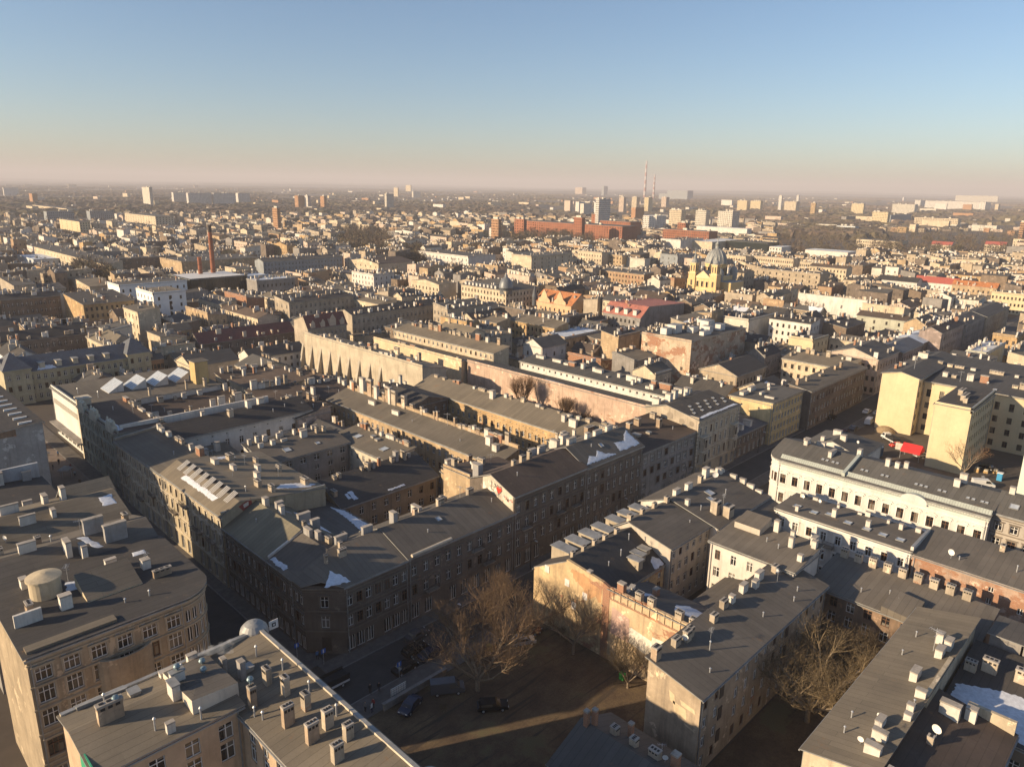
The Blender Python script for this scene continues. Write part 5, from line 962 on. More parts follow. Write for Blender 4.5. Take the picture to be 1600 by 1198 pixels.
    E_ = Wing((166.4, 4, 181, 25.5), 12.6, ('gable', 'y', .5, 15.0), plaster((0.40, 0.36, 0.31), 0, .35), FGX, {'W': [(1.0, 2.2, 8, 1.3, 'c'), (5.4, 2.0, 8, 1.4, 'c'), (9.1, 1.6, 8, 1.3, 'c')]}, TSOOT, band=(4.3, 8.4))
    o = building('street_tenement', 'grey-beige house joined to the white palace at the right edge', 'house', [E_], 0)
    bits(o, [E_], [('s', 169.4, 22.6, 1.5), ('s', 169.4, 19.6, 1.5)]); chim(o, [E_], [(173.6, 24, 1, 1, 1.4, 'w'), (174, 15, 1, 1.6, 1.4, 'w')])
palace()
def yellow_blocks():
    Y = Wing((247.5, 63.8, 292, 74.8), 18.6, ('gable', 'x', .5, 19.9), YELL, FGX, {'S': [(1.2, 1.9, 12, 1.2, 'c'), (4.9, 1.9, 12, 1.2, 'c'), (8.6, 1.9, 12, 1.2, 'c'), (12.2, 1.9, 12, 1.2, 'c'), (15.6, 1.7, 12, 1.1, 'c')]}, None, frame='d')
    Y3 = Wing((252.5, 30, 292, 63.7), 17.5, ('mono', 'W', 17.2, 19.0), YELL, FGX, {'W': [(1.2, 1.9, 9, 1.3, 'c'), (4.9, 1.9, 9, 1.3, 'c'), (8.6, 1.9, 9, 1.3, 'c'), (12.4, 2.4, 9, 1.3, 'c')]}, None, frame='d')
    o = building('yellow_block', 'large smooth yellow apartment block with blind gable beyond the yard', 'apartment block', [Y, Y3], 1)
    chimrow(o, [Y, Y3], 253, 73, 290, 73, 9, 1.4, .8, 1.4, 'wc'); chimrow(o, [Y, Y3], 262, 35, 262, 62, 8, 1.6, 1.8, 1.6, 'wc'); chimrow(o, [Y, Y3], 275, 33, 275, 72, 10, 1.4, 1.8, 1.4, 'wc'); bits(o, [Y, Y3], [('a', 256, 68, 1.4), ('a', 258, 55, 1.4), ('s', 256, 45), ('d', 260, 48)])
    Y2 = Wing((221.6, 43.2, 246.5, 52.2), 18.6, ('mono', 'W', 18.4, 18.9), YELL, FDX, {'S': [(1.2, 1.8, 10, 1.1, 'v'), (4.8, 1.8, 10, 1.1, 'v'), (8.4, 1.8, 10, 1.1, 'v'), (12, 1.8, 10, 1.1, 'v'), (15.3, 1.7, 10, 1.1, 'v')], 'N': [(5, 1.8, 6, 1.2, 'v')]}, None, frame='d', par='WS')
    o = building('yellow_block', 'narrow yellow wing with blind sunlit gable and dark flat roof', 'apartment block', [Y2], 1)
    chim(o, [Y2], [(232, 47.5, 5.0, 1.2, 1.5, 'c'), (237, 49.5, 4.0, 1.2, 1.5, 'c'), (228, 46.4, 1.0, 1.0, 1.4, 'c')])
    V_ = Wing((205, 12, 222, 27.6), 21.0, ('flat', 20.8), plaster((0.60, 0.64, 0.56), 0, .2), FGX, {}, None)
    building('pale_green_block', 'pale green wall cut by the right frame edge', 'apartment block', [V_], 1)
yellow_blocks()

# ------------------------------------------------------------------ left of the side street
def west_side():
    st = plaster((0.40, 0.32, 0.22), .12, .65); tr = plaster((0.44, 0.37, 0.27), 0, .5)
    A = Wing((12.7, 88.1, 34.3, 107.0), 23.0, ('mono', 'S', 23.0, 23.3), st, FDX, {'S': [(.6, 3.2, 6, 2.0, 'g'), (5.2, 2.3, 6, 1.7, 't'), (9.3, 2.3, 6, 1.7, 't'), (13.4, 2.2, 6, 1.7, 't', (3,)), (17.3, 2.2, 6, 1.7, 't', (3,)), (20.6, 1.9, 6, 1.7, 't'), (23.0, .45, 12, .55, 'v')], 'C': [(5.2, 2.3, 1, .8, 'v'), (9.3, 2.3, 1, .8, 'v'), (13.4, 2.2, 1, .8, 'v'), (16.6, 2.1, 1, .8, 'v'), (19.5, 1.7, 1, .8, 'v')], 'E': [(9.3, 2.2, 6, 1.1, 'c'), (13.4, 2.2, 6, 1.1, 'c'), (16.6, 2.1, 6, 1.1, 'c'), (19.5, 1.7, 6, 1.1, 'c')]}, tr, corner=('SE', 4.4, 6), band=(4.4, 8.4, 12.5, 15.9, 18.9))
    A.fac['S'] = [(.6, 3.2, 6, 2.0, 'g'), (5.2, 2.3, 6, 1.7, 't'), (9.3, 2.3, 6, 1.7, 't'), (13.4, 2.2, 6, 1.7, 't'), (16.6, 2.1, 6, 1.7, 't'), (19.5, 1.7, 6, 1.7, 't'), (21.6, .4, 12, .5, 'v')]
    o = building('corner_tenement', 'sandy tenement with rounded corner and curved loggia at the lower left', 'tenement', [A], 0)
    ws = [A]
    mb = MB(); k = 12; c = (22.7, 88.4)
    arc = [(c[0] + 3.2 * math.cos(math.pi + math.pi * j / k), c[1] + 1.8 * math.sin(math.pi + math.pi * j / k)) for j in range(k + 1)]
    for a, b in zip(arc, arc[1:]):
        mb.poly([(a[0], a[1], 12.2), (b[0], b[1], 12.2), (b[0], b[1], 19.2), (a[0], a[1], 19.2)], st)
        mb.poly([(a[0], a[1], 19.2), (b[0], b[1], 19.2), (c[0] + (b[0] - c[0]) * .86, c[1] + (b[1] - c[1]) * .86, 19.2), (c[0] + (a[0] - c[0]) * .86, c[1] + (a[1] - c[1]) * .86, 19.2)], tr)
        mb.poly([(c[0] + (b[0] - c[0]) * .86, c[1] + (b[1] - c[1]) * .86, 19.2), (c[0] + (a[0] - c[0]) * .86, c[1] + (a[1] - c[1]) * .86, 19.2), (c[0] + (a[0] - c[0]) * .86, c[1] + (a[1] - c[1]) * .86, 18.3), (c[0] + (b[0] - c[0]) * .86, c[1] + (b[1] - c[1]) * .86, 18.3)], st)
    mb.poly([(p[0], p[1], 18.3) for p in arc], FDX); mb.poly([(p[0], p[1], 12.2) for p in reversed(arc)], st); lg = mb.build('curved_loggia', o)
    me, mf = window_mesh(1.0, 1.9, 'c', None, 'd')
    for z in (13.0, 16.2):
        for dx in (-1.7, 0, 1.7): put('window', me, o, (22.7 + dx, 86.65 + .28 * (dx != 0), z), .28 * dx / 1.7)
    drum = plaster((0.55, 0.46, 0.32), 0, .4)
    mb = MB(); mb.lathe((17.9, 100.8, 23.1), [(1.8, 0), (1.8, 2.6), (2.05, 2.6), (2.05, 2.85), (.3, 3.3)], drum, 24); mb.build('roof_drum', o)
    mb = MB(); mb.prism([(21.1, 95.1), (27.7, 95.1), (27.7, 100.2), (21.1, 100.2)], 23.0, [23.4, 23.4, 25.1, 25.1], drum, FTX); mb.build('attic', o); mb = MB(); mb.box(13.2, 94.8, 23, 16.1, 95.2, 24.9, WHITEP); mb.build('firewall', o)
    mb = MB(); mb.box(12.9, 88.4, 23.1, 22.4, 89.8, 23.5, FTX); mb.build('roof_step', o)
    K = .881; ck = lambda L: [tuple(v * K for v in c_[:4]) + (c_[4],) + tuple(c_[5:]) for c_ in L]
    chim(o, ws, ck([(21.4, 108.6, 1.5, 1.1, 1.9, 'w'), (29.6, 116.0, 1.6, .8, 1.4, 'w'), (33.5, 112.4, 1.2, 1.2, 1.4, 'w'), (34.5, 108.4, 2.6, .6, 1.1, 't'), (27.5, 113.9, 3.6, .7, 1.0, 't'), (17.4, 110.6, .8, 1.6, 1.5, 't'), (18.5, 118.5, .9, 1.4, 1.4, 'w')])); bits(o, ws, [('a', 20.8, 102.2), ('d', 22, 100.3), ('p', 27.3, 91.6, .8), ('a', 29.6, 99), ('p', 24.5, 92, .6)])
    snow([(19.9, 99.6), (21.3, 99.3), (21.6, 101.7), (20.5, 102.2)], ws, 'small snow patch beside the cream rooftop drum', 18)
    snow([(29.3, 103.4), (31.0, 103.3), (31.2, 104.5), (29.5, 104.6)], ws, 'little blue-white snow patch on the rounded-corner tenement roof', 19)
    B2 = Wing((14.1, 107.1, 34.1, 119.3), 22.6, ('gable', 'x', .45, 24.5), SOOT2, FX, {'E': [(9.3, 2.2, 5, 1.1, 'c'), (13.4, 2.1, 5, 1.1, 'c'), (16.6, 1.9, 5, 1.1, 'c'), (19.5, 1.7, 5, 1.1, 'c')]}, None)
    o = building('side_street_tenement', 'dark-roofed tenement with massive slab chimneys behind the rounded corner', 'tenement', [B2], 0)
    chim(o, [B2], ck([(33.2, 124.8, 3.4, .9, 2.6, 'g'), (30.8, 127.8, 3.0, .9, 2.3, 'g'), (26.0, 124.8, .8, 2.2, 2.1, 'w'), (27.8, 123.2, .8, 2.0, 1.9, 'w'), (21.2, 127.8, 2.4, .8, 1.4, 'w'), (18, 131, 1.0, 1.0, 1.2, 'c'), (23.5, 132, .9, .9, 1.2, 't'), (36.4, 130, .8, 1.4, 1.3, 't')])); bits(o, [B2], [('p', 22, 114.5, 1), ('a', 25.5, 113)])
    snow([(24.7, 112.4), (25.9, 112.2), (27.3, 109.3), (26.4, 109.2)], [B2], 'striped snow between the slab chimneys left of the side street', 20)
    C = Wing((13.8, 119.4, 34.0, 134.1), 22.8, ('gable', 'x', .5, 24.8), GREYP, FTX, {'E': [(9.3, 2.2, 5, 1.1, 'c'), (13.4, 2.1, 5, 1.1, 'c'), (16.6, 1.9, 5, 1.1, 'c'), (19.5, 1.7, 5, 1.1, 'c')]}, None)
    D2 = Wing((27.8, 126.5, 34.6, 133.5), 23.4, ('gable', 'x', .62, 25.7), plaster((0.34, 0.36, 0.37), 0, .3), FTX, {}, None)
    o = building('side_street_tenement', 'brown pitched tenement with a raised pale-sided attic on the left street', 'tenement', [C, D2], 0)
    chim(o, [C, D2], ck([(28.4, 147.6, .8, 2.0, 1.6, 'w'), (31, 146.0, .8, 1.6, 2.1, 'w'), (24, 140.2, 2.4, .6, 1.5, 'w'), (22.5, 145.4, 2.8, .6, 1.6, 'w'), (28.0, 140.6, .7, 1.4, 1.2, 'w'), (19, 141, 1.4, 1.6, 1.6, 'g')])); bits(o, [C, D2], [('d', 15.9, 121.5), ('d', 17.6, 120.7)])
    snow([(31.4, 123.0), (33.4, 122.8), (33.6, 125.6), (31.7, 125.4)], [C], 'pale snow on the ledge below the raised attic by the left street', 21)
    Wl = Wing((8.7, 134.6, 29.2, 152.4), 20.9, ('mono', 'E', 20.6, 22.1), SOOT2, FDX, {}, None)
    o = building('rear_wing', 'dark sheltered roof with pale parapet at the left edge', 'tenement wing', [Wl], 0)
    mb = MB(); mb.box(8.7, 152.5, 18, 29.2, 153.1, 23.6, plaster((0.42, 0.44, 0.46), 0, .5)); mb.build('parapet', o); chim(o, [Wl], [(22.6, 151.6, 1.5, .9, 2.4, 'w'), (27, 151.8, 1.4, .7, 1.9, 'g'), (16, 142, .8, 1.6, 1.3, 't'), (24, 138, 1.4, .7, 1.2, 'w')])
    kio = Wing((34.2, 160, 38, 170), 3.4, ('flat', 3.4), plaster((0.20, 0.07, 0.05), .3, .6), FBX, {}, None); building('street_kiosk', 'low brick-red shed beside the pedestrian street', 'kiosk', [kio], 0)
    Bk = Wing((3.6, 173, 35.0, 226), 25.0, ('mono', 'W', 22.9, 25.3), plaster((0.36, 0.36, 0.35), .1, .55), FDY, {'E': FL3(14)}, None)
    o = building('blind_wall_tenement', 'tall tenement with a huge grey blind wall at the left edge', 'tenement', [Bk], 0)
    for k in range(9): mb = MB(); mb.box(31.1, 174.4 + k * 4.2, 25.1, 33.6, 174.8 + k * 4.2, 25.6, M_WHITE()); mb.build('roof_bar', o)
    mb = MB(); mb.prism([(18.3, 172.93), (30.2, 172.93), (30.2, 173.2), (18.3, 173.2)], 23.4, [24.1, 25.0, 25.0, 24.1], BROWNW); mb.build('brown_band', o)
west_side()
def bottom_roof():
    col = plaster((0.54, 0.40, 0.27), .0, .45)
    fl = [(4.8, 2.2), (8.8, 2.2), (12.8, 2.2), (16.8, 2.1)]
    A = Wing((13.0, 64.8, 26.6, 75.8), 22.5, ('gable', 'x', .62, 23.2, 0, 0), col, FTX, {'S': [(z, h_, 4, 1.5, 'c') for z, h_ in fl] + [(19.3, 1.9, 4, 1.5, 'c')], 'N': FL3(6)}, None)
    A.h2 = 22.4
    B2 = Wing((26.62, 35.5, 34.25, 75.5), 22.1, ('mono', 'W', 21.6, 22.6), col, FTX, {'E': [(z, h_, 16, 1.1, 'c') for z, h_ in fl], 'W': [(z, h_, 14, 1.3, 'c') for z, h_ in fl] + [(19.0, 1.7, 14, 1.3, 'c')]}, None)
    o = building('flat_roofed_tenement', 'tan flat-roofed tenement with many tall chimneys filling the bottom left', 'tenement', [A, B2], 0)
    ws = [A, B2]; K = .889; ck = lambda L: [tuple(v * K for v in c_[:5]) + tuple(c_[5:]) for c_ in L]
    mb = MB(); mb.prism([(22.4, 66.3), (27.2, 66.3), (27.2, 74.1), (22.4, 74.1)], 22.3, [24.5, 24.1, 23.6, 23.6], plaster((0.62, 0.55, 0.45), 0, .3), FX); mb.build('attic', o)
    mb = MB(); mb.box(21.6, 69.2, 22.6, 22.39, 70.7, 24.8, WHITEP); mb.box(21.55, 69.1, 24.8, 22.45, 70.8, 24.95, M_ZINC()); mb.build('white_stack', o)
    mb = MB(); mb.box(22.2, 70.9, 22.6, 23.6, 71.6, 25.0, WHITEP); mb.box(22.15, 70.85, 25.0, 23.7, 71.7, 25.15, M_ZINC()); mb.build('white_stack', o)
    chim(o, ws, ck([(18.2, 79.6, 2.6, .8, 2.4, 't'), (22.4, 73.8, .9, .6, 1.3, 'w'), (31.4, 80.4, .6, .9, 2.4, 'g'), (32.6, 78.0, .7, 1.0, 2.5, 'g'), (34.2, 74.6, .7, 1.1, 2.3, 'c'), (31.2, 72.4, .8, .8, 2.9, 't'), (34.8, 71.2, .7, 1.0, 2.5, 'c'), (35.2, 67.2, .8, 1.0, 2.2, 'c'), (32.6, 66.6, 1.3, .7, 2.7, 't'), (35.4, 62.8, 1.1, .8, 2.4, 'c'), (33.2, 62.4, 1.4, .7, 2.5, 't'), (36.0, 59.6, 1.0, .8, 2.0, 'c'), (33.6, 58.0, 1.2, .8, 2.2, 'c'), (26.0, 83.9, 2.0, .8, .7, 'w'), (29.0, 84.0, 1.2, .7, 1.4, 'w')]))
    bits(o, ws, [(t[0], t[1] * K, t[2] * K) + tuple(t[3:]) for t in [('p', 18.6, 83.2, 1.3), ('p', 21.2, 75.0, 1.4), ('p', 25.6, 73.4, 1.4), ('p', 35.6, 80.2, 1.4), ('p', 36.6, 75.2, 1.4), ('p', 36.8, 69.2, 1.4), ('p', 36.9, 63.4, 1.4), ('p', 31.0, 69.6, 1.0), ('p', 30.6, 70.8, 1.2), ('p', 27.4, 83.4, .8), ('h', 21.6, 82.6), ('h', 28.2, 82.2), ('h', 33.8, 78.8, .9)]])
    for x, y, z in ((16.8, 70.8, 24.9), (23.0, 71.3, 25.1), (25.4, 70.6, 23.9), (26.0, 72.4, 23.7), (27.7, 64.4, 24.8)):
        key = 'cowl'
        if key not in CACHE:
            t = MB(); gm = simple('blue_grey_cowl', (0.20, 0.27, 0.30), .4, .4); t.lathe((0, 0, 0), [(.14, 0), (.14, .3), (.34, .36), (.37, .52), (.26, .72), (.05, .8)], gm, 12); CACHE[key] = t.mesh('chimney_cowl')
        put('chimney_cowl', CACHE[key], o, (x, y, z))
    mb = MB(); mb.box(33.95, 35.5, 22.4, 34.4, 75.7, 23.0, TCREAM, M_ZINC()); mb.build('parapet', o); mb = MB(); mb.box(12.9, 75.5, 22.2, 33.93, 76.0, 22.8, TCREAM, M_ZINC()); mb.build('parapet', o)
    mb = MB(); gn = simple('green_netting', (0.05, 0.30, 0.17), .8); mb.box(12.85, 64.8, 19, 12.99, 69.6, 23.0, gn); mb.build('green_sheeting', o)
    mb = MB(); mb.lathe((33.9, 76.4, 21.4), [(1.7, 0), (1.7, .9), (1.55, 1.4), (1.1, 1.9), (.5, 2.2), (.05, 2.3)], M_ZINC(), 20); mb.build('corner_dome', o)
    mb = MB(); mb.lathe((34.9, 44.1, 20.4), [(1.7, 0), (1.7, .9), (1.5, 1.4), (1.0, 1.9), (.05, 2.2)], M_ZINC(), 20); mb.build('corner_dome', o)
    mb = MB(); mb.prism([(14.3, 75.2), (19.1, 75.2), (19.1, 76.7), (14.3, 76.7)], 21.9, [23.1, 22.9, 22.4, 22.4], M_ZINC()); mb.build('curved_gable', o)
bottom_roof()
# survey of the further city: label, (x0, y0, x1, y1) in metres, eaves height, wall, roof, roof form, window columns W / S, chimneys
MIDB = [
('yellow-grey palace row with long blue slate roof closing the pedestrian street', (50.3, 287.5, 95.3, 300.5), 11, 'pal', 'slate', 'gx4', 0, 22, 8),
('pale blue-grey gabled house at the left edge behind the slate-roofed row', (55.3, 303.9, 64.6, 325.9), 12, 'pblue', 'dark', 'gy3', 0, 3, 4),
('sooty tenement with broad black roof behind the slate-roofed row', (58.7, 337.6, 88.7, 350.6), 12.5, 'soot', 'dark', 'gx3', 0, 14, 9),
('long derelict brown tenement at the left edge beyond the black roof', (78.4, 433.3, 104.7, 445.3), 16, 'brown', 'dark', 'gx2', 0, 13, 10),
('brown tenement with sunlit crow-stepped end wall left of the grey cube', (106.3, 400.8, 129.9, 433.3), 15, 'ochre', 'dark', 'mS2', 0, 10, 9),
('grey cube house with cream sunlit side by the white clinic', (114.6, 350.8, 124.4, 369.2), 17, 'cream', 'tan', 'mW1', 4, 0, 5),
('narrow white clinic tower with a column of paired windows', (133.3, 383.0, 149.5, 406.3), 20, 'bwhite', 'tan', 'f', 5, 3, 2),
('wide white clinic wing left of the black glass hall', (137.4, 445.1, 175.0, 465.2), 17, 'bwhite', 'grey', 'f', 0, 10, 8),
('black glass hall with white roof edge', (187.3, 471.0, 225.2, 505.0), 14, 'dglass', 'whiter', 'f', 0, 0, 0),
('pale blue block at the end of the black glass hall', (224.2, 472.9, 242.3, 488.9), 13, 'pblue', 'snowr', 'f', 0, 5, 3),
('cream corner house with hipped tan roof and windows under the eaves', (86.7, 299.6, 98.7, 328.5), 13, 'cream', 'tan', 'h3', 7, 0, 8),
('long low cream range with many windows in the left distance', (139.3, 506.7, 153.7, 558.3), 10, 'cream', 'tan', 'gx2', 14, 0, 9),
('orange-lit brick firewall above the cream row', (174.3, 367.3, 184.3, 393.0), 15, 'brick', 'tan', 'mE1', 0, 0, 6),
('cream row with regular windows facing the clinic car park', (159.8, 326.6, 170.8, 366.1), 12, 'cream', 'brown', 'gy2', 14, 0, 9),
('dark red tiled ridge roof behind the rooflights', (123.2, 306.4, 167.5, 316.4), 8, 'soot', 'redt', 'gx4', 0, 12, 6),
('small cream gable end by the dark red ridge roof', (103.1, 265.9, 121.1, 280.4), 9, 'cream', 'grey', 'gx3', 3, 0, 5),
('cream cottage with white dormers above the ochre tower', (115.4, 239.6, 129.4, 256.2), 9.5, 'cream', 'grey', 'gy3', 6, 0, 6),
('small orange house at the end of the slate-roofed row', (94.9, 288.4, 101.6, 298.4), 8.5, 'orange', 'grey', 'gx2', 0, 5, 3),
('red mansard tenement with stone dormer gables', (162.1, 284.6, 181.8, 296.6), 13, 'beige', 'redt', 'mans', 0, 9, 5),
('long grey-cream street front with two balconies beside the red mansard', (192.7, 296.6, 245.6, 309.6), 14, 'beige', 'dark', 'gx2', 0, 20, 12),
('grey-cream courtyard range under a black roof behind the red mansard', (185.8, 343.8, 224.8, 358.9), 15, 'beige', 'dark', 'mS2', 3, 14, 10),
('sunlit cream range at right angles behind the long street front', (225.1, 320.9, 237.1, 352.5), 13, 'cream', 'tan', 'mW2', 11, 0, 9),
('white tenement with tall window bays in mid distance', (288.0, 415.0, 305.0, 441.3), 15, 'white', 'grey', 'f', 7, 4, 12),
('cream double-fronted tenement left of the corner-dome house', (295.8, 355.6, 310.2, 383.9), 14, 'cream', 'tan', 'gx2', 8, 0, 9),
('grand cream corner house with windowed mansard', (303.5, 303.4, 332.4, 343.0), 15, 'cream', 'grey', 'h4', 14, 10, 8),
('grey windowed block with white end behind the red ridge roof', (216.6, 439.9, 242.8, 453.9), 14, 'grey', 'snowr', 'f', 0, 9, 6),
('long blue-shaded tenement front in the left distance', (270.8, 537.1, 341.6, 551.1), 15, 'bgrey', 'grey', 'gx2', 0, 24, 14),
('bright white long range in middle distance', (441.9, 490.0, 475.6, 562.2), 13, 'white', 'grey', 'f', 14, 0, 10),
('cream low range with gabled end left of the bright white range', (347.7, 493.9, 384.6, 537.0), 12, 'cream', 'brown', 'gx3', 6, 0, 9),
('peach house with twin steep orange gables', (314.7, 262.5, 331.4, 290.7), 10, 'peach', 'orange', 'gy6', 8, 4, 3),
('tenement with faded red mansard and blind grey firewall', (303.4, 207.7, 343.8, 231.4), 12, 'grey', 'red2', 'redm', 9, 0, 8),
('huge patched brick firewall block with white rooftop boxes', (245.7, 144.0, 289.4, 167.0), 18, 'patch', 'grey', 'f', 0, 0, 10),
('old stone gabled warehouse with few windows', (241.1, 121.6, 264.4, 136.8), 9.5, 'stone', 'dark', 'gx3', 4, 9, 2),
('block with white lit end and dark plain flank behind the warehouse', (324.1, 160.1, 351.4, 173.5), 15, 'whited', 'dark', 'f', 0, 0, 10),
('low brick garden wall range behind the poplars', (231.7, 176.5, 239.7, 194.2), 6, 'brick', 'dark', 'mE1', 0, 0, 4),
('low building with a snow-covered flat roof in mid block', (247.4, 209.2, 273.3, 222.9), 9, 'tan', 'snowr', 'f', 3, 6, 2),
('sunlit ochre range with a window band left of the snow-roofed building', (253.7, 221.3, 263.7, 252.1), 11, 'ochre', 'tan', 'mW2', 12, 0, 7),
('small white house among chimneys left of the brick garden wall', (221.3, 199.3, 236.7, 210.5), 10, 'white', 'grey', 'gx3', 2, 3, 3),
('row of brownish brick houses before the golden church', (462.0, 315.4, 475.0, 356.9), 12, 'bbrick', 'grey', 'mW1', 14, 0, 12),
('cream apartment slab with blank end left of the factory trees', (451.4, 421.6, 504.6, 445.1), 18, 'cream', 'grey', 'f', 0, 6, 4),
('tall cream tenement with many windows behind the brick row', (537.8, 414.5, 550.8, 442.9), 17, 'cream', 'grey', 'f', 9, 0, 10),
('beige tenement joined to the tall cream one', (548.3, 399.1, 560.3, 424.7), 15, 'tan', 'grey', 'f', 7, 0, 8),
('pale blank house right of the beige tenement', (555.2, 379.3, 564.2, 410.4), 13, 'whited', 'grey', 'f', 0, 0, 6),
('white block below the brick factory', (764.4, 473.3, 815.2, 501.1), 16, 'white', 'grey', 'f', 0, 4, 3),
('long pale office front below the factory', (790.6, 446.6, 867.5, 477.5), 14, 'cream', 'whiter', 'f', 0, 10, 2),
('dark glass office with stepped roof right of the factory', (822.4, 392.7, 852.4, 446.0), 15, 'dglass', 'grey', 'f', 0, 0, 2),
('grey-green tenement with shaded front left of the church dome', (574.6, 357.7, 606.3, 375.9), 17, 'bgrey', 'dark', 'f', 3, 9, 7),
('cream classical block right behind the church dome', (626.5, 318.8, 640.5, 341.6), 16, 'cream', 'grey', 'f', 9, 0, 6),
('long cream classical front at the right of the church', (639.7, 280.2, 653.7, 324.9), 16, 'cream', 'grey', 'f', 22, 0, 8),
('grey stone classical block with rows of large windows', (549.2, 218.8, 565.2, 271.1), 15, 'stone', 'grey', 'f', 10, 0, 6),
('pale long tenement range beyond the grey stone block', (632.1, 250.7, 644.1, 270.8), 15, 'cream', 'dark', 'f', 12, 0, 9),
('angled cream range following the pale long tenement', (606.1, 221.3, 618.1, 251.4), 15, 'cream', 'brown', 'gy2', 11, 0, 8),
('brown shaded block with vertical panels in right distance', (655.4, 226.1, 689.7, 240.1), 14, 'brown', 'brown', 'f', 0, 9, 5),
('white low range under a wide dark roof by the red roof', (609.5, 169.6, 623.5, 198.4), 9, 'white', 'dark', 'gy3', 10, 0, 5),
('long low house with bright red sheet roof', (621.6, 145.9, 630.6, 174.8), 9, 'white', 'redb', 'gy4', 9, 0, 2),
('ochre house with orange tiled roof beside the bright red roof', (613.3, 118.6, 623.3, 146.9), 10, 'tan', 'orange', 'gy3', 9, 0, 5),
('yellow house with arched windows at the right edge', (559.9, 89.4, 573.9, 110.6), 13, 'yell', 'grey', 'f', 10, 0, 4),
('long bright white party wall right of the plane tree', (431.6, 142.1, 442.6, 183.6), 14, 'white', 'grey', 'mE2', 4, 0, 14),
('cream continuation of the bright white party wall', (426.9, 123.0, 437.9, 144.8), 13, 'cream', 'grey', 'mE2', 0, 0, 9),
('shed with grey-green panels and small brick gable', (406.7, 115.5, 418.7, 139.9), 11, 'ggreen', 'brown', 'gy2', 4, 0, 5),
('first dark street front after the pinkish corner house', (313.3, 88.4, 339.2, 100.4), 13, 'pinkd', 'slate', 'gx2', 0, 9, 6),
('second dark street front, sooty, after the pinkish corner house', (339.7, 88.9, 367.7, 100.9), 13, 'soot', 'snowr', 'gx2', 0, 9, 6),
('tall gabled street front of dark brick in the right row', (348.1, 84.1, 383.0, 92.9), 17, 'pinkd', 'brown', 'gx2', 0, 10, 8),
('grey street front beyond the dark brick gable', (390.4, 85.1, 428.3, 98.1), 15, 'grey', 'grey', 'gx2', 0, 10, 8),
('last grey-yellow street front before the street turns', (427.2, 84.5, 476.7, 97.5), 15, 'beige', 'grey', 'gx2', 0, 12, 8),
('small plain yellow house behind the fish-eye window front', (315.1, 125.0, 331.5, 136.1), 12, 'yell', 'grey', 'f', 0, 4, 6),
('low cream range right of the small plain yellow house', (335.9, 106.8, 344.9, 126.0), 10, 'cream', 'tan', 'mW1', 8, 0, 10),
('pinkish corner house with round attic openings and striped roof shadow', (288.0, 89.2, 311.5, 107.7), 14, 'pinkc', 'grey', 'gx3', 9, 8, 5),
('cream house with small square attic windows on the side street', (273.5, 94.3, 285.8, 119.6), 11.5, 'cream', 'tan', 'mW2', 9, 4, 8),
('dark street front with white chimneys past the stained yellow-sided block', (227.6, 89.0, 276.0, 96.3), 13, 'soot', 'tan', 'mS1', 0, 20, 7),
('orange-brown parapet house across the right-hand street', (389.9, 63.9, 404.3, 73.5), 13, 'ochre', 'grey', 'f', 4, 3, 6),
('long pale green parapet house with curved white roof edge', (343.1, 65.4, 375.1, 72.9), 12, 'ggreen', 'whiter', 'f', 0, 0, 8),
('dark-roofed house with cream attic beside the yellow block', (312.9, 58.3, 323.9, 73.1), 13, 'cream', 'grey', 'mW2', 8, 0, 12),
('small plain cream house at the right edge above the yellow block', (303.7, 43.9, 315.7, 49.6), 14, 'yell', 'grey', 'f', 4, 0, 5),
('two-storey hall with pale roof left of the red ridge roof', (114.2, 514.9, 128.2, 547.3), 9, 'cream', 'grey', 'gx2', 6, 0, 5),
('brown roofed tenement along the far left street', (178.6, 603.0, 190.6, 803.1), 13, 'cream', 'grey', 'mW2', 20, 0, 14),
('tall shaded slab end right of the far left street', (187.7, 628.5, 241.0, 642.5), 14, 'brown', 'grey', 'f', 0, 11, 8),
('white industrial hall roof with snow in the left distance', (159.4, 724.3, 184.9, 780.4), 8, 'pblue', 'snowr', 'f', 0, 6, 1),
('tan lit block before the twin brick chimneys', (225.0, 578.5, 290.1, 622.2), 14, 'tan', 'grey', 'f', 0, 0, 8),
('long grey wall range right of the brick chimneys', (252.3, 582.7, 314.0, 596.7), 12, 'grey', 'grey', 'f', 0, 12, 6),
('small cream house on the long grey range', (236.3, 511.8, 252.1, 528.5), 14, 'cream', 'grey', 'f', 0, 2, 2),
]
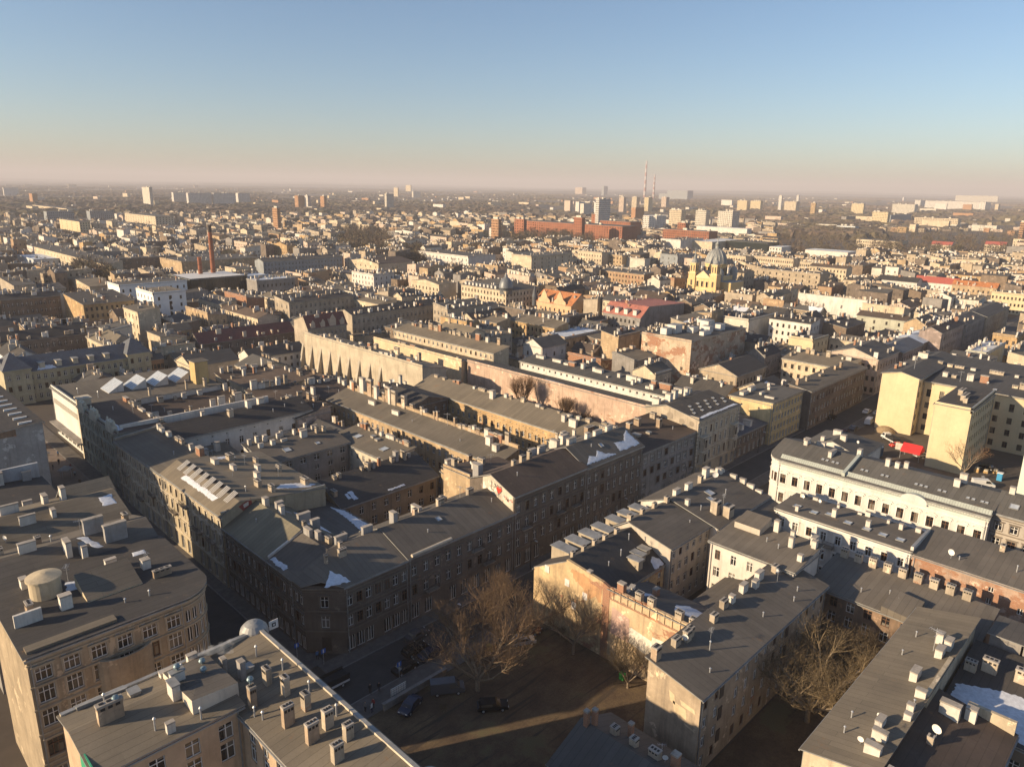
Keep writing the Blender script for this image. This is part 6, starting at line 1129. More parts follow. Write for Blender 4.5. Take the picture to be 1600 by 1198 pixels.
FARB = [
('red-brick factory main range with long rows of windows', (857.7, 627.2, 894.6, 815.6), 22.0, 'fbrick', 'grey', 40, 8),
('square red-brick factory tower in the middle of the range', (805.9, 658.6, 812.8, 673.0), 34.0, 'fbrick', 'grey', 4, 2),
('red-brick factory end tower at the left', (792.1, 756.9, 798.1, 776.3), 28.0, 'fbrick', 'grey', 4, 2),
('red-brick factory right-hand range with a stepped gable', (925.9, 529.4, 949.9, 604.3), 18.0, 'fbrick', 'grey', 22, 0),
('red-brick factory right-hand tower', (945.2, 579.4, 955.8, 592.8), 27.0, 'fbrick', 'grey', 4, 2),
('upper red-brick factory hall behind the main range', (983.2, 703.7, 1013.2, 765.1), 22.0, 'fbrick', 'grey', 14, 0),
('dark red-brick cube left of the factory hall', (1069.5, 829.2, 1077.8, 851.9), 28.0, 'fbrick', 'grey', 3, 2),
('white glassy office cube right of the factory', (1157.8, 771.0, 1188.8, 800.9), 26.0, 'white', 'whiter', 8, 6),
('terraced modern apartments right of the office cube', (1300.6, 808.7, 1318.2, 836.7), 34.0, 'cream', 'whiter', 8, 3),
('second terraced modern apartment block', (1320.9, 765.1, 1336.0, 788.5), 34.0, 'whited', 'grey', 8, 3),
('third terraced modern apartment block', (1325.1, 710.5, 1353.2, 741.3), 34.0, 'whited', 'grey', 8, 5),
('low white shopping hall below the modern apartments', (1160.8, 593.4, 1177.2, 688.9), 12.0, 'white', 'whiter', 0, 0),
('slim white tower slab with dark flank beyond the factory', (1047.4, 819.0, 1081.0, 826.2), 55.0, 'white', 'grey', 3, 10),
('pale pink tower slab left of the power plant', (1950.0, 1425.8, 1962.6, 1444.6), 45.0, 'pinkc', 'grey', 5, 3),
('cream tower slab before the power plant', (2092.4, 1477.4, 2110.7, 1497.0), 45.0, 'cream', 'grey', 5, 3),
('yellow tower slab under the tall stack', (2093.2, 1429.9, 2116.2, 1447.1), 45.0, 'yell', 'grey', 5, 3),
('pinkish tower slab right of the stacks', (2283.2, 1485.5, 2303.5, 1505.5), 45.0, 'pinkc', 'grey', 5, 3),
('yellowish pair slab in the right distance', (2452.0, 1263.7, 2463.3, 1300.4), 38.0, 'yell', 'grey', 10, 2),
('second yellowish pair slab in the right distance', (2464.0, 1219.1, 2481.5, 1256.8), 38.0, 'yell', 'grey', 10, 2),
('long white apartment slab with ribbed front at far right', (3929.5, 897.3, 3943.5, 1114.6), 38.0, 'white', 'grey', 40, 0),
('white end tower of the ribbed apartment slab', (3662.8, 805.5, 3751.2, 835.6), 40.0, 'white', 'grey', 3, 3),
('shorter ribbed white slab left of the long one', (2893.8, 851.9, 2928.3, 926.7), 34.0, 'whited', 'grey', 18, 2),
('white stub slab beside the ribbed slabs', (4286.9, 1238.3, 4366.4, 1265.6), 36.0, 'white', 'grey', 4, 2),
('upper row slab on the right horizon', (7215.5, 1505.9, 7231.5, 1817.5), 56.7, 'whited', 'grey', 40, 0),
('yellow office cube in the right distance', (1847.3, 598.4, 1863.9, 633.0), 30.0, 'yell', 'grey', 10, 1),
('long dark-flanked building right of the yellow office cube', (2040.9, 653.2, 2200.9, 669.2), 18.0, 'bgrey', 'grey', 0, 14),
('long cream institute with glazed bays at right', (1875.9, 459.7, 1900.4, 549.2), 20.0, 'cream', 'grey', 26, 0),
('small yellow tower block at right distance', (2586.9, 917.4, 2600.5, 956.3), 36.0, 'yell', 'grey', 8, 1),
('slim ochre tower at right distance', (2250.5, 938.1, 2259.5, 951.8), 40.0, 'ochre', 'grey', 3, 1),
('cream and pink tower slab near the right park', (2539.5, 1125.7, 2567.2, 1167.8), 38.0, 'cream', 'grey', 8, 2),
('white water tower house on the right horizon', (2698.7, 1253.6, 2706.4, 1264.8), 55.0, 'white', 'grey', 2, 1),
('second white thin tower on the right horizon', (3075.0, 1355.1, 3083.9, 1364.8), 55.0, 'white', 'grey', 2, 1),
('pale block pair near the right park', (1433.8, 552.6, 1445.0, 592.4), 14.0, 'whited', 'grey', 12, 0),
('pale blue glass clinic near the right park', (1351.1, 488.7, 1369.3, 520.7), 16.0, 'pblue', 'grey', 10, 3),
('white row of houses on the park edge', (1094.1, 331.9, 1123.7, 391.6), 10.0, 'cream', 'grey', 20, 0),
('red-roofed villa on the park edge at right', (1088.8, 269.3, 1100.8, 293.7), 9.0, 'cream', 'redb', 8, 0),
('long red-roofed villa by the right frame edge', (1157.9, 223.1, 1169.9, 247.3), 9.0, 'cream', 'redb', 8, 0),
('white long works hall before the right park', (839.9, 307.7, 867.3, 355.5), 10.0, 'white', 'whiter', 0, 0),
('white stepped works block left of the long hall', (821.3, 375.4, 848.0, 390.1), 12.0, 'white', 'whiter', 4, 0),
('orange-brown tower cut by the right frame edge', (1479.5, 264.1, 1499.5, 270.1), 30.0, 'orange', 'grey', 4, 0),
('brick-orange cube tower in the left distance', (599.7, 1129.4, 605.7, 1145.3), 34.0, 'orange', 'grey', 4, 1),
('brick-orange tower right of centre distance', (724.1, 740.7, 730.1, 755.1), 30.0, 'orange', 'grey', 5, 1),
('orange-ended slab in the left distance', (1040.3, 1838.8, 1058.7, 1857.5), 40.0, 'orange', 'grey', 3, 6),
('white-ended slab in the left distance', (1058.4, 1820.2, 1067.2, 1836.8), 40.0, 'white', 'grey', 3, 5),
('second orange-ended slab, right of the white-ended one', (1085.2, 1782.2, 1093.1, 1801.5), 40.0, 'orange', 'grey', 3, 4),
('white slim tower block in the left-centre distance', (1246.9, 1722.3, 1271.5, 1731.3), 48.0, 'whited', 'grey', 2, 8),
('cream tower block on the far centre skyline', (2400.7, 3214.4, 2407.0, 3250.7), 55.0, 'cream', 'grey', 5, 2),
('yellowish tower block on the far centre skyline', (4503.7, 5825.0, 4515.4, 5903.0), 64.1, 'yell', 'grey', 5, 2),
('white-ended slab farthest left in the distance', (929.5, 2400.8, 968.1, 2415.9), 38.0, 'white', 'grey', 2, 12),
('white-ended slab second in the left distance', (943.3, 2323.4, 1015.8, 2337.7), 38.0, 'white', 'grey', 2, 18),
('white-ended slab third in the left distance', (1020.8, 2316.8, 1090.5, 2332.9), 38.0, 'white', 'grey', 2, 18),
('white-ended slab fourth in the left distance', (1109.5, 2339.3, 1149.8, 2355.1), 38.0, 'white', 'grey', 2, 10),
('pale tower cluster on the left horizon', (786.9, 2200.1, 795.7, 2254.1), 55.0, 'whited', 'grey', 5, 2),
('cream long hall in the left distance below the wood', (461.2, 1763.4, 481.2, 2029.0), 14.0, 'cream', 'grey', 16, 0),
('dark flat block in the left distance', (370.2, 1540.3, 414.1, 1560.3), 17.0, 'bgrey', 'grey', 0, 14),
('dark blue block with roof boxes in the left distance', (430.9, 1506.3, 471.5, 1526.3), 18.0, 'bgrey', 'grey', 0, 12),
('bright cream flat hall in the left distance', (480.5, 1328.8, 511.3, 1476.8), 15.0, 'cream', 'grey', 12, 6),
('lit yellow and white house pair in the left distance', (327.6, 1198.9, 341.6, 1298.2), 15.0, 'yell', 'grey', 4, 4),
('dark tower on the centre horizon', (5616.2, 4342.1, 5676.2, 4367.1), 86.1, 'bgrey', 'grey', 0, 6),
('pinkish hall on the centre horizon', (5643.3, 4622.8, 5703.3, 4712.8), 69.8, 'pinkc', 'grey', 6, 4),
]
INDB = [
('mid-sized tan black-roofed house in front of the stone warehouse', (207.8, 108.2, 217.2, 126.6), 11, 'tan', 'dark'),
('low brown grey-roofed house in front of the stone warehouse', (223.1, 121.1, 231.6, 135.7), 7, 'brown', 'grey'),
('low cream black-roofed house in front of the stone warehouse', (231.7, 105.4, 247.3, 115.8), 8, 'cream', 'dark'),
('narrow cream tan-roofed house left of the stone warehouse', (218.0, 141.2, 228.4, 151.2), 10, 'cream', 'tan'),
('low cream tan-roofed house in front of the small white house', (203.6, 161.4, 215.5, 173.2), 8, 'cream', 'tan'),
('low beige grey-roofed house in front of the small white house', (205.8, 177.2, 226.2, 185.0), 5, 'beige', 'grey'),
('low white brown-roofed house right of the stone warehouse', (254.1, 102.2, 268.3, 111.3), 5, 'white', 'brown'),
('narrow grey tan-roofed house right of the snow-roofed building', (226.4, 156.6, 240.6, 167.0), 11, 'grey', 'tan'),
('low sooty grey-roofed house right of the pale blue gabled house', (69.1, 270.4, 80.0, 283.1), 7, 'soot', 'grey'),
('low tan black-roofed house in front of the small white house', (208.7, 187.5, 216.5, 220.7), 5, 'tan', 'dark'),
('low white tan-roofed house right of the pale blue gabled house', (84.7, 271.5, 94.0, 286.1), 5, 'white', 'tan'),
('tall cream tan-roofed house left of the ochre range', (196.4, 217.5, 205.3, 237.0), 16, 'cream', 'tan'),
('low beige grey-roofed house behind the stone warehouse', (265.2, 132.2, 279.3, 142.4), 7, 'beige', 'grey'),
('low white grey-roofed house in front of the dark red ridge roof', (128.9, 271.4, 153.0, 282.7), 7, 'white', 'grey'),
('mid-sized beige tan-roofed house left of the ochre range', (206.9, 222.6, 227.0, 232.6), 12, 'beige', 'tan'),
('narrow tan black-roofed house right of the snow-roofed building', (247.4, 179.8, 263.1, 189.0), 14, 'tan', 'dark'),
('low beige tan-roofed house left of the dark red ridge roof', (105.9, 288.6, 120.8, 296.3), 7, 'beige', 'tan'),
('low sooty brown-roofed house in front of the snow-roofed building', (243.2, 189.2, 250.8, 201.5), 6, 'soot', 'brown'),
('narrow grey black-roofed house behind the stone warehouse', (281.5, 130.5, 295.7, 139.2), 9, 'grey', 'dark'),
('long brown grey-roofed house in front of the long grey-cream front', (196.8, 242.2, 207.9, 276.1), 11, 'brown', 'grey'),
('low brown grey-roofed house left of the pinkish corner house', (295.0, 111.5, 315.2, 120.8), 5, 'brown', 'grey'),
('low grey black-roofed house right of the pale blue gabled house', (68.3, 308.2, 79.4, 322.6), 7, 'grey', 'dark'),
('tall ochre black-roofed house right of the long grey-cream front', (210.9, 234.9, 218.6, 252.7), 16, 'ochre', 'dark'),
('low brown grey-roofed house right of the dark red ridge roof', (139.9, 283.0, 154.5, 291.6), 5, 'brown', 'grey'),
('narrow beige black-roofed house left of the patched brick firewall', (265.9, 171.0, 280.8, 178.9), 13, 'beige', 'dark'),
('narrow cream tan-roofed house left of the dark red ridge roof', (105.1, 299.9, 118.7, 308.2), 9, 'cream', 'tan'),
('low tan tan-roofed house in front of the snow-roofed building', (253.3, 192.4, 260.9, 202.3), 6, 'tan', 'tan'),
('low pinkish tan-roofed house in front of the plain yellow house', (296.1, 122.3, 304.0, 132.6), 7, 'pinkc', 'tan'),
('low cream black-roofed house left of the small white house', (231.6, 224.0, 245.5, 232.5), 5, 'cream', 'dark'),
('mid-sized off-white grey-roofed house left of the ochre range', (220.5, 235.1, 228.2, 255.4), 12, 'whited', 'grey'),
('narrow sooty grey-roofed house in front of the faded red mansard', (267.4, 182.4, 282.1, 194.1), 11, 'soot', 'grey'),
('low sooty tan-roofed house right of the snow-roofed building', (261.0, 196.6, 281.2, 207.1), 7, 'soot', 'tan'),
('narrow beige grey-roofed house in front of the white-ended block', (296.1, 138.5, 304.3, 152.7), 11, 'beige', 'grey'),
('narrow cream tan-roofed house in front of the grey cube house', (109.4, 311.7, 120.2, 326.3), 11, 'cream', 'tan'),
('narrow tan tan-roofed house left of the ochre range', (230.8, 236.5, 239.7, 246.4), 14, 'tan', 'tan'),
('narrow white grey-roofed house in front of the pinkish corner house', (316.0, 101.5, 331.7, 110.7), 9, 'white', 'grey'),
('narrow white tan-roofed house right of the cream attic house', (327.9, 60.5, 336.0, 71.0), 10, 'white', 'tan'),
('tall beige tan-roofed house behind the patched brick firewall', (287.7, 171.6, 309.2, 180.2), 16, 'beige', 'tan'),
('narrow ochre black-roofed house in front of the long grey-cream front', (208.9, 263.5, 224.0, 273.1), 9, 'ochre', 'dark'),
('low cream tan-roofed house left of the plain yellow house', (308.6, 137.2, 329.6, 148.4), 5, 'cream', 'tan'),
('narrow ochre grey-roofed house left of the patched brick firewall', (286.5, 181.8, 302.6, 191.5), 9, 'ochre', 'grey'),
('low sooty tan-roofed house in front of the white-ended block', (305.4, 150.7, 320.9, 161.7), 8, 'soot', 'tan'),
('low cream tan-roofed house in front of the long grey-cream front', (190.0, 282.9, 225.4, 294.9), 5, 'cream', 'tan'),
('narrow cream black-roofed house left of the ochre range', (229.8, 252.0, 247.3, 259.8), 14, 'cream', 'dark'),
('low beige grey-roofed house in front of the faded red mansard', (284.3, 193.4, 295.5, 204.3), 6, 'beige', 'grey'),
('long cream tan-roofed house in front of the parapet house', (340.6, 47.6, 372.5, 57.9), 13, 'cream', 'tan'),
('narrow grey grey-roofed house right of the snow-roofed building', (274.7, 209.5, 283.0, 224.2), 9, 'grey', 'grey'),
('narrow off-white grey-roofed house in front of the grey cube house', (96.7, 332.3, 105.6, 346.9), 13, 'whited', 'grey'),
('narrow ochre tan-roofed house in front of the grey cube house', (114.6, 327.7, 128.6, 335.2), 11, 'ochre', 'tan'),
('long cream grey-roofed house left of the ochre range', (230.9, 264.6, 265.3, 274.0), 9, 'cream', 'grey'),
('mid-sized sooty grey-roofed house left of the red mansard', (172.1, 306.3, 184.0, 325.6), 9, 'soot', 'grey'),
('low cream grey-roofed house left of the dark red ridge roof', (135.1, 324.6, 157.9, 333.2), 8, 'cream', 'grey'),
('mid-sized sooty brown-roofed house right of the ochre range', (268.3, 233.8, 297.5, 246.1), 10, 'soot', 'brown'),
('low cream grey-roofed house left of the patched brick firewall', (306.0, 187.0, 317.2, 205.5), 6, 'cream', 'grey'),
('mid-sized tan grey-roofed house behind the pale blue gabled house', (71.1, 354.0, 93.7, 364.1), 13, 'tan', 'grey'),
('mid-sized sooty grey-roofed house right of the grey cube house', (127.0, 338.4, 136.7, 360.9), 11, 'soot', 'grey'),
('tall beige grey-roofed house in front of the double-fronted cream tenement', (234.5, 275.5, 262.9, 286.6), 15, 'beige', 'grey'),
('tall tan grey-roofed house behind the patched brick firewall', (317.3, 176.3, 329.3, 186.9), 16, 'tan', 'grey'),
('narrow tan black-roofed house behind the snow-roofed building', (285.6, 224.3, 298.8, 232.5), 9, 'tan', 'dark'),
('tall white black-roofed house behind the plain yellow house', (336.8, 135.7, 346.9, 156.0), 15, 'white', 'dark'),
('narrow cream tan-roofed house behind the pinkish corner house', (347.1, 108.6, 357.3, 117.9), 9, 'cream', 'tan'),
('low tan tan-roofed house left of the red mansard', (186.4, 314.2, 195.1, 340.1), 6, 'tan', 'tan'),
('low ochre black-roofed house left of the red mansard', (172.5, 326.0, 183.7, 335.6), 6, 'ochre', 'dark'),
('mid-sized tan brown-roofed house left of the car park row', (142.1, 341.0, 151.3, 366.2), 13, 'tan', 'brown'),
('mid-sized sooty tan-roofed house behind the ochre range', (269.5, 255.4, 277.2, 273.7), 12, 'soot', 'tan'),
('mid-sized brown black-roofed house left of the grey-green shed', (350.6, 124.5, 374.8, 135.4), 13, 'brown', 'dark'),
('mid-sized grey grey-roofed house behind the pale blue gabled house', (62.9, 367.7, 81.3, 378.6), 14, 'grey', 'grey'),
('low grey black-roofed house behind the pinkish corner house', (360.6, 107.3, 389.3, 118.7), 7, 'grey', 'dark'),
('narrow brown black-roofed house behind the plain yellow house', (347.3, 145.1, 361.2, 153.6), 9, 'brown', 'dark'),
('narrow white brown-roofed house in front of the crow-stepped brown tenement', (97.7, 367.5, 108.0, 377.4), 9, 'white', 'brown'),
('tall brown black-roofed house left of the white-ended block', (333.2, 185.4, 344.3, 195.2), 16, 'brown', 'dark'),
('low ochre tan-roofed house right of the pale green parapet house', (378.5, 51.2, 386.4, 71.9), 6, 'ochre', 'tan'),
('tall tan tan-roofed house left of the dark brick gable', (370.4, 96.7, 388.4, 105.9), 16, 'tan', 'tan'),
('low tan tan-roofed house behind the ochre range', (287.0, 253.9, 295.2, 269.6), 8, 'tan', 'tan'),
('narrow pinkish brown-roofed house behind the pale blue gabled house', (62.3, 379.0, 74.3, 387.7), 11, 'pinkc', 'brown'),
('low beige grey-roofed house right of the grey cube house', (129.9, 363.2, 138.4, 372.7), 8, 'beige', 'grey'),
('low white black-roofed house behind the snow-roofed building', (302.3, 243.9, 313.6, 259.3), 5, 'white', 'dark'),
('narrow sooty tan-roofed house in front of the double-fronted cream tenement', (254.9, 293.7, 264.7, 301.5), 13, 'soot', 'tan'),
('narrow grey brown-roofed house right of the car park row', (174.1, 347.8, 183.3, 356.0), 9, 'grey', 'brown'),
('narrow tan tan-roofed house behind the ochre range', (279.7, 270.5, 288.1, 280.0), 10, 'tan', 'tan'),
('low beige tan-roofed house right of the red mansard', (204.1, 331.9, 222.4, 341.8), 6, 'beige', 'tan'),
('narrow brown brown-roofed house left of the grey cube house', (112.9, 373.1, 127.6, 385.2), 12, 'brown', 'brown'),
('narrow pinkish grey-roofed house in front of the crow-stepped brown tenement', (88.8, 382.2, 102.9, 390.8), 9, 'pinkc', 'grey'),
('mid-sized beige tan-roofed house right of the white-ended block', (359.0, 158.7, 368.4, 181.0), 9, 'beige', 'tan'),
('narrow sooty grey-roofed house in front of the grand corner house', (272.1, 285.1, 284.3, 294.9), 10, 'soot', 'grey'),
('narrow off-white black-roofed house in front of the double-fronted cream tenement', (247.6, 307.0, 263.8, 315.3), 11, 'whited', 'dark'),
('low beige tan-roofed house right of the grey cube house', (140.7, 368.5, 151.4, 378.8), 8, 'beige', 'tan'),
('mid-sized grey brown-roofed house left of the white-ended block', (350.0, 182.2, 357.6, 202.9), 12, 'grey', 'brown'),
('narrow grey black-roofed house behind the plain yellow house', (366.1, 147.2, 380.6, 156.2), 12, 'grey', 'dark'),
('narrow tan tan-roofed house right of the long grey-cream front', (239.0, 317.0, 252.1, 325.9), 9, 'tan', 'tan'),
('tall cream grey-roofed house left of the faded red mansard', (322.2, 232.8, 332.3, 246.6), 15, 'cream', 'grey'),
('narrow cream grey-roofed house behind the pale blue gabled house', (63.8, 392.3, 74.6, 400.0), 11, 'cream', 'grey'),
('low beige grey-roofed house behind the pale blue gabled house', (79.0, 392.5, 90.1, 406.3), 8, 'beige', 'grey'),
('tall brown tan-roofed house right of the faded red mansard', (345.8, 204.5, 359.4, 213.1), 15, 'brown', 'tan'),
('low cream brown-roofed house in front of the grand corner house', (269.0, 298.5, 299.8, 306.4), 6, 'cream', 'brown'),
('mid-sized beige tan-roofed house right of the twin orange gables', (319.4, 247.6, 343.6, 257.5), 14, 'beige', 'tan'),
('mid-sized beige black-roofed house right of the white-ended block', (369.4, 164.2, 379.7, 183.7), 12, 'beige', 'dark'),
('mid-sized beige grey-roofed house left of the brick firewall', (162.1, 370.5, 170.3, 399.3), 13, 'beige', 'grey'),
('low cream tan-roofed house behind the pinkish corner house', (385.4, 122.6, 395.2, 148.4), 5, 'cream', 'tan'),
('low cream tan-roofed house behind the ochre range', (297.3, 275.9, 306.9, 291.2), 5, 'cream', 'tan'),
('tall cream grey-roofed house behind the dark brick gable', (393.5, 99.1, 405.3, 108.5), 16, 'cream', 'grey'),
('narrow tan grey-roofed house in front of the double-fronted cream tenement', (255.6, 316.7, 268.8, 325.3), 12, 'tan', 'grey'),
('low sooty brown-roofed house behind the pale blue gabled house', (66.8, 402.1, 76.3, 417.5), 8, 'soot', 'brown'),
('mid-sized tan grey-roofed house left of the bright white party wall', (381.7, 149.7, 389.9, 170.4), 13, 'tan', 'grey'),
('narrow cream grey-roofed house behind the long grey-cream front', (246.3, 328.4, 261.2, 336.2), 14, 'cream', 'grey'),
('low sooty brown-roofed house in front of the grand corner house', (272.7, 307.6, 293.9, 315.6), 7, 'soot', 'brown'),
('long cream tan-roofed house left of the black-roofed courtyard range', (195.7, 362.5, 204.8, 397.4), 11, 'cream', 'tan'),
('narrow tan black-roofed house right of the parapet house', (408.4, 54.4, 416.7, 65.6), 14, 'tan', 'dark'),
('low beige grey-roofed house in front of the crow-stepped brown tenement', (91.0, 403.1, 100.6, 418.3), 6, 'beige', 'grey'),
('tall sooty brown-roofed house behind the faded red mansard', (348.1, 225.0, 360.4, 244.0), 15, 'soot', 'brown'),
('low ochre tan-roofed house behind the pale blue gabled house', (77.7, 410.2, 89.2, 432.0), 5, 'ochre', 'tan'),
('tall beige tan-roofed house right of the sunlit cross range', (244.4, 338.6, 263.3, 348.4), 15, 'beige', 'tan'),
('narrow white grey-roofed house right of the faded red mansard', (360.5, 212.5, 370.7, 224.2), 14, 'white', 'grey'),
('narrow sooty brown-roofed house in front of the double-fronted cream tenement', (263.9, 326.5, 273.5, 336.6), 9, 'soot', 'brown'),
('mid-sized off-white grey-roofed house left of the white-ended block', (377.6, 189.0, 388.3, 214.9), 9, 'whited', 'grey'),
('tall pinkish tan-roofed house behind the faded red mansard', (346.8, 245.0, 375.1, 253.7), 16, 'pinkc', 'tan'),
('low ochre black-roofed house behind the plain yellow house', (394.3, 159.0, 402.2, 171.5), 8, 'ochre', 'dark'),
('narrow tan brown-roofed house left of the black-roofed courtyard range', (206.2, 372.5, 216.6, 383.9), 11, 'tan', 'brown'),
('low cream grey-roofed house in front of the double-fronted cream tenement', (281.7, 320.6, 290.8, 347.9), 6, 'cream', 'grey'),
('long white brown-roofed house behind the black-roofed courtyard range', (218.7, 366.8, 230.6, 398.5), 13, 'white', 'brown'),
]
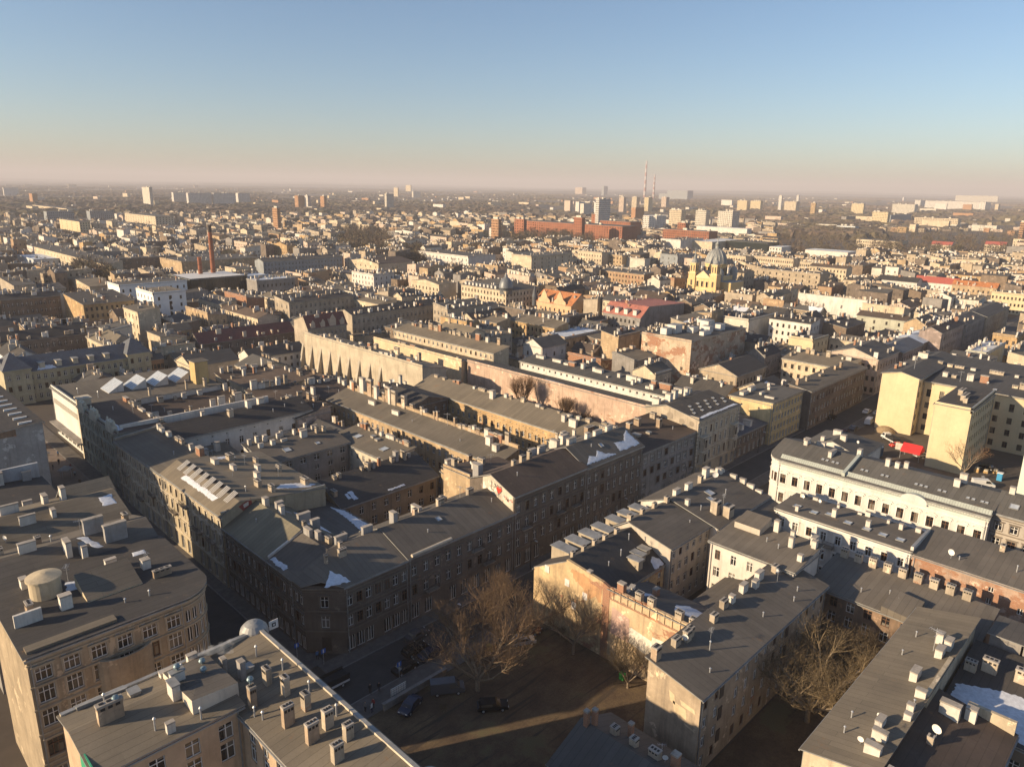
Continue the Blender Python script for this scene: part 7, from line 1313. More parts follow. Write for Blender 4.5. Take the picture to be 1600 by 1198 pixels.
RESTB = "404,142,9,11,7 391,174,11,12,15 248,353,27,8,12 421,102,22,11,13 429,60,13,11,12 390,189,7,17,11 343,265,10,12,12 148,409,29,11,9 378,218,14,10,14 239,366,20,10,12 372,232,25,10,14 66,434,9,12,15 183,399,12,15,9 333,287,24,7,14 413,157,11,17,5 405,189,30,8,15 145,423,33,11,12 202,399,10,8,9 413,176,12,9,8 277,354,8,14,6 358,273,7,10,13 133,430,9,11,10 446,63,20,11,15 180,415,8,9,11 265,366,9,13,11 343,295,7,13,15 113,440,10,14,13 68,450,9,11,15 384,246,11,10,13 243,386,11,26,11 410,202,10,18,13 444,113,14,11,11 78,452,16,8,15 209,408,9,11,7 221,403,7,10,10 195,417,12,7,9 377,265,10,11,11 358,290,13,9,11 444,125,29,11,13 256,384,12,15,10 401,229,7,17,11 278,374,14,8,9 318,344,8,19,14 458,100,16,8,13 410,228,24,11,9 359,302,9,13,14 346,317,12,11,12 182,433,22,11,8 93,461,23,12,12 272,386,29,11,6 214,421,25,10,5 391,266,14,10,9 375,288,13,7,11 127,456,8,18,10 428,205,15,9,11 423,215,17,9,11 461,114,13,10,16 77,469,14,9,15 437,191,11,10,15 342,334,7,15,12 403,256,16,8,11 457,146,13,10,9 376,299,23,9,12 454,161,10,10,11 96,474,8,10,13 450,177,15,9,11 364,320,8,15,14 275,399,15,10,5 255,413,9,22,9 177,453,10,14,6 400,279,10,9,9 194,449,10,17,5 76,483,16,10,12 446,204,9,10,11 378,314,10,11,15 427,245,9,20,6 151,468,8,27,14 132,475,11,11,7 441,219,24,10,8 359,337,9,23,15 350,347,7,25,11 471,146,8,17,16 305,388,13,11,14 109,483,17,8,8 274,413,11,12,5 321,379,8,12,9 96,489,11,34,16 460,195,14,10,14 419,273,13,10,15 298,402,16,7,11 172,472,11,15,13 251,436,12,14,11 396,312,14,11,9 269,427,11,15,9 461,207,8,10,14 381,332,23,8,14 492,117,10,11,15 119,492,10,20,5 498,104,13,12,14 372,350,7,21,16 493,134,12,7,16 223,460,16,9,9 84,506,8,35,9 351,375,9,10,9 429,285,11,11,9 308,414,14,8,11 385,344,24,9,9 493,164,9,11,16 506,120,23,10,9 405,328,8,14,13 156,499,23,9,14 346,392,15,8,13 503,147,12,35,15 381,361,11,11,9 415,322,31,8,5 366,377,31,12,13 426,309,27,8,5 518,97,8,21,9 263,457,19,7,14 307,430,16,12,13 254,463,8,34,10 290,442,12,35,11 496,189,20,9,13 342,406,10,10,13 155,509,16,8,16 363,390,10,14,15 516,144,11,13,12 454,284,15,11,12 414,341,12,7,13 102,528,10,10,14 493,221,14,8,10 275,465,11,12,12 403,361,22,11,12 157,518,8,10,12 192,507,17,9,12 536,99,8,10,7 343,425,20,10,15 313,448,8,10,11 434,333,10,18,8 518,178,9,20,9 227,499,21,9,11 529,142,14,9,9 497,234,10,11,11 270,479,9,23,10 399,379,11,16,12 363,414,20,9,9 182,521,8,25,14 539,124,20,7,10 528,167,8,21,13 508,222,13,7,8 129,539,7,17,16 516,201,21,9,8 163,531,8,9,13 281,480,8,15,10 389,398,8,24,15 310,464,9,11,10 215,514,13,7,11 93,550,10,10,16 547,112,12,7,8 519,212,20,7,5 260,498,7,15,7 417,377,20,9,10 501,255,16,9,16 192,529,10,13,12 369,426,9,9,14 294,480,17,10,11 105,554,12,10,16 543,153,10,7,8 511,241,26,11,6 438,358,8,14,12 209,526,9,11,9 346,448,11,35,6 360,439,10,11,12 552,137,10,13,10 414,391,13,12,9 542,175,35,8,7 503,271,9,22,11 540,189,13,9,14 450,355,9,12,13 286,497,21,11,8 127,559,29,7,14 173,548,10,10,10 406,408,23,12,11 532,220,11,7,5 390,424,16,8,12 94,571,24,7,11 447,368,9,20,13 195,546,11,11,11 521,255,23,9,9 558,159,20,10,6 232,531,7,11,9 543,205,10,12,6 379,440,31,9,9 316,492,10,26,7 262,523,25,8,5 360,461,21,11,13 216,544,21,10,8 248,531,8,14,12 288,510,15,12,6 577,110,9,14,6 177,560,23,9,10 570,142,21,10,6 573,130,15,8,5 555,193,8,11,12 518,277,11,9,16 463,365,9,29,9 503,308,14,10,9 433,400,11,11,7 110,580,23,11,13 144,574,20,9,11 413,427,7,9,12 497,324,10,10,13 385,453,13,11,9 531,274,23,11,11 588,107,7,19,5 422,424,8,18,12 222,558,11,11,5 528,288,18,8,12 90,595,20,10,9 244,550,10,22,7 191,571,8,12,8 566,207,10,14,6 597,93,22,7,12 135,589,14,8,14 574,192,9,9,12 404,450,33,10,8 204,570,15,11,6 451,404,21,11,5 499,346,10,22,10 515,320,18,10,12 431,432,7,11,11 259,553,11,23,9 383,478,25,11,10 441,426,7,31,8 183,586,21,10,6 126,601,7,24,9 515,336,15,7,10 136,600,12,18,14 609,103,11,10,13 587,191,10,13,10 535,310,13,8,11 109,611,11,10,9 578,224,16,8,8 570,245,16,7,12 510,353,16,11,8 552,287,11,7,15 205,587,9,23,5 497,374,24,11,7 590,210,14,9,6 564,272,8,15,15 572,257,23,9,12 151,609,7,12,12 535,328,9,21,9 301,553,21,10,13 496,389,10,10,8 286,563,11,10,12 418,474,21,8,5 553,310,33,11,16 591,234,9,9,12 404,492,19,8,7 575,273,8,16,14 532,352,12,32,6 607,199,9,9,9 499,402,20,10,8 550,330,11,23,9 350,538,11,10,16 107,639,8,22,13 307,571,12,9,13 642,106,15,9,13 116,640,8,21,13 598,259,8,10,10 322,566,8,13,13 362,543,8,12,9 593,274,11,15,11 548,358,13,10,6 415,507,7,18,6 506,418,15,9,8 526,394,12,18,5 154,640,13,8,7 127,646,19,8,12 567,337,24,9,15 371,546,11,10,16 353,559,7,14,12 607,264,16,12,9 315,584,9,14,12 621,233,7,19,9 580,323,10,9,9 643,166,23,7,12 654,121,11,17,15 651,142,16,9,9 648,155,17,8,9 426,513,7,29,5 642,181,9,11,13 617,254,9,7,9 510,430,11,12,13 591,310,9,9,13 369,558,8,21,13 661,111,11,9,13 161,651,12,16,6 345,575,12,35,9 399,540,17,11,16 609,284,21,12,9 137,658,14,9,8 646,195,7,10,16 109,667,10,12,11 524,427,7,15,8 293,613,11,10,13 514,447,14,7,12 388,560,23,10,11 214,647,8,18,12 121,671,14,10,15 315,605,14,9,9 601,325,9,20,13 659,182,10,24,13 674,123,13,12,13 147,670,9,14,5 668,158,9,15,9 679,105,20,8,12 250,641,8,12,14 656,211,20,8,13 260,638,21,8,14 382,575,15,10,12 360,590,9,9,16 616,313,8,9,12 569,394,15,12,15 679,138,9,34,11 647,252,9,16,11 232,654,8,11,9 135,683,8,25,9 652,243,12,7,12 613,332,8,16,9 243,654,7,27,11 512,475,22,10,12 498,489,28,10,14 689,118,11,20,13 122,689,8,15,13 675,188,11,14,14 261,651,8,22,14 379,590,31,11,14 361,602,10,8,15 251,656,8,23,15 289,641,7,9,9 221,668,8,24,11 591,383,35,8,9 691,141,14,10,12 276,649,11,16,14 404,578,23,9,14 560,429,12,10,15 346,615,33,11,15 587,393,10,13,9 700,103,9,13,15 548,449,17,11,12 610,360,15,12,9 579,410,12,11,14 233,670,8,12,11 668,246,12,11,9 681,209,21,8,9 663,266,12,25,14 696,160,11,23,11 507,504,30,8,15 705,118,15,11,15 497,515,22,8,9 576,426,21,10,9 291,657,14,8,13 121,709,11,14,12 311,650,15,10,16 707,139,23,9,14 605,395,14,8,15 595,409,17,11,9 698,186,10,15,13 135,711,8,25,11 548,474,8,21,12 655,311,12,12,15 454,566,21,7,15 393,610,14,12,11 647,330,34,7,11 253,680,13,9,12 576,442,12,8,11 537,490,9,11,15 424,590,8,15,9 272,676,8,12,13 216,697,18,8,9 503,529,25,8,14 709,174,33,8,14 435,587,10,16,15 413,603,7,16,13 644,346,20,11,15 521,513,11,12,14 359,638,7,12,14 195,706,33,8,13 308,664,8,27,11 683,267,29,10,14 718,152,15,7,16 696,235,9,14,9 706,204,24,8,9 681,279,12,9,14 241,696,9,15,15 691,254,14,9,16 288,678,8,28,16 703,221,22,9,14 462,575,14,11,11 539,505,11,23,9 606,423,11,13,11 371,639,9,34,9 271,689,15,9,9 730,123,15,10,16 718,184,20,8,15 558,488,11,20,13 495,552,9,9,11 512,539,9,20,11 355,654,10,27,16 648,368,32,10,12 621,412,9,9,15 599,443,14,10,12 230,709,9,22,15 577,474,28,9,13 729,162,7,9,15 681,308,17,10,14 694,280,17,11,12 735,147,20,7,15 425,617,11,8,14 709,244,10,8,11 198,724,12,8,15 127,740,18,8,11 261,705,10,9,9 212,722,7,23,11 342,671,8,17,16 709,254,17,11,9 389,646,12,9,15 524,543,9,8,9 574,490,15,10,11 738,160,26,8,14 643,397,8,12,11 747,117,10,21,13 503,565,17,8,11 621,432,8,22,15 683,326,10,26,11 655,382,12,20,9 554,517,11,33,9 302,696,22,9,12 404,645,17,7,14 240,723,16,8,16 543,535,8,14,14 568,509,10,19,15 677,354,14,11,11 263,717,20,10,12 713,278,13,8,13 501,578,13,7,11 454,616,15,10,15 492,587,9,14,14 739,202,11,8,16 718,268,9,8,12 729,239,31,10,12 701,312,13,10,9 749,171,8,15,11 133,757,19,12,14 759,124,14,8,11 389,665,12,15,9 288,715,8,25,14 348,689,7,15,12 369,679,14,7,16 669,388,13,11,12 532,561,12,14,12 591,498,9,15,12 742,219,8,18,13 224,741,9,13,13 762,134,12,17,11 697,338,10,10,14 655,414,10,25,12 733,254,7,15,14 213,746,7,29,11 301,716,9,14,13 603,490,12,20,14 759,172,8,10,13 492,604,8,11,12 316,712,8,15,13 404,666,10,10,12 234,744,7,22,15 619,475,10,14,12 689,366,12,22,14 756,198,14,8,12 697,354,10,7,16 571,537,7,11,12 587,519,11,31,15 248,743,23,10,11 549,559,10,11,16 710,332,16,11,12 647,444,11,11,16 197,759,8,21,13 366,695,23,11,13 769,162,10,26,16 128,775,27,12,14 527,585,32,8,14 348,706,9,10,12 673,409,9,12,12 747,251,17,10,11 684,393,11,30,12 394,683,15,8,15 516,599,25,9,15 765,209,11,23,9 745,272,11,15,10 280,743,7,23,11 771,196,9,10,16 673,424,10,11,9 311,733,12,11,12 706,368,9,15,12 622,498,7,27,14 346,718,10,29,14 509,614,27,10,14 250,758,21,8,12 300,739,7,17,9 662,446,20,8,15 729,327,23,12,11 561,571,21,8,16 696,396,15,10,9 573,560,12,9,9 403,693,31,12,11 423,682,23,7,11 607,526,13,10,12 760,263,11,13,9 371,714,10,10,15 226,772,9,17,9 722,358,13,9,11 213,777,8,13,16 382,712,9,24,9 733,341,10,11,11 241,771,23,10,11 720,368,10,13,12 745,316,9,10,11 653,478,22,11,12 760,279,11,15,7 396,707,8,12,16 772,250,7,13,9 800,139,9,16,12 698,416,13,8,9 267,768,26,9,15 552,597,9,9,15 713,391,9,27,10 650,490,8,17,7 687,438,8,19,9 493,649,15,12,15 566,587,8,35,11 296,761,9,12,7 587,567,20,11,15 606,548,15,10,11 141,806,17,9,9 800,173,12,20,16 406,711,24,7,12 358,738,10,22,13 546,612,7,15,15 307,761,9,10,16 394,720,15,8,7 370,734,9,11,11 320,757,9,20,15 645,510,10,17,9 749,342,8,15,9 519,639,7,22,7 730,383,9,21,9 255,784,18,7,7 742,362,13,9,11 794,226,11,8,16 761,322,10,12,9 816,130,23,7,16 696,445,10,11,9 171,810,7,22,7 667,491,10,9,7 707,431,18,10,7 804,200,8,22,15 281,780,13,8,7 202,804,9,16,9 583,590,10,21,11 609,564,13,9,16 530,638,12,9,13 818,142,26,10,13 347,754,8,15,16 657,508,7,9,11 492,669,9,17,13 816,160,12,25,16 682,475,10,16,16 724,409,8,9,7 797,239,12,9,9 298,777,12,9,9 421,720,9,8,9 402,731,12,23,15 389,739,7,15,7 760,346,8,20,7 815,187,20,10,7 795,260,9,9,11 644,534,9,10,13 600,584,11,22,13 749,376,7,22,9 446,710,9,9,9 181,819,10,21,12 794,273,15,10,16 433,719,7,9,15 142,828,14,10,16 160,825,9,13,7 233,808,7,15,12 734,410,14,9,7 614,575,11,9,16 666,514,7,9,11 657,526,35,8,7 218,814,10,10,16 510,671,31,11,15 373,756,10,17,7 794,286,14,7,5 727,429,8,29,7 423,731,9,16,13 805,258,11,12,12 536,653,12,11,9 682,498,8,19,16 819,211,10,10,12 831,154,8,15,16 718,447,8,14,7 816,224,21,9,11 578,618,14,8,12 650,545,10,21,12 243,813,9,14,7 343,777,10,9,11 256,810,13,11,11 765,372,8,12,8 817,236,8,20,11 594,609,9,9,12 193,829,9,17,13 274,806,26,9,9 707,476,13,12,13 358,774,20,9,15 759,392,14,9,8 836,176,7,10,7 390,760,23,7,11 436,735,27,11,11 795,313,8,9,6 830,212,21,9,16 562,647,15,11,15 755,407,10,22,6 704,489,15,7,13 614,599,7,10,9 209,832,9,27,11 696,503,11,10,12 795,325,9,7,5 221,830,21,9,16 836,197,10,11,13 515,690,12,31,11 815,279,11,11,11 152,848,16,9,12 845,165,10,13,12 795,334,7,14,7 852,133,7,16,9 253,825,15,11,9 827,249,9,19,7 694,515,14,9,15 647,573,9,11,16 284,816,9,7,15 560,659,8,29,16 172,848,11,10,16 583,640,8,12,7 676,542,27,10,12 381,778,35,10,7 303,812,8,18,16 420,759,8,14,12 546,675,11,10,7 315,809,7,27,12 614,614,11,13,7 727,475,19,12,9 139,858,32,10,9 744,450,15,8,5 857,154,14,9,7 840,233,11,11,13 642,590,11,28,12 711,505,23,10,13 659,572,29,10,16 857,169,13,7,7 853,187,13,8,16 676,554,7,12,15 253,837,11,9,13 831,272,21,10,15 837,252,9,10,12 757,438,13,7,5 194,853,11,11,7 771,415,9,21,5 532,695,9,10,16 273,833,8,26,15 345,806,7,14,13 728,488,8,9,15 439,759,8,19,15 235,845,8,12,15 284,831,8,20,11 832,285,17,8,13 356,804,12,32,16 706,526,13,8,9 856,206,10,15,16 244,847,10,11,9 593,652,11,9,15 459,753,14,11,11 529,706,11,18,12 577,668,11,10,9 155,870,9,14,12 422,776,7,14,16 606,644,12,14,7 658,593,10,11,12 171,869,10,13,9 872,167,8,10,9 232,858,7,15,12 256,852,9,12,15 748,481,10,8,5 691,561,19,12,9 219,863,10,30,13 858,237,12,14,16 879,143,23,12,12 672,586,17,7,7 797,400,16,11,5 853,262,13,11,13 577,681,12,10,12 562,694,11,15,9 874,189,10,20,7 369,814,11,17,12 737,507,9,23,9 187,875,15,7,12 714,541,12,20,12 244,861,10,35,15 452,773,21,12,13 389,806,28,12,12 749,491,11,35,13 544,712,11,23,11 204,873,12,19,16 342,829,10,21,12 300,845,8,23,9 882,166,10,7,13 657,611,16,12,12 620,649,7,15,11 601,666,28,8,9 872,213,11,7,12 310,843,10,8,13 870,226,17,10,7 150,887,18,7,9 288,852,11,23,11"

WOODS = [[(350, 1801), (989, 1532), (1880, 2907), (592, 3013), 9], [(818, 1642), (1432, 1389), (2377, 2307), (1254, 2510), 8], [(430, 681), (473, 650), (692, 949), (626, 989), 8], [(683, 673), (773, 613), (1119, 889), (980, 967), 9], [(825, 380), (1092, 189), (1787, 317), (1301, 605), 9], [(2179, 1417), (2589, 1274), (5663, 2796), (4406, 2872), 6], [(405, 546), (423, 532), (525, 660), (502, 677), 7], [(1216, 504), (1277, 466), (1765, 648), (1672, 697), 7], [(152, 583), (170, 568), (202, 669), (180, 685), 6], [(1728, 898), (2612, 469), (4101, 744), (2502, 1304), 5]]
# ------------------------------------------------------------------ the further city
WM = {'pal': plaster((0.50, 0.44, 0.30), 0, .5), 'pblue': plaster((0.58, 0.62, 0.64), 0, .2), 'soot': SOOT2, 'brown': plaster((0.24, 0.18, 0.13), .1, .7), 'ochre': OCHRE, 'cream': plaster((0.60, 0.50, 0.36), .05, .45),
      'white': WHITEP, 'bwhite': plaster((0.74, 0.74, 0.73), 0, .12), 'whited': plaster((0.62, 0.57, 0.48), 0, .4), 'dglass': simple('dark_curtain_glass', (0.02, 0.026, 0.026), .15, 0, .3, .4, .6), 'brick': BRICK, 'orange': plaster((0.42, 0.24, 0.135), .2, .4), 'beige': BEIGE,
      'grey': GREYP, 'bgrey': plaster((0.30, 0.32, 0.33), 0, .4), 'peach': plaster((0.66, 0.45, 0.27), 0, .4), 'patch': plaster((0.56, 0.44, 0.32), .62, .6), 'stone': plaster((0.44, 0.36, 0.26), .1, .5), 'tan': TAN,
      'bbrick': plaster((0.42, 0.29, 0.18), .5, .5), 'yell': YELL, 'ggreen': plaster((0.46, 0.46, 0.37), 0, .4), 'pinkd': plaster((0.34, 0.27, 0.24), .15, .6), 'pinkc': plaster((0.58, 0.46, 0.37), 0, .4), 'fbrick': simple('factory_brick', (0.30, 0.12, 0.068), .9, 0, .25, .15)}
def RM(k, ax='x'):
    return {'slate': BLUESL, 'dark': FDX, 'tan': FTX if ax == 'x' else FTY, 'grey': FGX if ax == 'x' else FGY, 'brown': FBX, 'redt': REDT, 'red2': REDT2, 'orange': ORT, 'redb': simple('weathered_red_sheet', (0.36, 0.10, 0.075), .5, 0, .15), 'whiter': simple('white_roof_sheet', (0.62, 0.62, 0.60), .6, 0, .15),
            'snowr': simple('snowy_roof', (0.55, 0.60, 0.66), .8, 0, .35, .25)}[k]
def rows_for(h, n, w=1.05):
    if not n: return []
    st = max(2, int(round((h - 1.5) / 3.6))); fh = (h - .9) / st
    return [(1.0 + k * fh, min(1.8, fh - 1.5), n, w, 'c') for k in range(st)]
def roof_of(t, q, h):
    if t == 'f': return ('flat', h - .15)
    if t[0] == 'm' and t[1] in 'WSEN': return ('mono', t[1], h, h + float(t[2:]))
    if t[0] == 'g': return ('gable', t[1], .5, h + float(t[2:]))
    if t[0] == 'h': e = min(q[2] - q[0], q[3] - q[1]) * .45; return ('gable', 'x' if q[2] - q[0] > q[3] - q[1] else 'y', .5, h + float(t[1:]), e, e)
    if t == 'redm': return ('gable', 'y', .16, h + 5.0, 0, 0)
    if t == 'mans': return ('gable', 'x', .28, h + 5.2, 0, 0)
def chimney_field(root, w, n, seed=0):
    """small stacks, vents and parapet blocks too fine to tell apart from here, one mesh"""
    r_ = random.Random(seed); mb = MB(); cm = [plaster((0.62, 0.54, 0.43), 0, .4), WHITEP, plaster((0.48, 0.38, 0.28), 0, .5), plaster((0.36, 0.35, 0.34), 0.0, .6), plaster((0.36, 0.2, 0.13), 0, .4)]
    dx, dy = w.x1 - w.x0, w.y1 - w.y0; long_x = dx > dy; line = r_.choice([.06, .5, .94, .94])
    for k in range(n):
        t = (k + r_.random()) / n; off = line if r_.random() < .65 else r_.uniform(.08, .92)
        a, b = (w.x0 + t * dx, w.y0 + off * dy) if long_x else (w.x0 + off * dx, w.y0 + t * dy)
        lx, ly = r_.choice([(.5, .5), (.7, .7), (1.5, .6), (.6, 1.5), (.6, 1.1), (1.1, .6), (2.2, .6)]); z = w.z(min(max(a, w.x0), w.x1), min(max(b, w.y0), w.y1)); m_ = r_.choices(cm, [4, 4, 3, 2, 1])[0]; hh = r_.uniform(.7, 2.3)
        mb.box(a - lx / 2, b - ly / 2, z - .3, a + lx / 2, b + ly / 2, z + hh, m_)
        if r_.random() < .5: mb.box(a - lx / 2 - .07, b - ly / 2 - .07, z + hh, a + lx / 2 + .07, b + ly / 2 + .07, z + hh + .12, cm[3])
    if mb.f: o = mb.build('chimneys', root); o['kind'] = 'stuff'
def generic_chimneys(root, w, n, kinds='cwct', seed=0):
    if math.hypot(w.x0, w.y0) > 300: return chimney_field(root, w, int(n * 1.7), seed)
    r_ = random.Random(seed); dx, dy = w.x1 - w.x0, w.y1 - w.y0
    if n: 
        if dx > dy: chimrow(root, [w], w.x0 + 1, w.y0 + dy * .72, w.x1 - 1, w.y0 + dy * .72, n, 1.3, .8, 1.5, kinds, .35, r_)
        else: chimrow(root, [w], w.x0 + dx * .72, w.y0 + 1, w.x0 + dx * .72, w.y1 - 1, n, .8, 1.3, 1.5, kinds, .35, r_)
TYP = {'palace': 'palace_row', 'clinic': 'clinic_block', 'hall': 'hall', 'warehouse': 'warehouse', 'shed': 'shed', 'tower': 'tower_block', 'slab': 'apartment_slab', 'factory': 'factory_building', 'villa': 'villa', 'office': 'office_block', 'house': 'town_house', 'cottage': 'town_house'}
def kind_of(lab):
    for k in ('factory', 'clinic', 'warehouse', 'slab', 'tower', 'office', 'villa', 'hall', 'shed', 'palace', 'cottage', 'house'):
        if k in lab: return TYP[k], {'town_house': 'house', 'palace_row': 'palace', 'clinic_block': 'clinic', 'tower_block': 'tower', 'apartment_slab': 'apartment block', 'factory_building': 'factory', 'office_block': 'office'}.get(TYP[k], TYP[k])
    return 'tenement', 'tenement'
MIDO = {}
for i, (lab, q, h, wk, rk, rt, nW, nS, nc) in enumerate(MIDB):
    nm, ct = kind_of(lab); r = roof_of(rt, q, h)
    w = Wing(q, h, r, WM[wk], RM(rk), {'W': rows_for(h, nW), 'S': rows_for(h, nS)}, WM[wk] if wk in ('beige', 'cream', 'pal', 'pinkc') and (nS or nW) else None, frame='w' if wk in ('soot', 'beige', 'brown', 'pal', 'white', 'bgrey') else 'd', band=(h * .34, h * .66) if wk in ('beige', 'pal') else None)
    if rt == 'redm': w.h2 = h + 3.5
    if rt == 'mans': w.h2 = h + 2.5
    if rk == 'whiter' or rt == 'f': w.par = 'WS'
    if wk in ('brick', 'patch'): w.par = 'W'
    near = math.hypot(q[0], q[1]) < 330
    o = building(nm, lab, ct, [w], 1 if near else 2); MIDO[i] = (o, w)
    generic_chimneys(o, w, nc + (4 if rt == 'f' and nc else 0), seed=i)
    if nc >= 8 and math.hypot(q[0], q[1]) <= 300:
        rr_ = random.Random(i); dx, dy = w.x1 - w.x0, w.y1 - w.y0
        chimrow(o, [w], w.x0 + .8, w.y0 + dy * .94, w.x1 - .8, w.y0 + dy * .94, max(3, int(dx / 3.2)), 1.0, .8, 1.2, 'cwt', .4, rr_)
# extras on single things
def extra_mid():
    o, w = MIDO[18]      # red mansard: stone dormer gables
    for k in range(4):
        x = w.x0 + 2.5 + k * 5.0; big = 1.5 if k == 2 else 1.0; mb = MB(); m_ = plaster((0.62, 0.50, 0.38), 0, .4); y = w.y0 - .1
        mb.poly([(x - 1.1 * big, y, w.h), (x + 1.1 * big, y, w.h), (x + 1.1 * big, y, w.h + 2.0 * big), (x, y, w.h + 3.6 * big), (x - 1.1 * big, y, w.h + 2.0 * big)], m_)
        mb.prism([(x - 1.1 * big, y + .01), (x + 1.1 * big, y + .01), (x + 1.1 * big, y + 2.4), (x - 1.1 * big, y + 2.4)], w.h, w.h + 2 * big, m_, REDT); mb.build('dormer', o)
    o, w = MIDO[30]      # faded red mansard: pale dormers
    for k in range(4): y = w.y0 + 3 + k * 5.6; dormer(o, w.x0 + .6, y, w.x0 + 3.4, y + 2.2, w.h + .6, w.h + 3.2, WHITEP, 'W')
    o, w = MIDO[0]       # slate row: end pavilions and dormers
    for x0 in (w.x0 - 1, w.x1 - 7):
        p = Wing((x0, w.y0 - 1.2, x0 + 8, w.y1), w.h + 1.5, ('gable', 'x', .5, w.h + 6, 3.9, 3.9), w.wall, BLUESL, {'S': rows_for(w.h + 1.5, 3)}, w.wall, band=(4.2, 8.4)); add_wing(o, p, 1)
    for k in range(5): dormer(o, w.x0 + 10 + k * 5.2, w.y0 + .4, w.x0 + 11.6 + k * 5.2, w.y0 + 3, w.h + .2, w.h + 2.2, plaster((0.5, 0.45, 0.35), 0, .4))
    snow([(w.x0 + 9, w.y0 - .2), (w.x0 + 15, w.y0 - .2), (w.x0 + 14, w.y0 + 1.2), (w.x0 + 10, w.y0 + 1.6)], [w], 'snow strip on the blue slate roof closing the pedestrian street', 41)
    o, w = MIDO[24]      # corner dome
    c = (w.x0 + 3.4, w.y0 + 3.4, w.h); mb = MB(); mb.lathe(c, [(4.0, -2), (4.0, 1.2), (4.4, 1.3), (4.3, 1.8), (4.1, 3.4), (3.4, 5.4), (2.1, 7.0), (1.0, 7.6), (1.0, 8.8), (.3, 9.6), (.05, 11.6)], simple('grey_dome_sheet', (0.17, 0.18, 0.19), .45, .2, .2), 20); mb.build('corner_dome', o, smooth=True)
    for k in range(9): y = w.y0 + 9 + k * 3.3; dormer(o, w.x0 + .5, y, w.x0 + 2.6, y + 1.4, w.h + .3, w.h + 2.0, WHITEP, 'W')
    o, w = MIDO[29]      # peach house: street gables
    for k in range(2):
        y = w.y0 + 4 + k * 12; mb = MB(); X = w.x0 - .25; m_ = WM['peach']
        prof = [(y, w.h - .5), (y + 9, w.h - .5), (y + 9, w.h + 1.5), (y + 7, w.h + 3), (y + 6.2, w.h + 5), (y + 4.5, w.h + 7.6), (y + 2.8, w.h + 5), (y + 2, w.h + 3), (y, w.h + 1.5)]
        mb.poly([(X, a, b) for a, b in reversed(prof)], m_); mb.poly([(X + .5, a, b) for a, b in prof], m_)
        for a, b in zip(prof, prof[1:] + prof[:1]): mb.poly([(X, a[0], a[1]), (X, b[0], b[1]), (X + .5, b[0], b[1]), (X + .5, a[0], a[1])], m_)
        mb.build('street_gable', o)
    mb = MB(); mb.lathe((w.x0, w.y1, w.h), [(1.4, -3), (1.4, 2), (1.7, 2.1), (.1, 9)], BLUESL, 12); mb.build('corner_spire', o)
    o, w = MIDO[31]      # patched firewall: white rooftop boxes
    for bx in ((4, 14, 8, 17, 2.6), (9, 13, 14, 17, 3.4), (16, 9, 20, 12, 2.2), (22, 5, 25, 9, 2.4), (26, 8, 31, 12, 3.8), (29, 4, 33, 8, 2.6), (34, 12, 38, 18, 2.4), (14, 3, 20, 5, 1.6)):
        mb = MB(); mb.box(w.x0 + bx[0], w.y0 + bx[1], w.h - .3, w.x0 + bx[2], w.y0 + bx[3], w.h + bx[4], WHITE2, M_ZINC()); mb.build('rooftop_box', o)
    mb = MB()
    for y, z in ((w.y1 - 3, 13), (w.y1 - 3, 9), (w.y1 - 5, 4.5), (w.y0 + 3, 6)): mb.box(w.x0 - .03, y, z, w.x0 + .05, y + 1.1, z + 1.4, M_DARKF())
    ob = mb.build('small_windows', o); ob['kind'] = 'stuff'
    o, w = MIDO[6]       # white clinic: paired windows
    mb = MB()
    for k in range(6): mb.box(w.x0 + 7.6, w.y0 - .04, 2.4 + k * 2.9, w.x0 + 9.0, w.y0 + .05, 3.9 + k * 2.9, glass())
    ob = mb.build('stair_windows', o); ob['kind'] = 'stuff'
    o, w = MIDO[8]
    mb = MB()
    for k in range(20): mb.box(w.x0 + 1 + k * 1.9, w.y0 - .12, 0, w.x0 + 1.1 + k * 1.9, w.y0, w.h, M_IRON())
    ob = mb.build('glazing_bars', o); ob['kind'] = 'stuff'
extra_mid()
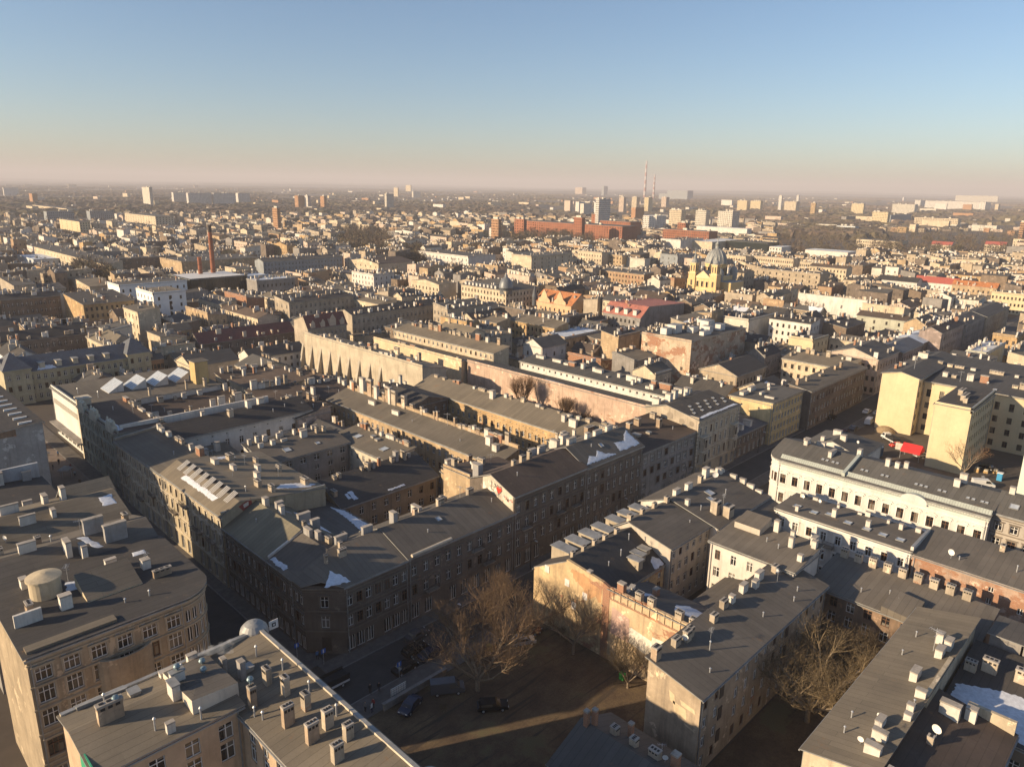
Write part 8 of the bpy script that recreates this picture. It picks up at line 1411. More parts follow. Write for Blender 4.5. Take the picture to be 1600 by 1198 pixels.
def church():
    r = thing('golden_church', 'golden church with big grey ribbed dome and two front towers', 'church', (466, 256, 0))
    g, tr, dm = plaster((0.68, 0.50, 0.25), 0, .25), plaster((0.72, 0.57, 0.34), 0, .2), simple('ribbed_dome_lead', (0.27, 0.28, 0.27), .6, .05, .25, .3)
    Y0, Y1 = 246.5, 268.0; X = 447.0
    mb = MB(); mb.box(X, Y0 + 4, 0, X + 34, Y1 - 4, 17, g, dm); mb.box(X + 8, Y0 - 6, 0, X + 26, Y1 + 6, 14, g, dm); mb.build('nave', r)
    mb = MB(); c = (Y0 + Y1) / 2; P_ = [(Y0 + 4.5, 16.5), (Y1 - 4.5, 16.5), (c, 21.5)]
    mb.poly([(X - .3, a, b) for a, b in reversed(P_)], tr); mb.poly([(X - .3, P_[0][0], 16.5), (X - .3, c, 21.5), (X + 6, c, 21.5), (X + 6, P_[0][0], 16.5)], dm); mb.poly([(X - .3, c, 21.5), (X - .3, P_[1][0], 16.5), (X + 6, P_[1][0], 16.5), (X + 6, c, 21.5)], dm); mb.build('pediment', r)
    for y in (Y0, Y1 - 5.2):
        mb = MB(); mb.box(X - 1, y, 0, X + 4.6, y + 5.2, 19, g); mb.box(X - 1.3, y - .3, 19, X + 4.9, y + 5.5, 19.7, tr); mb.box(X - .5, y + .5, 19.7, X + 4.1, y + 4.7, 25.5, g); mb.box(X - .8, y + .2, 25.5, X + 4.4, y + 5.0, 26.1, tr); o = mb.build('bell_tower', r)
        mb = MB(); mb.lathe((X + 1.8, y + 2.6, 26.1), [(2.3, 0), (2.4, .8), (1.6, 2.2), (.9, 2.8), (.9, 4.2), (.5, 5), (.12, 10.5)], dm, 12); s_ = mb.build('spire', o, off=parent_world(r))
        mb = MB()
        for k in (-1, 1): mb.box(X - .56, y + 2.6 + k * 1.0 - .45, 20.6, X - .48, y + 2.6 + k * 1.0 + .45, 24.4, M_DARKF()); mb.box(X + 1.8 + k * 1.0 - .45, y + .44, 20.6, X + 1.8 + k * 1.0 + .45, y + .52, 24.4, M_DARKF())
        for z in (3.5, 11.0): mb.box(X - 1.06, y + 1.9, z, X - .98, y + 3.3, z + 3.6, M_DARKF())
        mb.build('tower_openings', o, off=parent_world(r))
    for k in range(3):
        y = Y0 + 6.2 + k * 3.6
        for z, hh in ((3.0, 4.0), (10.5, 3.6)):
            me, mf = window_mesh(1.5, hh, 'c', tr, 'd'); put('window', me, r, (X - .22, y + 1.2, z), -math.pi / 2)
    mb = MB()
    for z in (8.6, 16.2): mb.box(X - .35, Y0 + 5.2, z, X, Y1 - 5.2, z + .7, tr)
    mb.build('cornice', r)
    D0 = (468.0, 260.0, 0); mb = MB(); mb.lathe((D0[0], D0[1], 14), [(7.2, 0), (7.2, 10), (7.7, 10.2), (7.7, 11)], g, 24); dr = mb.build('drum', r)
    mb = MB(); mb.lathe((D0[0], D0[1], 25), [(7.3, 0), (7.2, 2), (6.6, 4.6), (5.4, 6.9), (3.7, 8.8), (1.8, 9.8), (1.4, 10.0), (1.5, 13), (1.8, 13.1), (.3, 14.6), (.1, 18.5)], dm, 32); mb.build('dome', r, smooth=True)
    mb = MB()
    for k in range(16):
        a = k * math.pi / 8; prof = [(7.4, 0), (7.3, 2), (6.7, 4.6), (5.5, 6.9), (3.8, 8.8), (1.8, 9.9)]
        for (r0, z0), (r1, z1) in zip(prof, prof[1:]): mb.cyl((D0[0] + r0 * math.cos(a), D0[1] + r0 * math.sin(a), 25 + z0), (D0[0] + r1 * math.cos(a), D0[1] + r1 * math.sin(a), 25 + z1), .16, .16, M_ZINC(), 4, False)
    ob = mb.build('dome_ribs', r); ob['kind'] = 'stuff'
    mb = MB()
    for k in range(16):
        a = (k + .5) * math.pi / 8; mb.cyl((D0[0] + 7.2 * math.cos(a), D0[1] + 7.2 * math.sin(a), 17), (D0[0] + 7.2 * math.cos(a), D0[1] + 7.2 * math.sin(a), 22.5), .75, .75, M_DARKF(), 6)
    ob = mb.build('drum_windows', r); ob['kind'] = 'stuff'
    for dx, dy in ((-6.5, -6.5), (6.5, -6.5), (-6.5, 6.5), (6.5, 6.5)):
        mb = MB(); mb.lathe((D0[0] + dx * 1.5, D0[1] + dy * 1.35, 14), [(2.6, 0), (2.6, 4.5), (2.9, 4.6), (2.7, 6.2), (1.8, 8), (.5, 9), (.1, 11.5)], dm, 14); mb.build('turret', r)
church()
def stacks():
    bm = simple('stack_brick', (0.30, 0.115, 0.065), .9, 0, .3, .2)
    for (x, y, h, r0, lab) in ((215.4, 500.6, 46, 1.75, 'tall tapering brick factory chimney with dark tip'), (206.0, 499.2, 25.2, 1.7, 'shorter brick chimney stump beside the tall one')):
        t = thing('brick_chimney', lab, 'chimney', (x, y, 0)); mb = MB(); mb.cyl((x, y, 0), (x, y, h * .9), r0, r0 * .72, bm, 16); mb.cyl((x, y, h * .9), (x, y, h), r0 * .76, r0 * .76, bm if h < 30 else M_DARKF(), 16); mb.build('shaft', t)
        mb = MB()
        for k in range(5): mb.cyl((x, y, h * (.2 + .15 * k)), (x, y, h * (.2 + .15 * k) + .25), r0 * (1.0 - .28 * (.2 + .15 * k) / .9) + .06, r0 * (1.0 - .28 * (.2 + .15 * k) / .9) + .06, M_IRON(), 16)
        ob = mb.build('iron_bands', t); ob['kind'] = 'stuff'
    wm, rm = simple('stack_pale', (0.50, 0.45, 0.42), .9, 0, .1, .01), simple('stack_rust', (0.36, 0.20, 0.17), .9, 0, .1, .01)
    for (x, y, h, r0, lab) in ((4442, 3070, 257, 10, 'tallest red-and-white banded power station stack on the horizon'), (4394, 2963, 164, 9, 'shorter banded power station stack on the horizon')):
        t = thing('power_station_stack', lab, 'stack', (x, y, 0)); n = 10
        for k in range(n):
            mb = MB(); a, b = k / n, (k + 1) / n; mb.cyl((x, y, h * a), (x, y, h * b), r0 * (1 - .5 * a), r0 * (1 - .5 * b), wm if k % 2 else rm, 16); mb.build('band', t)
    t = thing('power_station', 'dark boiler house of the power station beside the stacks', 'power station', (4420, 2900, 0)); mb = MB(); mb.box(4400, 2700, 0, 4470, 2860, 62, WM['bgrey']); mb.box(4410, 2860, 0, 4460, 2930, 40, WM['bgrey']); mb.build('boiler_house', t)
stacks()
for i, (lab, q, h, wk, rk, nW, nS) in enumerate(FARB):
    nm, ct = kind_of(lab); vil = 'villa' in lab
    w = Wing(q, h, ('gable', 'y', .5, h + 4) if vil else ('flat', h - .2), WM[wk], RM(rk), {'W': rows_for(h, nW, 1.6), 'S': rows_for(h, nS, 1.6)}, None, frame='d', ov=.2)
    o = building(nm, lab, ct, [w], 2)
    if not vil and h > 15:
        r_ = random.Random(i); mb = MB()
        for k in range(3):
            x = r_.uniform(q[0] + 2, max(q[0] + 2.1, q[2] - 5)); y = r_.uniform(q[1] + 2, max(q[1] + 2.1, q[3] - 5)); mb.box(x, y, h - .3, x + 3, y + 4, h + 2.5, WM['whited'])
        ob = mb.build('roof_boxes', o); ob['kind'] = 'stuff'
for i, (lab, q, h, wk, rk) in enumerate(INDB):
    r_ = random.Random(1000 + i); dx, dy = q[2] - q[0], q[3] - q[1]; ax = 'x' if dx > dy else 'y'
    rt = r_.choice(['m' + ('S' if ax == 'x' else 'W') + '1.6', 'm' + ('N' if ax == 'x' else 'E') + '1.4', 'g' + ax + '2.2', 'g' + ax + '2.8'])
    w = Wing(q, h, roof_of(rt, q, h), WM[wk], RM(rk, ax), {'W': rows_for(h, int(dy / 2.6) if r_.random() < .6 else 0), 'S': rows_for(h, int(dx / 2.6) if r_.random() < .75 else 0)}, None, frame=r_.choice('wwd'), par=r_.choice(['', 'W', 'E', 'S']))
    o = building('town_house', lab, 'house', [w], 2); chimney_field(o, w, max(5, int(max(dx, dy) / 1.7)), i)
    if r_.random() < .15: snow([(q[0] + .5, q[1] + .5), (q[0] + dx * .6, q[1] + .5), (q[0] + dx * .5, q[1] + dy * .4), (q[0] + .5, q[1] + dy * .3)], [w], 'snow left on the ' + lab, 100 + i)
def rest_city():
    r_ = random.Random(5); mb = MB(); wk = ['cream', 'cream', 'tan', 'beige', 'beige', 'white', 'grey', 'soot', 'soot', 'ochre', 'brown', 'pinkc', 'whited', 'bbrick', 'stone']; rk = ['tan', 'grey', 'dark', 'brown', 'grey', 'tan']
    cm = [plaster((0.62, 0.54, 0.43), 0, .4), WHITEP, plaster((0.48, 0.38, 0.28), 0, .5)]; gl = M_DARKF()
    lots = [tuple(map(int, t.split(','))) for t in RESTB.split()]
    def inquad(p, z):
        return all((z[(i + 1) % 4][0] - z[i][0]) * (p[1] - z[i][1]) - (z[(i + 1) % 4][1] - z[i][1]) * (p[0] - z[i][0]) > 0 for i in range(4))
    blocks = [(b[1], b[2], math.hypot(b[1][0], b[1][1]), math.atan2(b[1][1], b[1][2]), math.atan2(b[1][3], b[1][0])) for b in FARB + [m_[:3] for m_ in MIDB if m_[1][0] + m_[1][1] > 700]]
    gx = 60.0
    while gx < 1900:
        gy = 60.0; gx += r_.uniform(15, 25)
        if int(gx) % 150 < 14: continue
        while gy < 1900:
            gy += r_.uniform(18, 34); D_ = math.hypot(gx, gy); a_ = math.atan2(gy, gx)
            if not 905 < D_ < 1850 or abs(a_ - YAW) > .65 or r_.random() < .12 + max(0, D_ - 1250) / 900 or any(inquad((gx, gy), z) for z in WOODS): continue
            dx, dy, h = int(r_.uniform(8, 14)), int(r_.uniform(10, 26)), r_.choice([6, 8, 10, 11, 12, 13, 15]) - (3 if D_ > 1300 else 0); bad = False
            for q, bh, Db, a0, a1 in blocks:
                if gx < q[2] + 4 and gx + dx > q[0] - 4 and gy < q[3] + 4 and gy + dy > q[1] - 4: bad = True; break
                if a0 - .02 < a_ < a1 + .01 and 0 < Db - D_ < 260: h = min(h, 6 if Db - D_ > 60 else 0)
            if not bad and h > 3: lots.append((int(gx), int(gy), dx, dy, h))
    for x, y, dx, dy, h in lots:
        wm = WM[r_.choice(wk)]; ax = 'x' if dx > dy else 'y'; rm = RM(r_.choice(rk), ax); D_ = math.hypot(x, y)
        w = Wing((x, y, x + dx, y + dy), h, roof_of(r_.choice(['mS1.6', 'mW1.6', 'mE1.4', 'mN1.4', 'gx2.2', 'gy2.2'] if D_ < 1200 else ['gx2.2', 'gy2.2', 'mE1.4', 'f']), (x, y, x + dx, y + dy), h), wm, rm, ov=.2)
        zt = lambda a, b: w.z(a, b)
        for p, q_ in (((x, y + dy), (x, y)), ((x, y), (x + dx, y)), ((x + dx, y), (x + dx, y + dy)), ((x + dx, y + dy), (x, y + dy))):
            m_ = ((p[0] + q_[0]) / 2, (p[1] + q_[1]) / 2); mb.poly([(p[0], p[1], 0), (q_[0], q_[1], 0), (q_[0], q_[1], zt(*q_)), (m_[0], m_[1], zt(*m_)), (p[0], p[1], zt(*p))], wm)
        for f in w.roof_faces():
            a, b, c = (Vector(f[j]) for j in (0, 1, 2))
            mb.poly([(v[0], v[1], v[2] + .1) for v in (f if (b - a).cross(c - a).z > 0 else f[::-1])], rm)
        if D_ < 1300:
            for k in range(max(2, int(dx / 3.4))):
                for z in range(1, int(h / 3.4) + 1):
                    if r_.random() < .75: a = x + (k + .5) * dx / max(2, int(dx / 3.4)); mb.poly([(a - .5, y - .03, z * 3.2 - 1.6), (a + .5, y - .03, z * 3.2 - 1.6), (a + .5, y - .03, z * 3.2), (a - .5, y - .03, z * 3.2)], gl)
            if r_.random() < .5:
                for k in range(max(2, int(dy / 3.4))):
                    for z in range(1, int(h / 3.4) + 1): a = y + (k + .5) * dy / max(2, int(dy / 3.4)); mb.poly([(x - .03, a + .5, z * 3.2 - 1.6), (x - .03, a - .5, z * 3.2 - 1.6), (x - .03, a - .5, z * 3.2), (x - .03, a + .5, z * 3.2)], gl)
        for k in range(r_.randint(5, 10) if D_ < 900 else r_.randint(1, 3)):
            a, b = r_.uniform(x + .6, x + dx - .8), r_.uniform(y + .6, y + dy - .8); z = w.z(a, b); lx, ly = (r_.uniform(.8, 2), .8) if r_.random() < .5 else (.8, r_.uniform(.8, 2)); mb.box(a, b, z - .2, a + lx, b + ly, z + r_.uniform(1.0, 2.2), r_.choice(cm))
    o = mb.build('distant_rooftops'); tag(o, 'dense mass of small distant tenement roofs and chimneys reaching to the woods', 'houses', None, 'stuff')
    # scattered suburbs out to the horizon
    mb = MB()
    for k in range(800):
        D_ = math.exp(r_.uniform(math.log(1650), math.log(8000))); a = YAW + math.radians(r_.uniform(-37, 37)); x, y = D_ * math.cos(a), D_ * math.sin(a)
        big = r_.random() < .14
        if big: dx, dy, h = r_.uniform(11, 14), r_.uniform(18, 60), r_.choice([12, 15, 18, 33])
        else: dx, dy, h = r_.uniform(8, 13), r_.uniform(8, 16), r_.uniform(5, 9)
        if r_.random() < .5: dx, dy = dy, dx
        mb.box(x, y, 0, x + dx, y + dy, h, WM[r_.choice(['cream', 'white', 'whited', 'whited', 'pinkc', 'yell', 'grey', 'orange'])], RM(r_.choice(['grey', 'tan', 'dark', 'redb'] if not big else ['grey'])))
    o = mb.build('distant_suburb'); tag(o, 'pale scattered blocks and houses of the hazy suburbs below the horizon', 'houses', None, 'stuff')
rest_city()
# ------------------------------------------------------------------ trees
BARK = simple('grey_brown_bark', (0.26, 0.205, 0.145), .95, 0, .35, 3.0); TWIG = simple('brown_twigs', (0.20, 0.135, 0.082), .95, 0, .3, 1.0); TWIG2 = simple('olive_twigs', (0.18, 0.135, 0.078), .95, 0, .3, 1.0); TWIGR = simple('reddish_twigs', (0.25, 0.15, 0.085), .95, 0, .3, 1.0)
def grow(h, spread, seed, levels=5, upright=.35, trunk_frac=.22, nlimb=5, tw=TWIG, tr=.035):
    """bare winter tree as two meshes: trunk with limbs, and crown of fine branches"""
    r_ = random.Random(seed); T, C = MB(), MB()
    def seg(mb, a, b, ra, rb, mat, k): mb.cyl(a, b, ra, rb, mat, k, False)
    def twig(a, b, w, mat):
        d = b - a; s = d.cross(Vector((r_.uniform(-1, 1), r_.uniform(-1, 1), r_.uniform(-1, 1)))).normalized() * w
        C.poly([a - s, a + s, b], mat); s2 = d.cross(s).normalized() * w; C.poly([a - s2, a + s2, b], mat)
    def branch(p, d, L, rad, lv):
        n = 3 if lv > 1 else 2; q = p
        for k in range(n):
            d = (d + Vector((r_.uniform(-1, 1), r_.uniform(-1, 1), r_.uniform(-.5, .9))) * (.16 if lv > 2 else .26)).normalized()
            e = q + d * (L / n); r0 = rad * (1 - k / n * .35); r1 = rad * (1 - (k + 1) / n * .35)
            if lv >= levels - 2: seg(T, q, e, r0, r1, BARK, 6)
            elif lv >= 2: seg(C, q, e, r0, r1, BARK if lv > 2 else tw, 4)
            else: twig(q, e, r0, tw)
            if lv > 0 and (k > 0 or lv < levels - 1):
                for j in range(r_.choice([1, 1, 2]) if lv > 1 else r_.choice([1, 2, 2])):
                    a = r_.uniform(0, 6.28); side = Vector((math.cos(a), math.sin(a), r_.uniform(-.15, .75)))
                    nd = (d * (.75 + upright) + side * spread).normalized(); f = r_.uniform(.5, .78)
                    branch(e if r_.random() < .6 else q + (e - q) * r_.uniform(.3, 1), nd, L * f, max(r1 * r_.uniform(.5, .7), .017), lv - 1)
            q = e
        if lv > 0:
            for j in range(2): branch(q, (d + Vector((r_.uniform(-1, 1), r_.uniform(-1, 1), r_.uniform(-.3, .6))) * .55).normalized(), L * .62, max(rad * .55, .017), lv - 1)
    t = h * trunk_frac; R0 = h * tr * .6; p = Vector((0, 0, -.1)); q = Vector((r_.uniform(-.2, .2), r_.uniform(-.2, .2), t)); seg(T, p, q, R0 * 1.25, R0, BARK, 9)
    for j in range(nlimb):
        a = j * 6.28 / nlimb + r_.uniform(-.4, .4); tl = r_.uniform(.55, 1.25); d = Vector((math.cos(a) * spread * tl, math.sin(a) * spread * tl, 1.0 / (.4 + tl * .7))).normalized()
        branch(q - Vector((0, 0, r_.uniform(0, t * .25))), d, h * .40, R0 * r_.uniform(.5, .85), levels - 1)
    def tidy(mb):
        mz = max(v[2] for v in mb.v); 
    mz = max(v[2] for v in C.v); s = h / mz
    for mb in (T, C): mb.v = [(v[0] * s, v[1] * s, v[2] * s if v[2] > 0 else v[2]) for v in mb.v]
    return T.mesh('trunk'), C.mesh('crown')
def plant(meshes, loc, label, rot=0.0, sc=1.0, name='bare_tree', group=None):
    t = thing(name, label, 'tree', loc, group); t.rotation_euler = (0, 0, rot); t.scale = (sc, sc, sc)
    for me, nm in zip(meshes, ('trunk', 'crown')): o = D.objects.new(nm, me); COL.objects.link(o); o.parent = t
    return t
gA = grow(15.5, 1.0, 3, 5, .18, .17, 8); gB = grow(15.5, .95, 8, 5, .22, .2, 8, TWIG); gC = grow(12.2, .95, 5, 5, .3, .25, 4); gD = grow(10, .8, 12, 5, .2, .15, 5, TWIG2); gE = grow(15, 1.15, 21, 5, .05, .18, 8, TWIG2); gF = grow(12.5, .8, 31, 4, .25, .3, 4, TWIGR)
plant(gA, (65.5, 70.4, 0), 'large bare tree nearest the parked cars on the waste ground', .4)
plant(gB, (74.9, 73.0, 0), 'large bare brown tree between the street and the ochre gable', 1.9)
plant(gC, (83.0, 66.0, 0), 'slender bare tree spreading before the ochre gable wall', 2.2, .88)
plant(gD, (82.6, 54.6, 0), 'bushy bare tree low against the patched blank wall', .9, .85)
plant(gE, (95.4, 31.8, 0), 'big tangled bare tree in the yard beside the tan four-storey wing', .2)
plant(gE, (106.5, 31.5, 0), 'smaller tangled bare tree farther back in the same yard, by the brown range', 2.4, .72)
plant(gF, (217.3, 41.6, 0), 'single bare tree in front of the yellow blind gable', .6)
for x, y, sc_, lab in ((84.6, 58.2, .24, 'leafless shrub at the foot of the patched blank wall'), (84.3, 50.2, .3, 'larger leafless shrub where the blank wall meets the tan gable'), (80.2, 47.6, .2, 'smallest leafless shrub before the tan gable'), (85.0, 70.6, .22, 'leafless shrub under the ochre gable'), (58.5, 70.2, .16, 'tiny leafless bush beside the navy car')): plant(gD, (x, y, 0), lab, x, sc_, 'leafless_shrub')
pop = grow(15, .22, 41, 5, 1.2, .10, 6, TWIGR); pop2 = grow(11, .25, 43, 5, 1.1, .10, 6, TWIG)
plant(pop, (168.5, 160.5, 0), 'taller reddish poplar before the rosy party wall', 0, 1.05, 'poplar'); plant(pop2, (170, 142.5, 0), 'shorter grey-brown poplar before the rosy party wall', 1, 1.1, 'poplar'); plant(pop2, (171, 135.5, 0), 'smallest bush-like poplar at the right of the rosy wall yard', 2, .72, 'poplar')
gM = grow(13, .8, 51, 4, .25, .2, 5, TWIGR)
for k, (x, y, s, lab) in enumerate(((424, 176, 1.15, 'lone plane tree beside the bright white party wall'), (418, 164, .8, 'small shrub-like tree at the foot of the bright white party wall'), (262, 176, .8, 'brown tree by the patched brick firewall'), (120, 470, 1.0, 'brown tree among roofs left of the clinic'), (128, 486, 1.1, 'darker brown tree behind the left clinic trees'), (240, 452, .9, 'tree beside the grey windowed block'), (150, 372, .7, 'small tree in the clinic car park'), (498, 300, 1.2, 'tree left of the golden church'), (520, 236, 1.1, 'tree right of the golden church'), (262, 330, .8, 'tree in the court behind the long grey-cream front'), (450, 545, 1.2, 'tree in the open yard left of the bright white range'), (232, 176, .7, 'bush beside the low brick garden wall'))): plant(gM, (x, y, 0), lab, k * 1.3, s)
def woods(zones):
    r_ = random.Random(77); mb = MB(); ms = [simple('wood_brown', (0.135, 0.098, 0.070), .95, 0, .3, .05), simple('wood_grey', (0.115, 0.095, 0.075), .95, 0, .3, .05), simple('wood_olive', (0.13, 0.105, 0.062), .95, 0, .3, .05)]
    def tr(x, y, h, n):
        m_ = r_.choice(ms); R = h * r_.uniform(.32, .45)
        for k in range(n):
            a, b = r_.uniform(0, 6.28), r_.random() ** .5 * R; z = r_.uniform(.25, .95) * h; b *= math.sin(min(1, (1.05 - z / h) * 1.6) * 1.57)
            c = Vector((x + b * math.cos(a), y + b * math.sin(a), z)); d = Vector((math.cos(a) * .6 + r_.uniform(-.4, .4), math.sin(a) * .6 + r_.uniform(-.4, .4), r_.uniform(.3, 1.0))).normalized() * h * r_.uniform(.16, .30)
            s = d.cross(Vector((r_.uniform(-1, 1), r_.uniform(-1, 1), r_.uniform(-1, 1)))).normalized() * h * r_.uniform(.012, .034); mb.poly([c - s, c + s, c + d], m_)
        mb.poly([(x - .25, y, 0), (x + .25, y, 0), (x, y, h * .6)], m_); mb.poly([(x, y - .25, 0), (x, y + .25, 0), (x, y, h * .6)], m_)
    for z in zones:
        pts = z[:4]; n = int(z[4] * 38)
        for k in range(n):
            u, v = r_.random(), r_.random(); v = v ** 1.6
            p = [pts[0][i] * (1 - u) * (1 - v) + pts[1][i] * u * (1 - v) + pts[2][i] * u * v + pts[3][i] * (1 - u) * v for i in (0, 1)]
            tr(p[0], p[1], r_.uniform(9, 15), 70 if math.hypot(*p) < 1500 else 40)
    # farther off the woods read as rough brown canopies
    def canopy(x, y, lx, ly, ang, hh):
        c, s_ = math.cos(ang), math.sin(ang); nx, ny = max(3, int(lx / 9)), max(3, int(ly / 9)); m_ = r_.choice(ms); Z = {}
        for i in range(nx + 1):
            for j in range(ny + 1):
                e = min(i, nx - i, j, ny - j); a_, b_ = (i + r_.uniform(-.35, .35)) / nx * lx - lx / 2, (j + r_.uniform(-.35, .35)) / ny * ly - ly / 2
                Z[i, j] = (x + a_ * c - b_ * s_, y + a_ * s_ + b_ * c, -.5 if e == 0 else hh * r_.uniform(.45, 1.0))
        for i in range(nx):
            for j in range(ny): mb.poly([Z[i, j], Z[i + 1, j], Z[i + 1, j + 1]], m_); mb.poly([Z[i, j], Z[i + 1, j + 1], Z[i, j + 1]], m_)
    for z in zones:
        if math.hypot(z[0][0] + z[2][0], z[0][1] + z[2][1]) / 2 < 1500: continue
        for k in range(int(z[4] * 16)):
            u, v = r_.random(), r_.random() ** 1.7; p = [z[0][i] * (1 - u) * (1 - v) + z[1][i] * u * (1 - v) + z[2][i] * u * v + z[3][i] * (1 - u) * v for i in (0, 1)]
            canopy(p[0], p[1], r_.uniform(70, 150), r_.uniform(40, 80), math.atan2(p[1], p[0]) + 1.57 + r_.uniform(-.3, .3), r_.uniform(10, 15))
    for k in range(420):
        D_ = math.exp(r_.uniform(math.log(1700), math.log(9500))); a = YAW + math.radians(r_.uniform(-38, 38)); canopy(D_ * math.cos(a), D_ * math.sin(a), r_.uniform(60, 170) * (D_ / 2200), r_.uniform(30, 70) * (D_ / 2500), a + 1.57 + r_.uniform(-.3, .3), r_.uniform(8, 13))
    for k in range(900):
        D_ = math.exp(r_.uniform(math.log(1300), math.log(4500))); a = YAW + math.radians(r_.uniform(-37, 37)); tr(D_ * math.cos(a), D_ * math.sin(a), r_.uniform(9, 15), 30)
    for k in range(500):
        D_ = r_.uniform(420, 1600); a = YAW + math.radians(r_.uniform(-37, 37)); tr(D_ * math.cos(a), D_ * math.sin(a), r_.uniform(6, 12), 60)
    o = mb.build('distant_woods'); tag(o, 'brown leafless woods and park trees massed in the distance', 'trees', None, 'stuff')
woods(WOODS)
# low forested rise closing the horizon
def hills():
    m_ = simple('far_forest', (0.085, 0.078, 0.066), 1, 0, .35, .002); mb = MB(); r_ = random.Random(3)
    for ring, (D_, hh) in enumerate(((9500, 10), (14000, 26), (20000, 45))):
        prev = None
        for k in range(181):
            a = YAW + math.radians(-50 + 100 * k / 180); z = hh + hh * .5 * math.sin(k * .11 + ring) + r_.uniform(-3, 3) + (18 if a > YAW + .25 and ring == 2 else 0)
            c = (D_ * math.cos(a), D_ * math.sin(a)); b = ((D_ + 3500) * math.cos(a), (D_ + 3500) * math.sin(a)); f = ((D_ - 900) * math.cos(a), (D_ - 900) * math.sin(a))
            cur = ((f[0], f[1], -1), (c[0], c[1], max(3, z)), (b[0], b[1], max(3, z) * .9))
            if prev:
                for j in range(2): mb.poly([prev[j], cur[j], cur[j + 1], prev[j + 1]], m_)
            prev = cur
    structure(mb.build('hills'))
hills()

